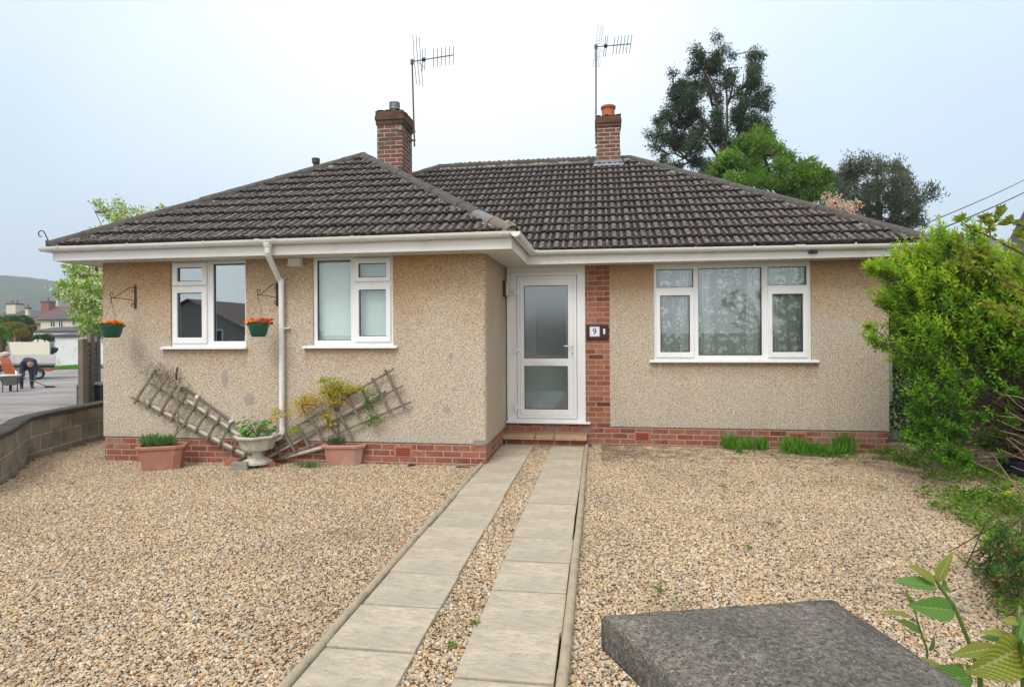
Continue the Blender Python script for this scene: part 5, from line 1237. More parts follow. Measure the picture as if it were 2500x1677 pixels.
# blocks at its foot
bl = MB(); cpt = Vector((at(606, 1140, Z=-.06).x, YB-.40, -.04)); bl.obox(cpt, Vector((.105, .02, 0)), Vector((-.02, .06, 0)), (0, 0, .035)); bl.obox(cpt+Vector((.005, .01, .058)), Vector((.10, .012, 0)), Vector((-.012, .055, 0)), (0, 0, .022))
tag(bl.build('concrete_blocks', M['paleblock'], loc=cpt, bevel=.004), 'two pale greenish concrete blocks stacked in front of the urn', 'block')
b2 = MB(); cpt = Vector((at(665, 1133, Z=-.05).x, YB-.20, -.03)); b2.obox(cpt, Vector((.10, .03, 0)), Vector((-.03, .05, 0)), (0, 0, .036)); tag(b2.build('loose_brick', M['orangebrick'], loc=cpt, bevel=.004), 'loose orange brick lying right of the urn', 'brick', 'loose bricks by the urn')
b3 = MB(); cpt = Vector((at(590, 1126, Z=-.05).x, YB-.14, -.02)); b3.obox(cpt, Vector((.09, .0, 0)), Vector((0, .05, 0)), (0, 0, .034)); tag(b3.build('loose_brick', M['orangebrick'], loc=cpt, bevel=.004), 'loose orange brick lying left behind the urn', 'brick', 'loose bricks by the urn')
# rose-like shrub over the right trellis
rs_ = thing('climbing_rose', q1(1600, 560), 'small yellowing climbing shrub growing through the right trellis', 'climbing plant')
m = MB(); tips = []
stems_ = [((1650, 690), (1640, 600), (1620, 480), (1560, 400), (1460, 460), (1400, 510), (1370, 570), (1350, 510)), ((1620, 480), (1600, 400), (1560, 330), (1530, 260)), ((1620, 480), (1680, 400), (1720, 340)), ((1400, 510), (1360, 450), (1400, 380)), ((1370, 570), (1420, 555)),
    ((1460, 460), (1470, 430), (1380, 430)), ((1560, 400), (1640, 350), (1660, 290), (1620, 240)), ((1640, 600), (1560, 560), (1530, 480))]
for s_ in stems_: m.tube([q1(*p, Y=YB-.10-.02*math.sin(k)) for k, p in enumerate(s_)], [max(.008-.0012*k, .002) for k in range(len(s_))], 5)
m.build('stem', M['bark'], rs_)
P, D, Nn, rn = [], [], [], []
for (bx, by, sx_, sy_, nn, hue) in ((1530, 240, 35, 18, 60, .25), (1620, 270, 60, 28, 130, .35), (1560, 330, 70, 34, 150, .5), (1660, 320, 80, 28, 190, .3), (1740, 300, 40, 20, 70, .35), (1400, 380, 50, 25, 110, .7), (1350, 420, 45, 28, 100, .6), (1380, 470, 50, 25, 70, .75), (1170, 490, 38, 26, 60, .35), (1150, 545, 28, 10, 24, .85), (1620, 390, 55, 30, 90, .55), (1820, 310, 28, 18, 34, .3), (1545, 520, 30, 40, 60, .55), (1580, 570, 20, 30, 30, .4), (1300, 620, 32, 26, 60, .15), (1260, 500, 30, 16, 20, .3), (1480, 400, 40, 20, 40, .8)):
    for _ in range(nn):
        p_ = q1(bx+g_.normal()*sx_*.8, by+g_.normal()*sy_*.8, YB-.06-g_.random()*.12); P.append(p_); D.append(g_.normal(size=3)+[0, -.3, -.1]); Nn.append([g_.normal()*.5, -.5, 1]); rn.append(hue+g_.normal()*.18)
leaves('foliage', P, D, Nn, .036, .021, M['l_rose'], rs_, rnd=np.array(rn))
gi_ = thing('ivy_sprig', q1(1870, 450), 'small bright green sprig hanging on the right trellis', 'climbing plant'); P = []
for (bx, by, sx_, sy_, nn) in ((1860, 410, 16, 20, 40), (1865, 460, 14, 18, 34), (1920, 530, 36, 18, 90), (1890, 575, 30, 12, 50), (1915, 345, 22, 10, 34)):
    for _ in range(nn): P.append(q1(bx+g_.normal()*sx_, by+g_.normal()*sy_, YB-.09-g_.random()*.04))
leaves('foliage', P, g_.normal(size=(len(P), 3)), rdir(len(P), .5), .028, .02, M['l_ger'], gi_)
m = MB(); m.tube([q1(1915, 330), q1(1850, 400), q1(1860, 470), q1(1900, 520), q1(1880, 590)], .0025, 4); m.build('stem', M['redstem'], gi_)
# scraps of black membrane at the foot of the wall
for (px, py, w_, lb) in ((1005, 1138, .11, 'scrap of black plastic sheet below the left air brick'), (1132, 1130, .20, 'scrap of black plastic sheet at the corner of the bay')):
    p = at(px, py, Z=-.03); p.y = YB-.05; p.x = at(px, py, Y=p.y).x; m = MB(); m.blob((0, 0, 0), 1, px, 2, .3, (w_*.6, .05, .03)); m.v = [(v[0]+p.x, v[1]+p.y, v[2]+p.z-.01) for v in m.v]; tag(m.build('plastic_scrap', M['black'], loc=p), lb, 'plastic scrap')
# ------------------------------------------------------------ trees and shrubs
def px_clumps(lst, ox, oy, sc, Y, dY, m=1., split=False):
    out = []; D_ = F_/ (Y*1.0)
    for (x, y, rx, ry) in lst:
        yy = Y+(rng.random()-.5)*2*dY; p = at(ox+x/sc, oy+y/sc, Y=yy); q = at(ox+(x+rx)/sc, oy+y/sc, Y=yy)
        k = abs(q.x-p.x)/max(rx, 1e-6); out.append((p.x, p.y, p.z, rx*k*m, (rx+ry)*.5*k*m*1.1, ry*k*m))
    if split:
        o2 = []
        for c in out:
            for _ in range(5): d = rng.normal(size=3)*.6; o2.append((c[0]+d[0]*c[3], c[1]+d[1]*c[4], c[2]+d[2]*c[5], c[3]*.56, c[4]*.56, c[5]*.50))
        return o2
    return out
def limb_line(pts, ox, oy, sc, Y, dY=.0): return [at(ox+x/sc, oy+y/sc, Y=Y+(random.random()-.5)*dY) for x, y in pts]
def tree(name, base, label, cat, clumps, mat, per, L, W, limbs, bark='bark', up=.2, sprig=0, extra=None, twigs=True, twig_r=.02):
    t = thing(name, base, label, cat)
    m = MB(); b = Vector(base)
    for pts, r0, r1 in limbs:
        n = len(pts); m.tube(pts, [r0+(r1-r0)*i/(n-1) for i in range(n)], 7)
    pts_all = [Vector(p) for l, _, _ in limbs for p in l]
    if twigs:
        for c in clumps:
            cv = Vector(c[:3]); near = min(pts_all, key=lambda p: (p-cv).length+max(0, p.z-cv.z)*1.5)
            mid = near.lerp(cv, .5)+Vector((random.gauss(0, .1), random.gauss(0, .1), .04))*c[3]
            m.tube([near, mid, cv], [twig_r*1.6, twig_r, twig_r*.4], 5)
            for _ in range(4): m.tube([cv-Vector((0, 0, c[5]*.3)), cv+Vector((random.gauss(0, .5)*c[3], random.gauss(0, .5)*c[4], random.gauss(.1, .4)*c[5]))], [twig_r*.5, twig_r*.2], 4)
    m.build('trunk', M[bark], t, smooth='all')
    P, D, K = blob_pts(clumps, per)
    n = len(P)
    if sprig:   # gather leaves into small sprays
        ns = n//sprig; idx = rng.integers(0, n, ns); P = np.repeat(P[idx], sprig, 0); D0 = np.repeat(D[idx], sprig, 0); s0_ = np.array(L*1.3 if np.isscalar(L) else L.mean())
        P = P+rng.normal(size=P.shape)*s0_*.62; D = D0+rng.normal(size=P.shape)*.6; n = len(P); tone = np.repeat(rng.random(ns), sprig)*.35+rng.random(n)*.25+.4*np.repeat(rng.random(len(clumps))[K[idx]], sprig)
    else: D = D*.6+rng.normal(size=P.shape)*.7; tone = rng.random(n)
    D[:, 2] += up
    leaves('crown', P, D, rdir(n, .6), L*(.7+.6*rng.random(n)), W*(.7+.6*rng.random(n)), M[mat], t, rnd=tone)
    return t, P
# tall conifer behind the ridge
cl = [(480, 150, 36, 42), (460, 220, 40, 40), (500, 280, 32, 40), (595, 110, 42, 36), (600, 180, 56, 50), (660, 235, 30, 32), (560, 255, 42, 36), (815, 130, 34, 32), (810, 205, 40, 46), (795, 285, 40, 46), (835, 370, 42, 48), (862, 430, 34, 22), (778, 345, 22, 50),
      (340, 320, 36, 36), (330, 400, 40, 46), (420, 320, 50, 40), (430, 400, 60, 52), (470, 470, 52, 52), (300, 470, 44, 46), (370, 500, 52, 52), (250, 510, 24, 16), (260, 600, 46, 38), (330, 610, 44, 40), (240, 650, 32, 16), (430, 580, 52, 52), (400, 680, 50, 42), (290, 725, 36, 26), (350, 765, 36, 28),
      (520, 560, 52, 52), (595, 480, 36, 50), (600, 590, 52, 52), (560, 350, 36, 36), (700, 360, 30, 34), (730, 440, 42, 42), (720, 520, 44, 44), (790, 480, 36, 44), (845, 530, 40, 34), (865, 590, 36, 34), (685, 480, 30, 36), (750, 590, 52, 44), (640, 640, 60, 44), (480, 650, 52, 44), (460, 765, 44, 36), (520, 760, 52, 44), (800, 650, 46, 44), (640, 300, 26, 30)]
ty = 27; c8 = (1500, 80, 2.338)
base = at(1760, 560, Y=ty); base.z = -.4
L8 = lambda pts, Y: limb_line(pts, *c8, Y, .6)
lm = [([base, *L8([(610, 800), (610, 560), (575, 360), (500, 200), (478, 130)], ty)], .13, .02), (L8([(620, 760), (645, 560), (640, 300), (598, 100)], ty), .07, .02), (L8([(660, 800), (700, 620), (742, 420), (765, 230), (762, 110)], ty), .07, .015), (L8([(680, 700), (735, 480), (790, 300), (815, 120)], ty), .08, .02),
      (L8([(610, 640), (520, 520), (430, 380), (335, 300)], ty), .09, .02), (L8([(600, 720), (480, 560), (370, 470), (240, 500)], ty), .07, .02), (L8([(600, 780), (430, 740), (340, 650), (230, 650)], ty), .07, .02), (L8([(645, 420), (690, 260), (705, 200)], ty), .04, .01), (L8([(700, 560), (730, 320), (738, 240)], ty), .06, .015), (L8([(560, 420), (530, 300), (520, 200)], ty), .06, .015), (L8([(400, 720), (345, 690), (300, 690)], ty), .05, .02)]
tree('conifer_tree', base, 'tall dark open conifer with bare limbs behind the right side of the roof', 'tree', px_clumps(cl, *c8, ty, 1.3, 1.0, True), 'l_conifer', 9500, .12, .036, lm, up=-.15, sprig=7, twig_r=.02)
cl = [(700, 690, 90, 45), (620, 705, 72, 52), (840, 585, 44, 36), (850, 650, 46, 46), (940, 680, 46, 32), (960, 755, 80, 52), (830, 760, 90, 54), (720, 780, 84, 46), (590, 785, 32, 36), (560, 830, 34, 26), (1080, 800, 80, 46), (1150, 785, 50, 34), (1180, 850, 44, 54), (1060, 880, 100, 54), (920, 850, 92, 54), (1150, 930, 76, 56), (1020, 960, 74, 38), (1205, 1000, 44, 26), (780, 850, 74, 38), (680, 860, 64, 38), (770, 640, 46, 36), (1195, 800, 26, 12), (985, 700, 22, 20)]
base = at(1925, 600, Y=20); base.z = -.4
tree('green_tree', base, 'bright fresh green bushy tree just behind the right side of the roof', 'tree', px_clumps(cl, *c8, 20, 1.2, 1., True), 'l_bright', 11500, .10, .045, [([base, *L8([(980, 1100), (930, 900), (850, 700), (840, 590)], 20)], .11, .02), (L8([(980, 1000), (1080, 880), (1150, 800)], 20), .07, .02), (L8([(960, 980), (760, 840), (620, 720)], 20), .07, .02)], up=.5, sprig=8)
cl = [(1240, 870, 40, 44), (1350, 800, 50, 50), (1300, 850, 55, 50), (1420, 785, 52, 50), (1500, 800, 52, 52), (1420, 880, 84, 72), (1520, 880, 76, 74), (1620, 820, 46, 56), (1640, 900, 66, 66), (1690, 960, 52, 54), (1600, 980, 84, 74), (1500, 990, 84, 74), (1400, 980, 62, 64), (1705, 1060, 52, 54), (1620, 1080, 84, 46), (1520, 1060, 74, 38), (1745, 1090, 36, 54), (1350, 930, 50, 60), (1300, 930, 44, 44)]
base = at(2150, 620, Y=32); base.z = -.45
fine = [(x+rng.normal()*8, y-ry*1.0-10, 7, 22) for x, y, rx, ry in cl[:9] for _ in range(3)]
tree('grey_tree', base, 'rounded grey green tree furthest right behind the roof', 'tree', px_clumps(cl+fine, *c8, 32, 1.4, 1., True), 'l_grey', 3000, .17, .05, [([base, *L8([(1520, 1200), (1510, 1000), (1500, 800)], 32)], .3, .04), (L8([(1520, 1150), (1400, 960), (1350, 790)], 32), .12, .03), (L8([(1530, 1150), (1640, 960), (1625, 800)], 32), .12, .03)], up=.9, sprig=5)
cl = [(1260, 960, 44, 34), (1300, 1010, 46, 34), (1340, 1010, 26, 36), (1382, 985, 14, 34), (1240, 1000, 36, 26), (1360, 1045, 26, 16), (1500, 1105, 28, 12), (1545, 1120, 18, 8), (1210, 930, 26, 26)]
base = at(2050, 640, Y=17.5); base.z = -.3
tree('cherry_tree', base, 'pink blossoming cherry peeping over the right hip of the roof', 'tree', px_clumps(cl, *c8, 17.5, .6), 'petalp', 6000, .06, .05, [([base, *L8([(1300, 1200), (1290, 1080), (1270, 960)], 17.5)], .12, .02), (L8([(1300, 1150), (1380, 1060), (1382, 970)], 17.5), .05, .01)], sprig=6)
# blossoming apple at the left end
cA = [(620, 105, 50, 34), (700, 180, 46, 38), (780, 240, 56, 42), (870, 100, 34, 48), (900, 195, 56, 52), (1000, 220, 46, 46), (1080, 190, 26, 36), (1180, 215, 30, 46), (1260, 250, 36, 34), (880, 310, 84, 44), (1000, 320, 56, 34), (560, 460, 46, 18), (1560, 190, 42, 24), (1880, 105, 36, 20), (1480, 110, 8, 30), (1400, 200, 18, 30)]
cB = [(400, 340, 34, 26), (450, 380, 54, 44), (525, 370, 44, 44), (430, 450, 54, 44), (520, 460, 54, 54), (400, 510, 44, 34), (480, 540, 64, 44), (545, 560, 34, 54), (440, 600, 44, 34), (500, 640, 54, 44), (480, 680, 44, 26), (545, 700, 26, 26), (333, 470, 12, 40), (360, 440, 12, 30), (590, 420, 40, 60), (590, 560, 40, 80)]
YA = 13.2
clA = px_clumps(cA, 130, 480, 5.6, YA+.6, .5)+px_clumps(cB, 0, 500, 2.24, YA, .6)
base = at(262, 1000, Y=YA+.3); base.z = -.05
La = lambda pts: limb_line(pts, 0, 500, 2.24, YA, .3)
tA, PA = tree('apple_tree', base, 'blossoming apple tree with white flowers behind the left end of the house', 'tree', clA, 'l_apple', 8500, .075, .042,
    [([base, *La([(590, 760), (560, 560), (480, 420), (360, 320)])], .06, .008), (La([(560, 560), (520, 300), (600, 140)]), .05, .012), (La([(560, 600), (430, 540), (330, 420)]), .03, .006), (La([(600, 200), (520, 40), (505, 10)]), .010, .003), (La([(600, 200), (640, 80), (720, 20)]), .010, .003), (La([(640, 180), (780, 60), (850, 20)]), .010, .003)], sprig=6, twig_r=.005)
idx = rng.integers(0, len(PA), 900); Pb = np.repeat(PA[idx], 9, 0)+rng.normal(size=(8100, 3))*.032
leaves('blossom', Pb, rng.normal(size=Pb.shape), rdir(len(Pb)), .045, .042, M['petalw'], tA)

# big shrub at the right of the house
sb = thing('large_shrub', (5.1, 7.4, 0), 'big bright green shrub leaning over the right corner of the house', 'shrub')
S = [(2290, 560, 14, 6.9), (2305, 590, 22, 6.9), (2372, 556, 12, 6.8), (2378, 600, 22, 6.8), (2330, 645, 40, 7), (2262, 640, 22, 7), (2420, 640, 30, 6.9), (2142, 642, 16, 6.7), (2120, 646, 9, 6.7), (2168, 660, 20, 6.7), (2208, 664, 30, 6.8), (2152, 725, 20, 6.7), (2180, 745, 22, 6.7), (2115, 790, 6, 6.7), (2125, 822, 12, 6.6), (2152, 832, 12, 6.6), (2190, 700, 26, 6.7), (2235, 715, 42, 6.8), (2300, 715, 50, 6.9), (2380, 710, 50, 6.9), (2455, 715, 46, 6.9), (2510, 700, 40, 7),
     (2205, 795, 28, 6.7), (2260, 800, 44, 6.7), (2330, 800, 44, 6.8), (2420, 790, 50, 6.8), (2485, 790, 40, 6.8), (2200, 855, 22, 6.7), (2225, 880, 36, 6.7), (2285, 885, 40, 6.7), (2350, 865, 34, 6.8), (2440, 870, 40, 6.9), (2240, 950, 34, 6.6), (2300, 955, 34, 6.6), (2222, 1000, 20, 6.6), (2260, 1030, 32, 6.5), (2315, 1040, 24, 6.5), (2245, 1090, 26, 6.5), (2300, 1098, 34, 6.3), (2350, 1118, 24, 6.2), (2380, 930, 26, 6.7), (2560, 780, 50, 7), (2560, 860, 40, 7),
     (2190, 1115, 20, 7.4), (2380, 1010, 20, 6.5), (2470, 950, 20, 6.6), (2255, 600, 12, 6.9), (2330, 575, 10, 6.9), (2400, 585, 14, 6.9), (2215, 1060, 20, 6.6)]
P, D, rn, tw = [], [], [], MB()
rr = random.Random(21)
for _ in range(34): S.append((rr.uniform(2190, 2530), rr.uniform(610, 800), rr.uniform(26, 42), rr.uniform(6.8, 7.2)))
for _ in range(5): S.append((rr.uniform(2200, 2400), rr.uniform(800, 1080), rr.uniform(16, 26), rr.uniform(6.7, 7.1)))
for _ in range(12): S.append((rr.uniform(2390, 2530), rr.uniform(900, 1110), rr.uniform(9, 16), rr.uniform(6.9, 7.6)))
for _ in range(5): S.append((rr.uniform(2400, 2530), rr.uniform(800, 900), rr.uniform(20, 32), rr.uniform(6.8, 7.2)))
crowns = MB()
for (px, py, rp, Y) in S:
    Y += rr.uniform(-.12, .25); c = at(px, py, Y=Y); r_ = rp*Y/F_*1.0
    root = Vector((4.95+rr.uniform(-.25, .55), 7.3+rr.uniform(-.25, .35), 0)); root.x += max(0, (px-2330))*.0022
    mid = root.lerp(c, .55)+Vector((rr.uniform(-.05, .1), rr.uniform(-.05, .1), (c.z-root.z)*.14))
    tw.tube([root, root.lerp(mid, .5)+Vector((0, 0, .12)), mid, c], [.010, .008, .006, .003], 5)
    ns = int((7+r_*r_*1350)*(1. if py < 850 else .62))
    for _ in range(ns):
        d = Vector(rdir(1)[0]); e = c+Vector((d.x*r_*1.15, d.y*r_*1.4, d.z*r_))*rr.random()**.5*rr.choice((.9, 1.1, 1.35, 1.7)); s_ = c.lerp(e, .1)+Vector((0, 0, -.03))
        sd = (e-s_); ln_ = max(sd.length, .05); sd.normalize(); gd = (e-root).normalized(); sd = (sd*.5+gd*1.1+Vector((rr.gauss(0, .25), rr.gauss(-.05, .25), .25))).normalized()
        s_ = e-sd*min(.22, ln_+.08); tw.tube([mid.lerp(c, .6+.4*rr.random()), s_, e], [.0024, .0018, .001], 3)
        k = rr.randint(10, 15); tone = .06+.47*rr.random()+.46*ss(.5, 2.4, e.z)  # tone rises with height: light on top and shade low down, painted into leaves
        for i in range(k):
            f = i/k; q = s_.lerp(e, f); az = i*2.4+rr.random(); o1 = sd.orthogonal().normalized(); o2 = sd.cross(o1)
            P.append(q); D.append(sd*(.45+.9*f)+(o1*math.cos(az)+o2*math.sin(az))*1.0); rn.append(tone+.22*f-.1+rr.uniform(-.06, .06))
for (tx, ty_, ln_) in ((2290, 528, .34), (2302, 548, .3), (2316, 566, .3), (2274, 556, .28), (2374, 536, .30), (2360, 556, .26), (2392, 562, .28), (2250, 592, .25), (2432, 598, .28), (2345, 590, .25), (2408, 585, .26), (2330, 560, .3), (2118, 640, .3), (2132, 652, .3), (2108, 648, .25), (2112, 790, .28), (2122, 824, .25), (2140, 735, .25), (2128, 668, .2), (2165, 880, .2), (2460, 590, .3), (2480, 600, .3)):
    e = at(tx, ty_, Y=6.8+rr.uniform(-.1, .15)); sd = Vector((-.12+rr.gauss(0, .1) if tx > 2200 else -1., rr.gauss(0, .1), 1. if tx > 2200 else .12)).normalized(); s_ = e-sd*ln_; tw.tube([s_-sd*.15+Vector((0, 0, -.05)), s_, e], [.004, .003, .001], 4); o1 = sd.orthogonal().normalized(); o2 = sd.cross(o1)
    for i in range(34): f = i/34; az = i*2.4; P.append(s_.lerp(e, f)); D.append(sd*(.5+.8*f)+(o1*math.cos(az)+o2*math.sin(az))); rn.append(.55+.35*f+rr.uniform(-.1, .1))
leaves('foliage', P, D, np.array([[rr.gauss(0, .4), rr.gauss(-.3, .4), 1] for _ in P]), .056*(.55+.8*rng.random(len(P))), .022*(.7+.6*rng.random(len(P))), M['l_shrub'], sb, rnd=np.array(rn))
tw2 = MB()
for _ in range(110):   # brown inner twigs
    px, py = rr.uniform(2230, 2480), rr.uniform(800, 1120); c = at(px, py, Y=rr.uniform(6.8, 7.6)); root = Vector((5.0+rr.uniform(-.3, .6), 7.4+rr.uniform(-.3, .3), rr.uniform(0, .4)))
    tw2.tube([root.lerp(c, .3), root.lerp(c, .6)+Vector((rr.gauss(0, .1), 0, .1)), c, c+Vector((rr.gauss(0, .15), rr.gauss(0, .1), rr.uniform(.1, .4)))], [.004, .0035, .0028, .0013], 4)
tw.build('branches', M['stemdark'], sb, smooth='all')
tw2.build('inner_twigs', M['twig'], sb, smooth='all')
# hedge and fence closing the right boundary behind the shrub
hd = thing('boundary_hedge', (6.3, 8.2, 0), 'dark overgrown hedge in the shade behind the big right shrub', 'hedge')
P, D, K = blob_pts([(5.6+.5*i+rr.uniform(-.1, .1), 8.6-.45*i+rr.uniform(-.2, .2), z, .5, .5, .45) for i in range(5) for z in (.3, .9, 1.5, 1.95)]+[(4.95, 9.4, .4, .5, .5, .4), (5.0, 9.4, 1.1, .5, .4, .5), (5.1, 9.4, 1.6, .4, .4, .4), (4.7, 10.2, .5, .6, .4, .5), (4.7, 10.2, 1.3, .6, .4, .5), (4.75, 10.2, 1.9, .6, .4, .35), (5.4, 7.9, .3, .35, .3, .3), (5.6, 7.8, .8, .3, .3, .4), (5.9, 7.5, .35, .35, .3, .4), (6.3, 7.2, .3, .4, .3, .35), (6.2, 7.3, .9, .4, .3, .45)], -2600)
leaves('foliage', P, D+rng.normal(size=P.shape)*.6, rdir(len(P), .4), .05, .03, M['l_hedge'], hd)
m = MB()
for i in range(5): m.tube([(5.6+.5*i, 8.6-.45*i, -.1), (5.6+.5*i+.05, 8.6-.45*i, 1.), (5.55+.5*i, 8.6-.45*i, 1.9)], [.04, .03, .01], 6)
m.build('stems', M['bark'], hd)
fe = thing('fence', (6.6, 8.0, 0), 'dark timber panel fence behind the hedge at the right boundary', 'fence')
for (a, b) in (((5.9, 10.9), (6.6, 8.8)), ((6.6, 8.8), (7.2, 6.9)), ((7.2, 6.9), (7.7, 5.0))):
    m = MB(); m.bar((a[0], a[1], .85), (b[0], b[1], .85), 1.6, .03, up=Vector((b[1]-a[1], a[0]-b[0], 0))); m.build('fence_panel', M['panel'], fe); MB().box((b[0]-.05, b[1]-.05, -.1), (b[0]+.05, b[1]+.05, 1.72)).build('fence_post', M['post'], fe)

# nearer branches at the top right
nb = thing('overhanging_shrub', at(2700, 1200, Y=4.6), 'near shrub with reddish twigs and young yellowish leaves reaching in at the upper right edge', 'shrub'); nb.location.z = 0; ORG[nb.name].z = 0
YN = 4.7
def n4(x, y, Y=YN): return at(2250+x/5.6, 480+y/5.6, Y=Y)
brs = [[(1700, 1000), (1400, 790), (1100, 640), (940, 550), (780, 490), (640, 420), (530, 330)], [(940, 550), (930, 420), (1000, 310), (1080, 220)], [(930, 410), (860, 320)], [(1750, 1480), (1400, 1290), (1200, 1190), (1000, 1090), (800, 990), (620, 960), (400, 950)], [(680, 930), (620, 860), (540, 690), (510, 600)], [(620, 860), (500, 770)], [(1200, 1180), (1200, 1090), (1310, 930)], [(1200, 1100), (1100, 920), (950, 810), (850, 780)], [(1650, 480), (1400, 400), (1260, 350), (1160, 360)], [(740, 860), (760, 760), (790, 700)], [(1700, 1500), (1500, 1420), (1300, 1330), (1150, 1290)], [(1750, 1250), (1500, 1150), (1330, 1040)], [(1700, 1700), (1400, 1600), (1100, 1500), (900, 1480)], [(1750, 900), (1500, 620), (1350, 520)], [(1800, 1900), (1500, 1800), (1200, 1650), (1050, 1600)]]
m = MB(); P, D, Nn, rn = [], [], [], []
root = Vector((ORG[nb.name].x, ORG[nb.name].y, 0))
for b_ in brs:
    Yb_ = YN+rr.uniform(-.25, .25) if b_[0][0] > 1400 else YN
    pts = [n4(x, y) for x, y in b_]; n = len(pts); m.tube(pts, [(.009 if b_[0][0] > 1400 else .004)*(1-.75*i/(n-1))+.001 for i in range(n)], 6)
    if b_[0][0] > 1400: bs_ = root+Vector((rr.uniform(-.1, .5), rr.uniform(-.45, .35), -.03)); kn = bs_.lerp(pts[0], .5)+Vector((rr.gauss(.12, .08), rr.gauss(0, .08), .12)); m.tube([bs_, bs_.lerp(kn, .5)+Vector((.03, 0, .05)), kn, pts[0]], [.014, .012, .011, .009], 6); pts = [kn]+pts; n = len(pts)
    tot = 3 if n < 4 else 9
    for j in range(tot+6):
        if j >= tot: f = 1.0; q = pts[-1]
        else: f = .15+.85*j/tot; i = min(int(f*(n-1)), n-2); q = pts[i].lerp(pts[i+1], f*(n-1)-i)
        k = 5 if j >= tot else 4; ax_ = (pts[-1]-pts[-2]).normalized(); t0 = rr.random()
        for p_ in range(k):
            an = p_*6.283/k+rr.random(); P.append(q+Vector((rr.gauss(0, .012),)*3)); D.append(ax_*.5+Vector((math.cos(an), math.sin(an)*.7, .4+rr.gauss(0, .3)))); Nn.append([rr.gauss(0, .5), -.7, rr.gauss(.5, .4)]); rn.append(t0*.8+rr.random()*.2)
m.build('branches', M['twig'], nb, smooth='all')
leaves('foliage', P, D, Nn, .050*(.7+.6*rng.random(len(P))), .030, M['l_young'], nb, rnd=np.array(rn))
# pale bare twigs at the right edge
bt = thing('bare_twigs', at(2560, 1240, Y=4.9), 'pale bare twigs sticking out over the dark ground at the right edge', 'dead shrub'); bt.location.z = 0; ORG[bt.name].z = 0
m = MB(); r0 = Vector(ORG[bt.name])
for (x0, y0, x1, y1) in ((870, 10, 1240, 90), (860, 240, 1240, 340), (890, 300, 1250, 420), (870, 395, 1250, 520), (885, 600, 1200, 730), (980, 205, 1240, 310), (940, 470, 1180, 720), (990, 470, 1260, 640), (570, 710, 930, 890), (1015, 560, 1240, 650), (930, -10, 1180, 200), (990, 770, 1240, 830), (780, 640, 860, 740), (1000, 910, 1200, 990)):
    a = at(2240+x0/4.354, 960+y0/4.354, Y=4.8); b = at(2240+x1/4.354, 960+y1/4.354, Y=4.85); g_r = r0+Vector((rr.uniform(-.15, .35), rr.uniform(-.35, .35), -.02)); m.tube([a, a.lerp(b, .5)+Vector((0, 0, rr.gauss(0, .01))), b, b.lerp(g_r, .6)+Vector((0, 0, .06)), g_r], [.0016, .0028, .004, .005, .006], 5)
m.build('twigs', M['twig_pale'], bt, smooth='all')
bp_ = at(2478, 1163, Z=-.03); bp = thing('plant_pot', bp_, 'dark blue plastic tub under the shrubs at the right edge', 'pot')
m = MB(); m.lathe(bp_, [(.12, 0), (.155, .17), (.165, .172), (.165, .20), (.15, .20), (.14, .16)], 20); m.build('tub', M['bluepot'], bp, smooth=True); MB().lathe(bp_+Vector((0, 0, .15)), [(.145, 0), (.14, .01)], 16).build('compost', M['compost'], bp)

# low plants: ground cover on the right
def cover(name, spots, mat, L, W, hgt, label, cat, n_per, kind=None, up=.6):
    P, D, rn = [], [], []
    for (px, py, rx, ry) in spots:
        c = at(px, py, Z=0); a = at(px+rx, py, Z=0); b = at(px, py-ry, Z=0); RX = abs(a.x-c.x); RY = abs(b.y-c.y)
        for _ in range(int(n_per*max(RX*RY, .004))):
            t = rr.uniform(0, 6.283); q = rr.random()**.6; lump = .5+.5*math.sin(px+q*9+t*3)
            P.append((c.x+RX*q*math.cos(t), c.y+RY*q*math.sin(t), .0+rr.random()*hgt*(1-q*.7)*(.4+.8*lump))); D.append((rr.gauss(0, 1), rr.gauss(0, 1), up+rr.gauss(0, .4))); rn.append(.5*lump+.5*rr.random())
    o = leaves(name, P, D, rdir(len(P), 1.2), L, W, M[mat], None, loc=tuple(P[0]), rnd=np.array(rn)); return tag(o, label, cat, kind=kind)
cover('ground_cover', [(2290, 1128, 70, 9), (2370, 1148, 60, 14), (2435, 1172, 50, 14), (2200, 1112, 50, 6), (2340, 1250, 50, 22), (2400, 1225, 70, 25), (2460, 1245, 70, 40), (2420, 1290, 50, 30), (2440, 1330, 45, 28), (2490, 1370, 50, 45), (2380, 1395, 14, 14), (2480, 1440, 45, 45), (2520, 1520, 60, 60), (2310, 1170, 60, 10), (2270, 1210, 30, 8), (2150, 1108, 40, 5), (2495, 1210, 50, 25)], 'l_weed', .040, .024, .15, 'low green weeds spreading over the gravel edge at the right', 'weeds', 5200, 'stuff')
weeds = [(1763, 1152, 5, 2), (1770, 1188, 6, 2), (1962, 1187, 5, 2), (2000, 1178, 22, 3), (2040, 1168, 20, 3), (2130, 1185, 18, 3), (2155, 1190, 10, 3), (1835, 1180, 14, 3), (1590, 1430, 26, 7), (1612, 1442, 10, 5), (176, 1181, 7, 2), (1660, 1475, 60, 5), (1083, 1210, 6, 2), (1700, 1650, 8, 5), (1828, 1338, 8, 3), (2320, 1385, 20, 8), (1880, 1280, 8, 2), (752, 1135, 1, 1), (1105, 1577, 12, 4), (1160, 1520, 10, 4), (2095, 1120, 60, 4), (1990, 1112, 80, 3), (1870, 1105, 60, 3)]
cover('weed_tufts', weeds, 'l_weed', .022, .010, .025, 'tiny weeds sprouting here and there through the gravel', 'weeds', 6500, 'stuff')
fn = thing('weed_clump', at(752, 1140, Z=-.03), 'feathery green weed in the gravel left of the pink trough', 'plant'); g0 = ORG[fn.name]
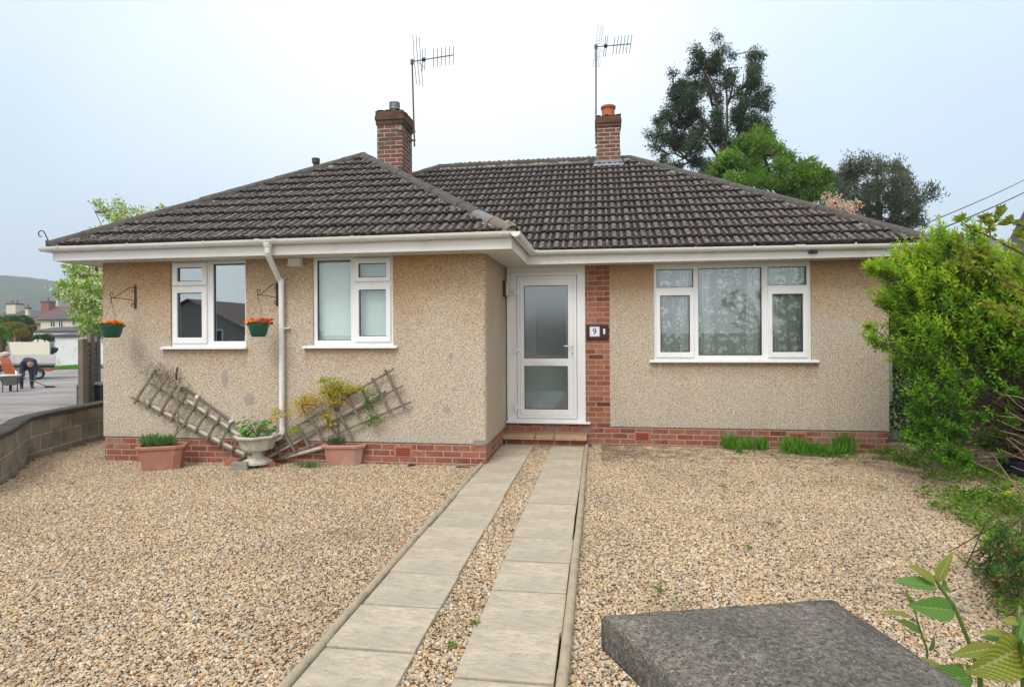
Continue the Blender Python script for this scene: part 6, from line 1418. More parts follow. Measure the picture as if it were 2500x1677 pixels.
P = [(g0.x+rr.gauss(0, .09), g0.y+rr.gauss(0, .03), g0.z+rr.random()*.03) for _ in range(260)]; leaves('foliage', P, [(rr.gauss(0, 1), rr.gauss(0, .6), .9) for _ in P], rdir(260, .5), .06, .008, M['l_lav'], fn)
yf = thing('yellow_flower', at(2463, 1208, Z=.12), 'single yellow flower among the weeds at the right edge', 'flower'); g0 = ORG[yf.name]
leaves('petals', [tuple(g0+Vector((rr.gauss(0, .008), 0, rr.gauss(0, .012)))) for _ in range(16)], [(rr.gauss(0, 1), rr.gauss(0, .5), .6) for _ in range(16)], rdir(16, .3), .03, .02, M['petaly'], yf)
MB().tube([(g0.x, g0.y, 0), g0], .003, 4).build('stem', M['redstem'], yf)
# small dark shrub at the right edge
ds = thing('low_shrub', at(2560, 1500, Z=0), 'small dark leaved shrub with reddish tips at the lower right edge', 'shrub'); g0 = ORG[ds.name]
m = MB(); P, D, rn = [], [], []
for k in range(60):
    e = at(rr.uniform(2425, 2560), rr.uniform(1215, 1560), Y=rr.uniform(3.3, 3.9)); a = Vector((g0.x+.12+rr.gauss(0, .1), g0.y+.6+rr.gauss(0, .2), 0)); mid = a.lerp(e, .55)+Vector((0, 0, .07)); m.tube([a, mid, e], [.0035, .0025, .001], 5)
    t0 = rr.random()*.55
    for j in range(34):
        f = .25+.75*j/34; q = (a.lerp(mid, f*2) if f < .5 else mid.lerp(e, f*2-1)); P.append(q+Vector((rr.gauss(0, .012), rr.gauss(0, .012), rr.gauss(0, .012)))); D.append((rr.gauss(0, 1), rr.gauss(0, 1), .5+rr.gauss(0, .5))); rn.append(t0+.2*rr.random()+(.45 if f > .92 and rr.random() < .7 else 0))
m.build('stems', M['twig'], ds, smooth='all'); leaves('foliage', P, D, rdir(len(P), .6), .026, .014, M['l_berb'], ds, rnd=np.array(rn))

# daffodil leaves along the right plinth
def daff(px, py, w_, h_, n, label, lay=0.):
    w_ *= 1.15; h_ *= 1.25; n = int(n*1.5)
    c = at(px, py, Z=-.035); c.y = min(c.y, YM-.10); t = thing('daffodil_clump', c, label, 'plant', 'daffodil leaf clumps along the wall'); P, D, Ls = [], [], []
    for _ in range(n):
        x = rr.gauss(0, w_*.45); P.append((c.x+x, c.y+rr.gauss(0, .035), c.z)); D.append((x*1.2+rr.gauss(0, .18)+lay*rr.gauss(0, 1), rr.gauss(-.1, .18), 1.)); Ls.append(h_*rr.uniform(.6, 1.1))
    leaves('blades', P, D, [(rr.gauss(0, .6), -1, 0) for _ in P], np.array(Ls), .014, M['l_grass'], t, fold=.1); return t
for a_ in ((1782, 1096, .12, .20, 70, 'dark daffodil clump at the left end of the row by the wall'), (1803, 1108, .05, .16, 26, 'small pale daffodil tuft in front of the first clump'), (1813, 1090, .05, .19, 26, 'slim daffodil tuft right behind the small pale one'), (1855, 1097, .07, .18, 40, 'upright daffodil tuft left of the second air brick'),
           (1935, 1108, .14, .21, 90, 'daffodil clump below the right air brick'), (1980, 1112, .16, .19, 90, 'sprawling daffodil clump right of the right air brick', .5), (2020, 1113, .16, .15, 80, 'flopped daffodil leaves between the two big clumps', 1.1), (2062, 1106, .13, .22, 90, 'tall upright daffodil clump near the right corner of the house')): daff(*a_)

# foreground cane stems with pleated leaves
def pleat_leaf(mb, base, d, nrm, L, W, droop=.25, teeth=18, pleats=9):
    d = Vector(d).normalized(); s_ = d.cross(Vector(nrm)).normalized(); u = s_.cross(d).normalized(); n = teeth*2; m_ = 8; b0 = len(mb.v)
    for i in range(n+1):
        t = i/n; w_ = W*.5*(math.sin(math.pi*min(t*1.0, 1)**.72))**.85*(1-.25*t) if 0 < t < 1 else 0; tooth = 1+.07*(i % 2)
        c = Vector(base)+d*(L*t)-u*(droop*L*t*t)
        for j in range(-m_, m_+1):
            f = j/m_; vein = math.sin((t*pleats*2-abs(f)*pleats*.9)*math.pi)*.0016*(1-abs(f)*.4)*min(1, w_/.01)
            mb.v.append(tuple(c+s_*(w_*f*(tooth if abs(j) == m_ else 1))+u*(abs(f)*w_*.35+vein))); mb.rnd.append(.5+.5*math.sin((t*pleats*2-abs(f)*pleats*.9)*math.pi) if j else 1.)
    q = 2*m_+1
    for i in range(n):
        for j in range(q-1): mb.f.append((b0+i*q+j, b0+i*q+j+1, b0+(i+1)*q+j+1, b0+(i+1)*q+j)); mb.mi.append(0)
M['pleat_g'] = mk_leaf('pleated_green_leaf', [(.07, .17, .03), (.11, .25, .05), (.22, .35, .13)], .35, rough=.5); M['pleat_y'] = mk_leaf('pleated_bronze_leaf', [(.13, .20, .015), (.24, .28, .03), (.46, .46, .20)], .4, rough=.5)
fp = thing('cane_plant', at(2420, 1677, Y=1.2), 'young cane plant with long pleated toothed leaves rising beside the gate pier', 'plant'); fp.location.z = 0; ORG[fp.name].z = 0
YF = 1.25
def f4(x, y, Y=YF): return at(2150+x/4.16, 1300+y/4.16, Y=Y)
m = MB(); g0 = ORG[fp.name]
for k, st_ in enumerate(([(1010, 1480), (960, 1290), (900, 1120), (820, 920), (745, 740), (640, 600), (575, 500), (560, 440)], [(470, 1180), (420, 1040), (375, 900), (345, 770), (325, 700), (240, 610)], [(1450, 1500), (1400, 1150), (1380, 1000), (1400, 880), (1415, 740)], [(830, 1600), (830, 1540), (800, 1480)])):
    pts = [f4(x, y, YF-(.08 if k == 2 else 0)+(.15 if k == 1 else 0)) for x, y in st_]
    pts = [Vector((pts[0].x+.01, pts[0].y+.02, -.0)), Vector((pts[0].x+.012, pts[0].y+.01, pts[0].z*.5))]+pts; n = len(pts); m.tube(pts, [(.0052 if k in (0, 2) else .0028)*(1-.5*i/(n-1)) for i in range(n)], 8)
m.build('stem', M['redstem'], fp, smooth='all')
def fl_(name, a, b, W, mat, nrm=(0, -.5, 1), Ya=YF, Yb_=YF, droop=.15):
    A, B = f4(*a, Y=Ya), f4(*b, Y=Yb_); mb = MB(); mb.rnd = []; L = (B-A).length; d = B-A+Vector((0, 0, droop*L)); pleat_leaf(mb, A, d, nrm, L, W, droop); o = mb.build('leaf', M[mat], fp, fix=False, smooth='all')
    atb = o.data.attributes.new('rnd', 'FLOAT', 'POINT'); atb.data.foreach_set('value', np.array(mb.rnd, np.float32))
fl_('leaf', (570, 560), (130, 505), .034, 'pleat_g', (0, -.6, 1), droop=.1); fl_('leaf', (745, 790), (300, 800), .046, 'pleat_g', (0, -1, .45), YF, YF-.03, .12); fl_('leaf', (560, 500), (285, 340), .020, 'pleat_y', (.2, -1, .6)); fl_('leaf', (585, 500), (730, 190), .024, 'pleat_y', (-1, -.6, .3), droop=.12); fl_('leaf', (620, 550), (715, 570), .026, 'pleat_g', (0, -1, .5), YF+.03, YF+.06)
fl_('leaf', (310, 860), (10, 815), .016, 'pleat_y', (0, -.5, 1), YF+.15, YF+.12); fl_('leaf', (405, 1010), (160, 905), .022, 'pleat_g', (0, -.7, .8), YF+.15, YF+.12); fl_('leaf', (485, 1190), (580, 1050), .026, 'pleat_g', (1, -.7, .2), YF+.15, YF+.16); fl_('leaf', (345, 740), (235, 600), .012, 'pleat_y', (-.6, -1, 0), YF+.15, YF+.15)
fl_('leaf', (1400, 1170), (1000, 1570), .074, 'pleat_y', (-.3, -1, .25), YF-.08, YF-.22, .1); fl_('leaf', (1390, 1150), (990, 1060), .040, 'pleat_g', (0, -.5, 1), YF-.08, YF-.02, .12); fl_('leaf', (1180, 1165), (720, 1275), .028, 'pleat_y', (.1, -.8, .7), YF-.07, YF-.07, .08); fl_('leaf', (1370, 1080), (1010, 1040), .022, 'pleat_y', (0, -.4, 1), YF-.06, YF-.06, .3); fl_('leaf', (1400, 900), (1240, 910), .018, 'pleat_y', (0, -.7, .7), YF-.08, YF-.08); fl_('leaf', (1395, 1100), (1480, 830), .026, 'pleat_g', (-.7, -1, 0), YF-.08, YF-.05); fl_('leaf', (1400, 1180), (1560, 1420), .05, 'pleat_g', (.4, -1, .3), YF-.08, YF-.15)
fl_('leaf', (930, 1470), (200, 1570), .044, 'pleat_g', (0, -.8, .6), YF-.1, YF-.14, .1); fl_('leaf', (630, 1390), (330, 1280), .016, 'pleat_y', (0, -.6, .8), YF-.1, YF-.1); fl_('leaf', (850, 1400), (730, 1350), .020, 'pleat_y', (0, -.6, .8), YF-.05, YF-.05); fl_('leaf', (860, 1370), (960, 1400), .014, 'pleat_g', (0, -.6, .8), YF, YF)

# ------------------------------------------------------------ fence at the left
fc_ = thing('fence', at(202, 1000, Y=10.5), 'old timber fence of thick posts and slatted panels left of the house', 'fence'); fc_.location.z = 0; ORG[fc_.name].z = 0
fa = [at(202, 828, Y=10.5), at(221, 818, Y=11.6), at(237, 832, Y=12.6), at(246, 834, Y=13.6)]
for i, p in enumerate(fa[:3]):
    w_ = .058 if i == 0 else .05; MB().box((p.x-w_, p.y-w_, -.1), (p.x+w_, p.y+w_, (1.545, 1.66, 1.60)[i])).build('fence_post', M['post'], fc_, bevel=.006)
    q = fa[i+1]
    for k in range(12):
        z = .10+k*.12; m = MB(); m.bar((p.x+.02, p.y, z), (q.x-.02, q.y, z), .10, .022, up=(-.8, -.6, 0)); m.build('fence_slat', M['panel'], fc_)
gb = thing('garden_bin', at(238, 990, Y=11.9), 'dark green garden bin with a grey lid behind the fence', 'bin'); gb.location.z = 0; g0 = ORG[gb.name]; g0.z = 0
MB().prism([(g0.x-.3, g0.y-.25, 0), (g0.x+.3, g0.y-.25, 0), (g0.x+.3, g0.y+.3, 0), (g0.x-.3, g0.y+.3, 0)], (0, 0, .5)).build('body', simple('dark_green_bin', (.03, .055, .05)), gb, bevel=.02); MB().box((g0.x-.32, g0.y-.28, .505), (g0.x+.32, g0.y+.33, .54)).build('lid', simple('grey_bin_lid', (.30, .33, .36)), gb, bevel=.01)

# ------------------------------------------------------------ lane: person, wheelbarrow, tile stack, truck
pf = atg(68, 949); RV = Vector((math.cos(PSI), math.sin(PSI), 0)); FV = Vector((-math.sin(PSI), math.cos(PSI), 0)); UV_ = Vector((0, 0, 1)); gz = pf.z
FV0 = FV; RV0 = RV; FV = Vector((pf.x, pf.y, 0)).normalized(); RV = Vector((FV.y, -FV.x, 0))   # the lane group is seen obliquely: its own facing axes
def PW(x, d, z): return pf+RV*(x*.8)+FV*d+UV_*z
per = thing('person', pf, 'person in dark navy work clothes bending over a rake on the lane', 'person')
def skin(name, nodes, edges, mat, parent, root=0, sub=2):
    me = bpy.data.meshes.new(name); L = ORG[parent.name]; me.from_pydata([tuple(Vector(n_[0])-L) for n_ in nodes], edges, [])
    o = link(name, me, mat, parent); s_ = o.modifiers.new('skin', 'SKIN'); 
    for i, n_ in enumerate(nodes):
        r_ = n_[1]; v = me.skin_vertices[0].data[i]; v.radius = (r_, r_) if not isinstance(r_, tuple) else r_; v.use_root = (i == root)
    s_.use_smooth_shade = True; u_ = o.modifiers.new('sub', 'SUBSURF'); u_.levels = sub; u_.render_levels = sub; return o
body = [(PW(-.02, .10, .82), (.15, .12)), (PW(-.01, -.02, .90), (.145, .115)), (PW(.02, -.18, .96), (.16, .12)), (PW(.05, -.30, .96), (.13, .10)), (PW(.07, -.38, .93), .06), (PW(.08, -.44, .90), .055),
        (PW(-.15, .08, .74), (.10, .10)), (PW(-.22, .02, .42), .075), (PW(-.20, .10, .09), .05), (PW(-.20, .00, .04), .045), (PW(-.20, -.12, .035), .035),
        (PW(.10, .08, .74), (.10, .10)), (PW(.14, .0, .42), .075), (PW(.13, .08, .09), .05), (PW(.15, -.02, .04), .045), (PW(.19, -.13, .035), .035),
        (PW(-.14, -.28, .90), .075), (PW(-.20, -.26, .66), .052), (PW(-.10, -.34, .45), .038),
        (PW(.24, -.28, .91), .075), (PW(.29, -.30, .66), .052), (PW(.25, -.34, .44), .038)]
edges = [(0, 1), (1, 2), (2, 3), (3, 4), (4, 5), (0, 6), (6, 7), (7, 8), (8, 9), (9, 10), (0, 11), (11, 12), (12, 13), (13, 14), (14, 15), (3, 16), (16, 17), (17, 18), (3, 19), (19, 20), (20, 21)]
skin('body', body, edges, M['navy'], per)
hc = PW(.085, -.50, .86); m = MB(); m.blob(hc, .10, 1, 3, .0, (.78, .9, 1.12)); nose = hc+Vector((0, 0, -.03))-FV*.085; m.blob(nose, .018, 1, 2, 0, (.8, 1, 1.3)); m.blob(hc+RV*.082, .022, 1, 2, 0, (.5, 1, 1.3)); m.blob(hc-RV*.082, .022, 1, 2, 0, (.5, 1, 1.3)); m.blob(hc-FV*.05+UV_*-.085, .035, 1, 2, 0, (1, 1, .8)); m.build('head', M['skin'], per, smooth='all')
m = MB()
for sx_ in (-.03, .03): m.blob(hc-FV*.084+RV*sx_+UV_*.012, .010, 1, 1, 0, (1.2, .6, .6))
m.box(tuple(hc-FV*.088+Vector((-.022, 0, -.062))), tuple(hc-FV*.080+Vector((.022, .004, -.054)))); m.build('eyes_and_mouth', M['hair'], per)
m = MB(); m.blob(hc+UV_*.028+FV*.018, .103, 3, 3, .03, (.80, .92, 1.05)); m.build('hair', M['hair'], per, smooth='all')
def hand(c, dirv, mat, s_):
    nd = [(c, .034), (c+dirv*.06, .032)]; ed = [(0, 1)]
    for k in range(4):
        b_ = c+dirv*.08+RV*(k-1.5)*.021; nd += [(b_, .011), (b_+dirv*.035-FV*.01, .010), (b_+dirv*(.05+.006*(k in (1, 2)))-FV*.04*s_, .009)]; n_ = len(nd); ed += [(1, n_-3), (n_-3, n_-2), (n_-2, n_-1)]
    nd += [(c+dirv*.03+RV*.04*s_, .012), (c+dirv*.06+RV*.045*s_-FV*.03, .011)]; n_ = len(nd); ed += [(0, n_-2), (n_-2, n_-1)]
    skin('glove', nd, ed, mat, per, sub=1)
hL, hR = PW(-.10, -.35, .43), PW(.25, -.35, .42); hand(hL, (PW(-.02, -.37, .36)-hL).normalized(), M['gloveW'], 1); hand(hR, (PW(.24, -.37, .30)-hR).normalized(), M['glove'], -1)
rk = thing('rake', PW(.85, -.42, .02), 'long handled black rake held low over the lane', 'rake')
m = MB(); m.tube([PW(-.20, -.37, .44), PW(.60, -.42, .09)], .014, 8); m.build('handle', M['brownpipe'], rk); m = MB(); m.bar(PW(.55, -.46, .08), PW(.90, -.38, .05), .05, .03); 
for k in range(9): a = PW(.57+.04*k, -.45+.01*k, .07); m.tube([a, a+Vector((0, 0, -.05))], .006, 4)
m.build('head', M['black'], rk)
wp = atg(25, 957); wb = thing('wheelbarrow', wp, 'grey wheelbarrow standing on the lane beside the bending person', 'wheelbarrow')
def WP(x, d, z): return wp+RV*(x*.78)+FV*d+UV_*z
k_ = wp.length/F_*1.0
m = MB(); rings = []
for (sx_, sy_, z, of) in ((.20, .24, .24, 0), (.31, .36, .50, 0), (.335, .385, .51, 0), (.335, .385, .53, 0), (.30, .35, .525, 0), (.18, .22, .28, 0)):
    rings.append([WP(sx_*a_, sy_*b_, z) for a_, b_ in ((-1, -.8), (-.8, -1), (.8, -1), (1, -.8), (1, .8), (.8, 1), (-.8, 1), (-1, .8))])
for r_ in rings: m.v += [tuple(v) for v in r_]
for i in range(5):
    for k in range(8): m.f.append((i*8+k, i*8+(k+1) % 8, (i+1)*8+(k+1) % 8, (i+1)*8+k)); m.mi.append(0)
m.f += [tuple(range(8))[::-1], tuple(range(40, 48))]; m.mi += [0, 0]
m.build('tray', simple('grey_barrow_tray', (.20, .20, .19), (.13, .13, .13), 6), wb); m = MB(); m.tube(rings[3]+[rings[3][0]], .013, 6); m.build('rim', M['steel'], wb)
for sx_ in (-.22, .22):
    MB().tube([WP(sx_, -.20, .26), WP(sx_*1.05, -.26, .0)], .016, 6).build('leg', M['black'], wb); MB().tube([WP(sx_*.4, .5, .18), WP(sx_, .1, .25), WP(sx_*1.2, -.35, .40), WP(sx_*1.2, -.62, .48)], .016, 6).build('handle', M['black'], wb)
m = MB(); c = WP(0, .42, .16); 
m.tube([c+RV*.035+(FV*math.cos(a)+UV_*math.sin(a))*.0 for a in (0,)]+[c-RV*.035], .155, 18); m.build('wheel', M['rubber'], wb)
MB().blob(WP(-.05, 0, .48), .25, 4, 2, .25, (1, 1, .35)).build('rubble', M['sack'], wb)
m = MB(); m.tube([WP(.20, -.1, .50), WP(.17, .1, .66)], .02, 6); m.build('stick', M['white'], wb)
sp0 = atg(30, 938); sk = thing('tile_stack', sp0, 'tall leaning stack of orange clay tiles behind the wheelbarrow', 'tile stack')
def SP(x, d, z): return sp0+RV*(x*.78)+FV*d+UV_*z
for k in range(15):
    z = .10+k*.066; x = .04-.023*k; MB().obox(SP(x, 0, z), RV*(.19-.003*k), FV*.2, UV_*.024+Vector((0, 0, 0))).build('clay_tile', M['orange'], sk, bevel=.006)
MB().box(tuple(SP(-.2, -.2, -.02)), tuple(SP(.25, .25, .07))).build('pallet', M['brownpipe'], sk)
tag(MB().blob(SP(-.26, 0, 1.14), .17, 9, 3, .16, (1, 1, .6)).build('rubble_sack', M['sack'], loc=SP(-.26, 0, 1.1), smooth='all'), 'pale rubble sack lying on top of the orange tile stack', 'sack')

tp = atg(92, 927); tk = thing('flatbed_truck', tp, 'silver dropside flatbed truck with a cream load board parked on the lane', 'truck')
def TP(px, py, d=0.): 
    "point on the truck's near side plane"
    dep = -math.sin(PSI)*tp.x+math.cos(PSI)*tp.y+d; u = px-1250; v = Y0-py; uu = u*math.cos(RHO)+v*math.sin(RHO); vv = -u*math.sin(RHO)+v*math.cos(RHO)
    return Vector((0, 0, H))+FV0*dep+RV0*(uu/F_*dep)+UV_*(vv/F_*dep)
def tbox(mb, x0, y0, x1, y1, d0, d1):
    a = [TP(x0, y1, 0), TP(x1, y1, 0), TP(x1, y0, 0), TP(x0, y0, 0)]; mb.add([p+FV*d0 for p in a]+[p+FV*d1 for p in a], [(0, 1, 2, 3), (7, 6, 5, 4), (0, 4, 5, 1), (1, 5, 6, 2), (2, 6, 7, 3), (3, 7, 4, 0)]); return mb
for (a, b) in ((-14, 34), (35, 82), (83, 136)): tbox(MB(), a, 866, b, 887, 0, .04).build('drop_side', M['steel'], tk, bevel=.01)
tbox(MB(), -14, 887.2, 137, 891, -.02, 1.9).build('deck', simple('dark_deck_steel', (.22, .23, .23)), tk); tbox(MB(), -14, 866, 136, 887, 1.86, 1.9).build('drop_side', M['steel'], tk); tbox(MB(), 132, 862, 137, 891, -.01, 1.9).build('tailboard', M['steel'], tk)
tbox(MB(), -14, 892, 133, 898, .2, 1.7).build('chassis', M['black'], tk)
bd_ = MB(); bd_.prism([TP(21, 835), TP(121, 835), TP(121, 866), TP(26, 866)], FV*.06); bd_.build('load_board', M['board'], tk); hdb = MB(); hdb.prism([TP(16, 833), TP(21, 833), TP(27, 866), TP(22, 866)], FV*1.8); hdb.build('headboard', simple('grey_headboard', (.22, .25, .25)), tk)
fr_ = MB(); tbox(fr_, 121, 835, 124, 866, 0, .05); tbox(fr_, 124, 833, 136, 836, 0, .05); tbox(fr_, 124, 836, 134, 866, .6, .65); fr_.build('rack_frame', simple('dull_grey_frame', (.20, .21, .20)), tk); MB().blob(TP(131, 855, .3), .16, 3, 2, .2).build('load', M['navy'], tk)
tbox(MB(), 78, 898, 106, 907, .05, .5).build('mudguard', M['black'], tk, bevel=.02)
tbox(MB(), 107, 899.5, 128, 906.5, .02, .06).build('tail_light_board', simple('red_reflector_board', (.32, .06, .045)), tk)
def wheel(px, py, r_):
    c = TP(px, py); m = MB(); n = 24
    for (d, rr2) in ((.08, r_*.6), (.08, r_*.92), (.11, r_), (.27, r_), (.30, r_*.9)): m.v += [tuple(c+FV*d+(RV*math.cos(2*math.pi*k/n)+UV_*math.sin(2*math.pi*k/n))*rr2) for k in range(n)]
    for i in range(4):
        for k in range(n): m.f.append((i*n+k, i*n+(k+1) % n, (i+1)*n+(k+1) % n, (i+1)*n+k)); m.mi.append(0)
    w_ = m.build('wheel', M['rubber'], tk, smooth=True); m = MB(); m.tube([c+FV*.10, c+FV*.16], r_*.6, 16); m.build('rim', M['steel'], w_)
wheel(93, 913, .24); wheel(8, 914, .24)
cb = MB(); tbox(cb, -70, 838, -18, 900, .1, 1.8); cb.build('cab', M['white'], tk, bevel=.06); tbox(MB(), -60, 844, -30, 866, .08, .12).build('side_window', M['darkwin'], tk)

# ------------------------------------------------------------ distant buildings at the left
def G_(px, py, Y): return at(px, py, Y=Y)
def bld(name, label, px0, px1, Y, depth, eave_py, ridge_py, wallm, roofm, hip=0., windows=(), chim=(), cat='house', base=-.55, ov=.25, gable_x=False, doorish=()):
    a, b = at(px0, eave_py, Y=Y), at(px1, eave_py, Y=Y); ze = (a.z+b.z)/2; c = at((px0+px1)/2, ridge_py, Y=Y+depth/2); zr = c.z
    t = thing(name, ((a.x+b.x)/2, Y, base), label, cat); x0, x1, y0, y1 = a.x, b.x, Y, Y+depth; m = MB()
    if gable_x: m.prism([(x0, y0, base), (x1, y0, base), (x1, y0, ze), ((x0+x1)/2, y0, zr-.1), (x0, y0, ze)], (0, depth, 0))
    else: m.box((x0, y0, base), (x1, y1, ze)); 
    if not gable_x and hip == 0: m.prism([(x0, y0, ze), (x0, y1, ze), (x0, (y0+y1)/2, zr-.1)], (x1-x0, 0, 0))
    m.build('wall', M[wallm], t)
    r_ = MB(); X0, X1, Y0_, Y1_ = x0-ov, x1+ov, y0-ov, y1+ov; h_ = hip*depth/2
    if gable_x:
        xm = (x0+x1)/2; r_.add([(X0, Y0_, ze-.1), (xm, Y0_, zr), (X1, Y0_, ze-.1), (X0, Y1_, ze-.1), (xm, Y1_, zr), (X1, Y1_, ze-.1)], [(0, 1, 4, 3), (1, 2, 5, 4)])
    else:
        ym = (y0+y1)/2; r_.add([(X0, Y0_, ze-.05), (X1, Y0_, ze-.05), (X1, Y1_, ze-.05), (X0, Y1_, ze-.05), (X0+h_, ym, zr), (X1-h_, ym, zr)], [(0, 1, 5, 4), (2, 3, 4, 5), (1, 2, 5), (3, 0, 4)])
    ro = r_.build('roof', M[roofm], t, fix=False); s_ = ro.modifiers.new('s', 'SOLIDIFY'); s_.thickness = .14; s_.offset = 0
    for (wx0, wy0, wx1, wy1) in windows:
        p, q = at(wx0, wy0, Y=Y), at(wx1, wy1, Y=Y); f = MB(); plate(f, p.x, q.x, q.z, p.z, [(p.x+.06, (p.x+q.x)/2-.03, q.z+.06, p.z-.06), ((p.x+q.x)/2+.03, q.x-.06, q.z+.06, p.z-.06)], Y-.05, Y+.02); fo_ = f.build('window', M['white'], t); MB().box((p.x+.03, Y-.02, q.z+.03), (q.x-.03, Y+.0-.004, p.z-.03)).build('pane', M['darkwin'], fo_)
    for (cx0, cy0, cx1, cy1, cm, pots) in chim:
        Yc = Y+depth*.35; p, q = at(cx0, cy0, Y=Yc), at(cx1, cy1, Y=Yc); w_ = q.x-p.x; k = MB().box((p.x, Yc, q.z), (q.x, Yc+w_*.8, p.z)).build('chimney', M[cm], t)
        MB().box((p.x-.06, Yc-.06, p.z-.18), (q.x+.06, Yc+w_*.8+.06, p.z)).build('cap', M['slate'], k)
        for i in range(pots): 
            xx = p.x+w_*(i+.5)/pots; MB().lathe((xx, Yc+w_*.4, p.z), [(.13, 0), (.11, .4), (.14, .42), (.13, .5)], 10).build('chimney_pot', M['clay'], k)
    return t
bld('garage', 'whitewashed low garage beyond the lane', 134, 262, 37, 6, 818, 812, 'garage', 'slate', cat='garage', base=-.7, ov=.15)
bld('outbuilding', 'long low white outbuilding with a flat grey roof behind the garage', 72, 215, 46, 5, 808, 803, 'garage', 'slate', cat='outbuilding', ov=.1)
bld('outbuilding', 'low slate roofed shed between the cream house and the white outbuilding', 92, 190, 52, 6, 806, 799, 'garage', 'slate', cat='outbuilding')
bld('house', 'cream rendered house with a dark hipped slate roof beyond the lane', 99, 200, 62, 8, 779.5, 749, 'creamwall', 'slate', 1., windows=((123, 782, 136, 799), (143, 781, 155, 799), (176, 781, 192, 795)))
bld('house', 'brown roofed house with a big brick chimney left behind the cream house', 68, 124, 70, 9, 790, 750, 'pinkstone', 'redroof', chim=((100, 735, 119, 770, 'redhouse', 1), (61, 751, 69, 770, 'creamwall', 1)))
bld('house', 'dark roofed house furthest left with a cream chimney block', -40, 60, 76, 8, 786, 760, 'redhouse', 'slate', chim=((15, 741, 38, 768, 'creamwall', 2),))
bld('house', 'distant house with a purple grey roof beside the apple tree', 137, 215, 92, 8, 768, 742, 'redhouse', 'redroof', chim=((137, 729, 141, 748, 'creamwall', 1),))
bld('house', 'neighbouring house with a dark roof verge at the right edge of the view', 2502, 2760, 17, .9, 650, 400, 'garage', 'slate', .0, ov=.12, gable_x=True)
nh = bpy.data.objects['house.004'] if 'house.004' in bpy.data.objects else None
p, q = at(2500, 550, Y=18.6), at(2462, 634, Y=18.6)
# hedges beyond the lane
def bush(name, label, spots, Y, mat, n, L, cat='hedge', dY=1.2, base=-.5):
    cl_ = px_clumps(spots, 0, 690, 9.74, Y, dY); t = thing(name, (cl_[0][0], Y, base), label, cat)
    P, D, K = blob_pts(cl_, -n); leaves('foliage', P, D+rng.normal(size=P.shape)*.7, rdir(len(P), .5), L, L*.5, M[mat], t, rnd=(np.repeat(rng.random(len(cl_)), 1)[K]*.5+rng.random(len(P))*.5))
    m = MB()
    for c in cl_: m.tube([(c[0], c[1], base), (c[0], c[1], c[2])], [.08, .03], 5)
    m.build('stems', M['bark'], t)
bush('hedge', 'tall dark green clipped hedge beyond the truck', [(60, 920, 130, 90), (220, 900, 130, 80), (380, 890, 130, 70), (540, 880, 120, 70), (650, 930, 90, 80), (680, 1020, 90, 90), (500, 980, 120, 80), (300, 1000, 140, 90), (100, 1020, 140, 80)], 48, 'l_hedge', 900, .22)
bush('golden_shrub', 'golden and green shrub behind the truck load', [(100, 1080, 120, 90), (250, 1060, 120, 90), (400, 1050, 120, 90), (540, 1090, 100, 80), (660, 1150, 90, 70), (760, 1080, 70, 40), (300, 1180, 160, 90), (500, 1200, 140, 90), (640, 1260, 90, 70), (620, 1330, 140, 50)], 40, 'l_gold', 700, .17, 'shrub')
bush('green_shrub', 'fresh green shrub at the far left edge behind the truck', [(20, 1130, 90, 80), (60, 1240, 110, 100), (20, 1340, 110, 90), (90, 1420, 90, 60)], 34, 'l_bright', 800, .14, 'shrub')
bush('green_shrub', 'small green shrub between the truck and the white garage', [(1180, 1300, 110, 60), (1240, 1330, 70, 60), (1060, 1290, 80, 40), (900, 1290, 90, 30)], 38, 'l_hedge', 500, .15, 'shrub')
for gx0, gy0, w_, h_ in ((138, 893, 55, 6),):
    a, b = atg(136, 899), atg(196, 892); P = [(rr.uniform(a.x-1, b.x+9), rr.uniform(a.y-1.0, 36.6), -.47) for _ in range(7000)]
    tag(leaves('grass', P, [(rr.gauss(0, .5), rr.gauss(0, .5), 1) for _ in P], rdir(len(P), .1), .14, .03, M['l_grass'], None, loc=P[0]), 'strip of grass along the foot of the white garage', 'grass', kind='stuff')
# cables
for (ya, xa, xe, ye, lb) in ((572, 2196, 2640, 362, 'upper thin black overhead cable meeting the right hip of the roof'), (588, 2225, 2640, 392, 'lower thicker black overhead cable running to the right corner of the roof')):
    a = at(xa, ya, Y=9.0); b = at(xe, ye, Y=17); m = MB(); pts = [a.lerp(b, k/12)-Vector((0, 0, .10*math.sin(math.pi*k/12))) for k in range(13)]; m.tube(pts, .011 if 'lower' in lb else .008, 6); tag(m.build('overhead_cable', M['cable'], loc=a, smooth='all'), lb, 'cable', 'overhead cables')

# wooded hills on the skyline
def hill_pts():
    ctrl = [(-500, 640), (-200, 650), (0, 660), (40, 664), (84, 671), (143, 682), (189, 690), (260, 702), (400, 720), (900, 750), (1500, 745), (2000, 680), (2200, 625), (2290, 602), (2340, 585), (2390, 562), (2420, 552), (2480, 550), (2560, 556), (2800, 600)]
    out = []
    for px, py in ctrl:
        dist = 620 if px < 1500 else 520; p = at(px, py, Y=dist); out.append((p.x, p.z))
    return sorted(out)
HP = hill_pts()
def hridge(x): return float(np.interp(x, [h[0] for h in HP], [h[1] for h in HP]))
hx = list(np.arange(-760, 560, 3.5)); hy = list(np.arange(380, 640, 6.))
from mathutils import noise as mn
def hz(x, y):
    r_ = hridge(x*600/max(y, 1) if y < 560 else x)-4; t = ss(380, 600 if x < 0 else 530, y); v = Vector((x/9, y/9, 1.3)); 
    b = mn.noise(v)*2.6+mn.noise(v*2.7)*1.3+mn.noise(v*.22)*4
    return -1+r_*t+b*min(1, t*3)
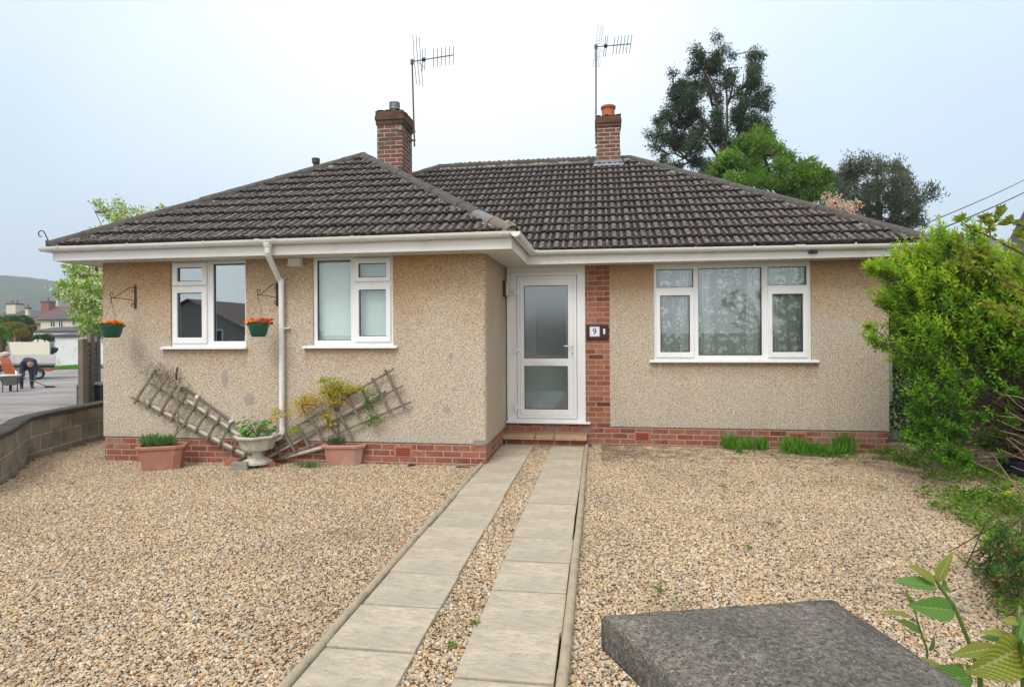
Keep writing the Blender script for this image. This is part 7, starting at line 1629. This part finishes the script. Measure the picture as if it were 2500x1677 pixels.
def mk_hill():
    s = N('wooded_hill'); o = s.obj(); col = s.mix(s.ramp(s.noise(.02, 5, .6), [(.35, 0.), (.65, 1.)]), (.022, .045, .018), (.055, .085, .022)); col = s.mix(s.ramp(s.noise(.12, 4, .6), [(.4, 0.), (.65, .7)]), col, (.03, .05, .025))
    s.pbr(col, .95, s.bump(s.noise(.25, 5, .7), 1., 2.), spec=.1); return s.m
grid_mesh('hills', hx, hy, hz, mk_hill())
# bungalows across the road behind the camera, seen mirrored in the windows
def opp(x, y, w_, d_, ze, zr, label, wallm, gable=False):
    if gable:
        t = thing('bungalow', (x, y, 0), label, 'house'); MB().prism([(x-w_/2, y+d_/2, -.1), (x+w_/2, y+d_/2, -.1), (x+w_/2, y+d_/2, ze), (x, y+d_/2, zr-.12), (x-w_/2, y+d_/2, ze)], (0, -d_, 0)).build('wall', M[wallm], t)
        r_ = MB(); o = .35; r_.add([(x-w_/2-o, y+d_/2+o, ze-.2), (x, y+d_/2+o, zr), (x+w_/2+o, y+d_/2+o, ze-.2), (x-w_/2-o, y-d_/2, ze-.2), (x, y-d_/2, zr), (x+w_/2+o, y-d_/2, ze-.2)], [(0, 1, 4, 3), (1, 2, 5, 4)]); r_.build('roof', M['redroof'], t, fix=False)
        for wx in (-1.6, 1.5):
            f = MB().box((x+wx-.7, y+d_/2+.001, .9), (x+wx+.7, y+d_/2+.05, 2.0)).build('window', M['white'], t); MB().box((x+wx-.6, y+d_/2+.051, 1.0), (x+wx+.6, y+d_/2+.06, 1.9)).build('pane', M['darkwin'], f)
        return
    t = thing('bungalow', (x, y, 0), label, 'house'); MB().box((x-w_/2, y-d_/2, -.1), (x+w_/2, y+d_/2, ze)).build('wall', M[wallm], t)
    r_ = MB(); o = .4; h_ = 0 if gable else d_/2; r_.add([(x-w_/2-o, y-d_/2-o, ze), (x+w_/2+o, y-d_/2-o, ze), (x+w_/2+o, y+d_/2+o, ze), (x-w_/2-o, y+d_/2+o, ze), (x-w_/2+h_, y, zr), (x+w_/2-h_, y, zr)], [(0, 1, 5, 4), (2, 3, 4, 5), (1, 2, 5), (3, 0, 4)]); r_.build('roof', M['redroof'], t, fix=False)
    for fx in (-.28, .25):
        f = MB().box((x+w_*fx-.9, y+d_/2+.001, .9), (x+w_*fx+.9, y+d_/2+.05, 2.2)).build('window', M['white'], t)
        for k in (-1, 1): MB().box((x+w_*fx+k*.43-.36, y+d_/2+.051, 1.0), (x+w_*fx+k*.43+.36, y+d_/2+.06, 2.1)).build('pane', M['darkwin'], f)
opp(-25.3, -24, 8.4, 9, 1.9, 3.9, 'gabled brick bungalow across the road, mirrored in the left window', 'pinkstone', True); opp(-5, -27, 12, 8, 2.0, 3.1, 'brown roofed bungalow across the road, mirrored in the door glass', 'redhouse'); opp(22, -27, 11, 8, 2.0, 3.2, 'brown roofed bungalow across the road, mirrored in the net curtained window', 'creamwall')

# ------------------------------------------------------------ air
hb_ = MB().box((-900, -60, -1.6), (700, 660, 96)).build('haze', None, loc=(0, 0, 0)) if False else None
me = bpy.data.meshes.new('haze'); bm = bmesh.new(); bmesh.ops.create_cube(bm, size=1); bm.to_mesh(me); bm.free()
hzb = bpy.data.objects.new('haze', me); C.objects.link(hzb); hzb.location = (-60, 295, 54.0); hzb.scale = (1500, 780, 113); hzb['kind'] = 'stuff'; hzb['label'] = 'thin pale damp air softening the far hills'; hzb['category'] = 'haze'
hm_ = bpy.data.materials.new('haze_air'); hm_.use_nodes = True; t_ = hm_.node_tree; t_.nodes.clear(); o_ = t_.nodes.new('ShaderNodeOutputMaterial'); v_ = t_.nodes.new('ShaderNodeVolumePrincipled'); v_.inputs['Color'].default_value = (.80, .88, .97, 1); v_.inputs['Density'].default_value = .00075; t_.links.new(v_.outputs[0], o_.inputs['Volume']); me.materials.append(hm_)
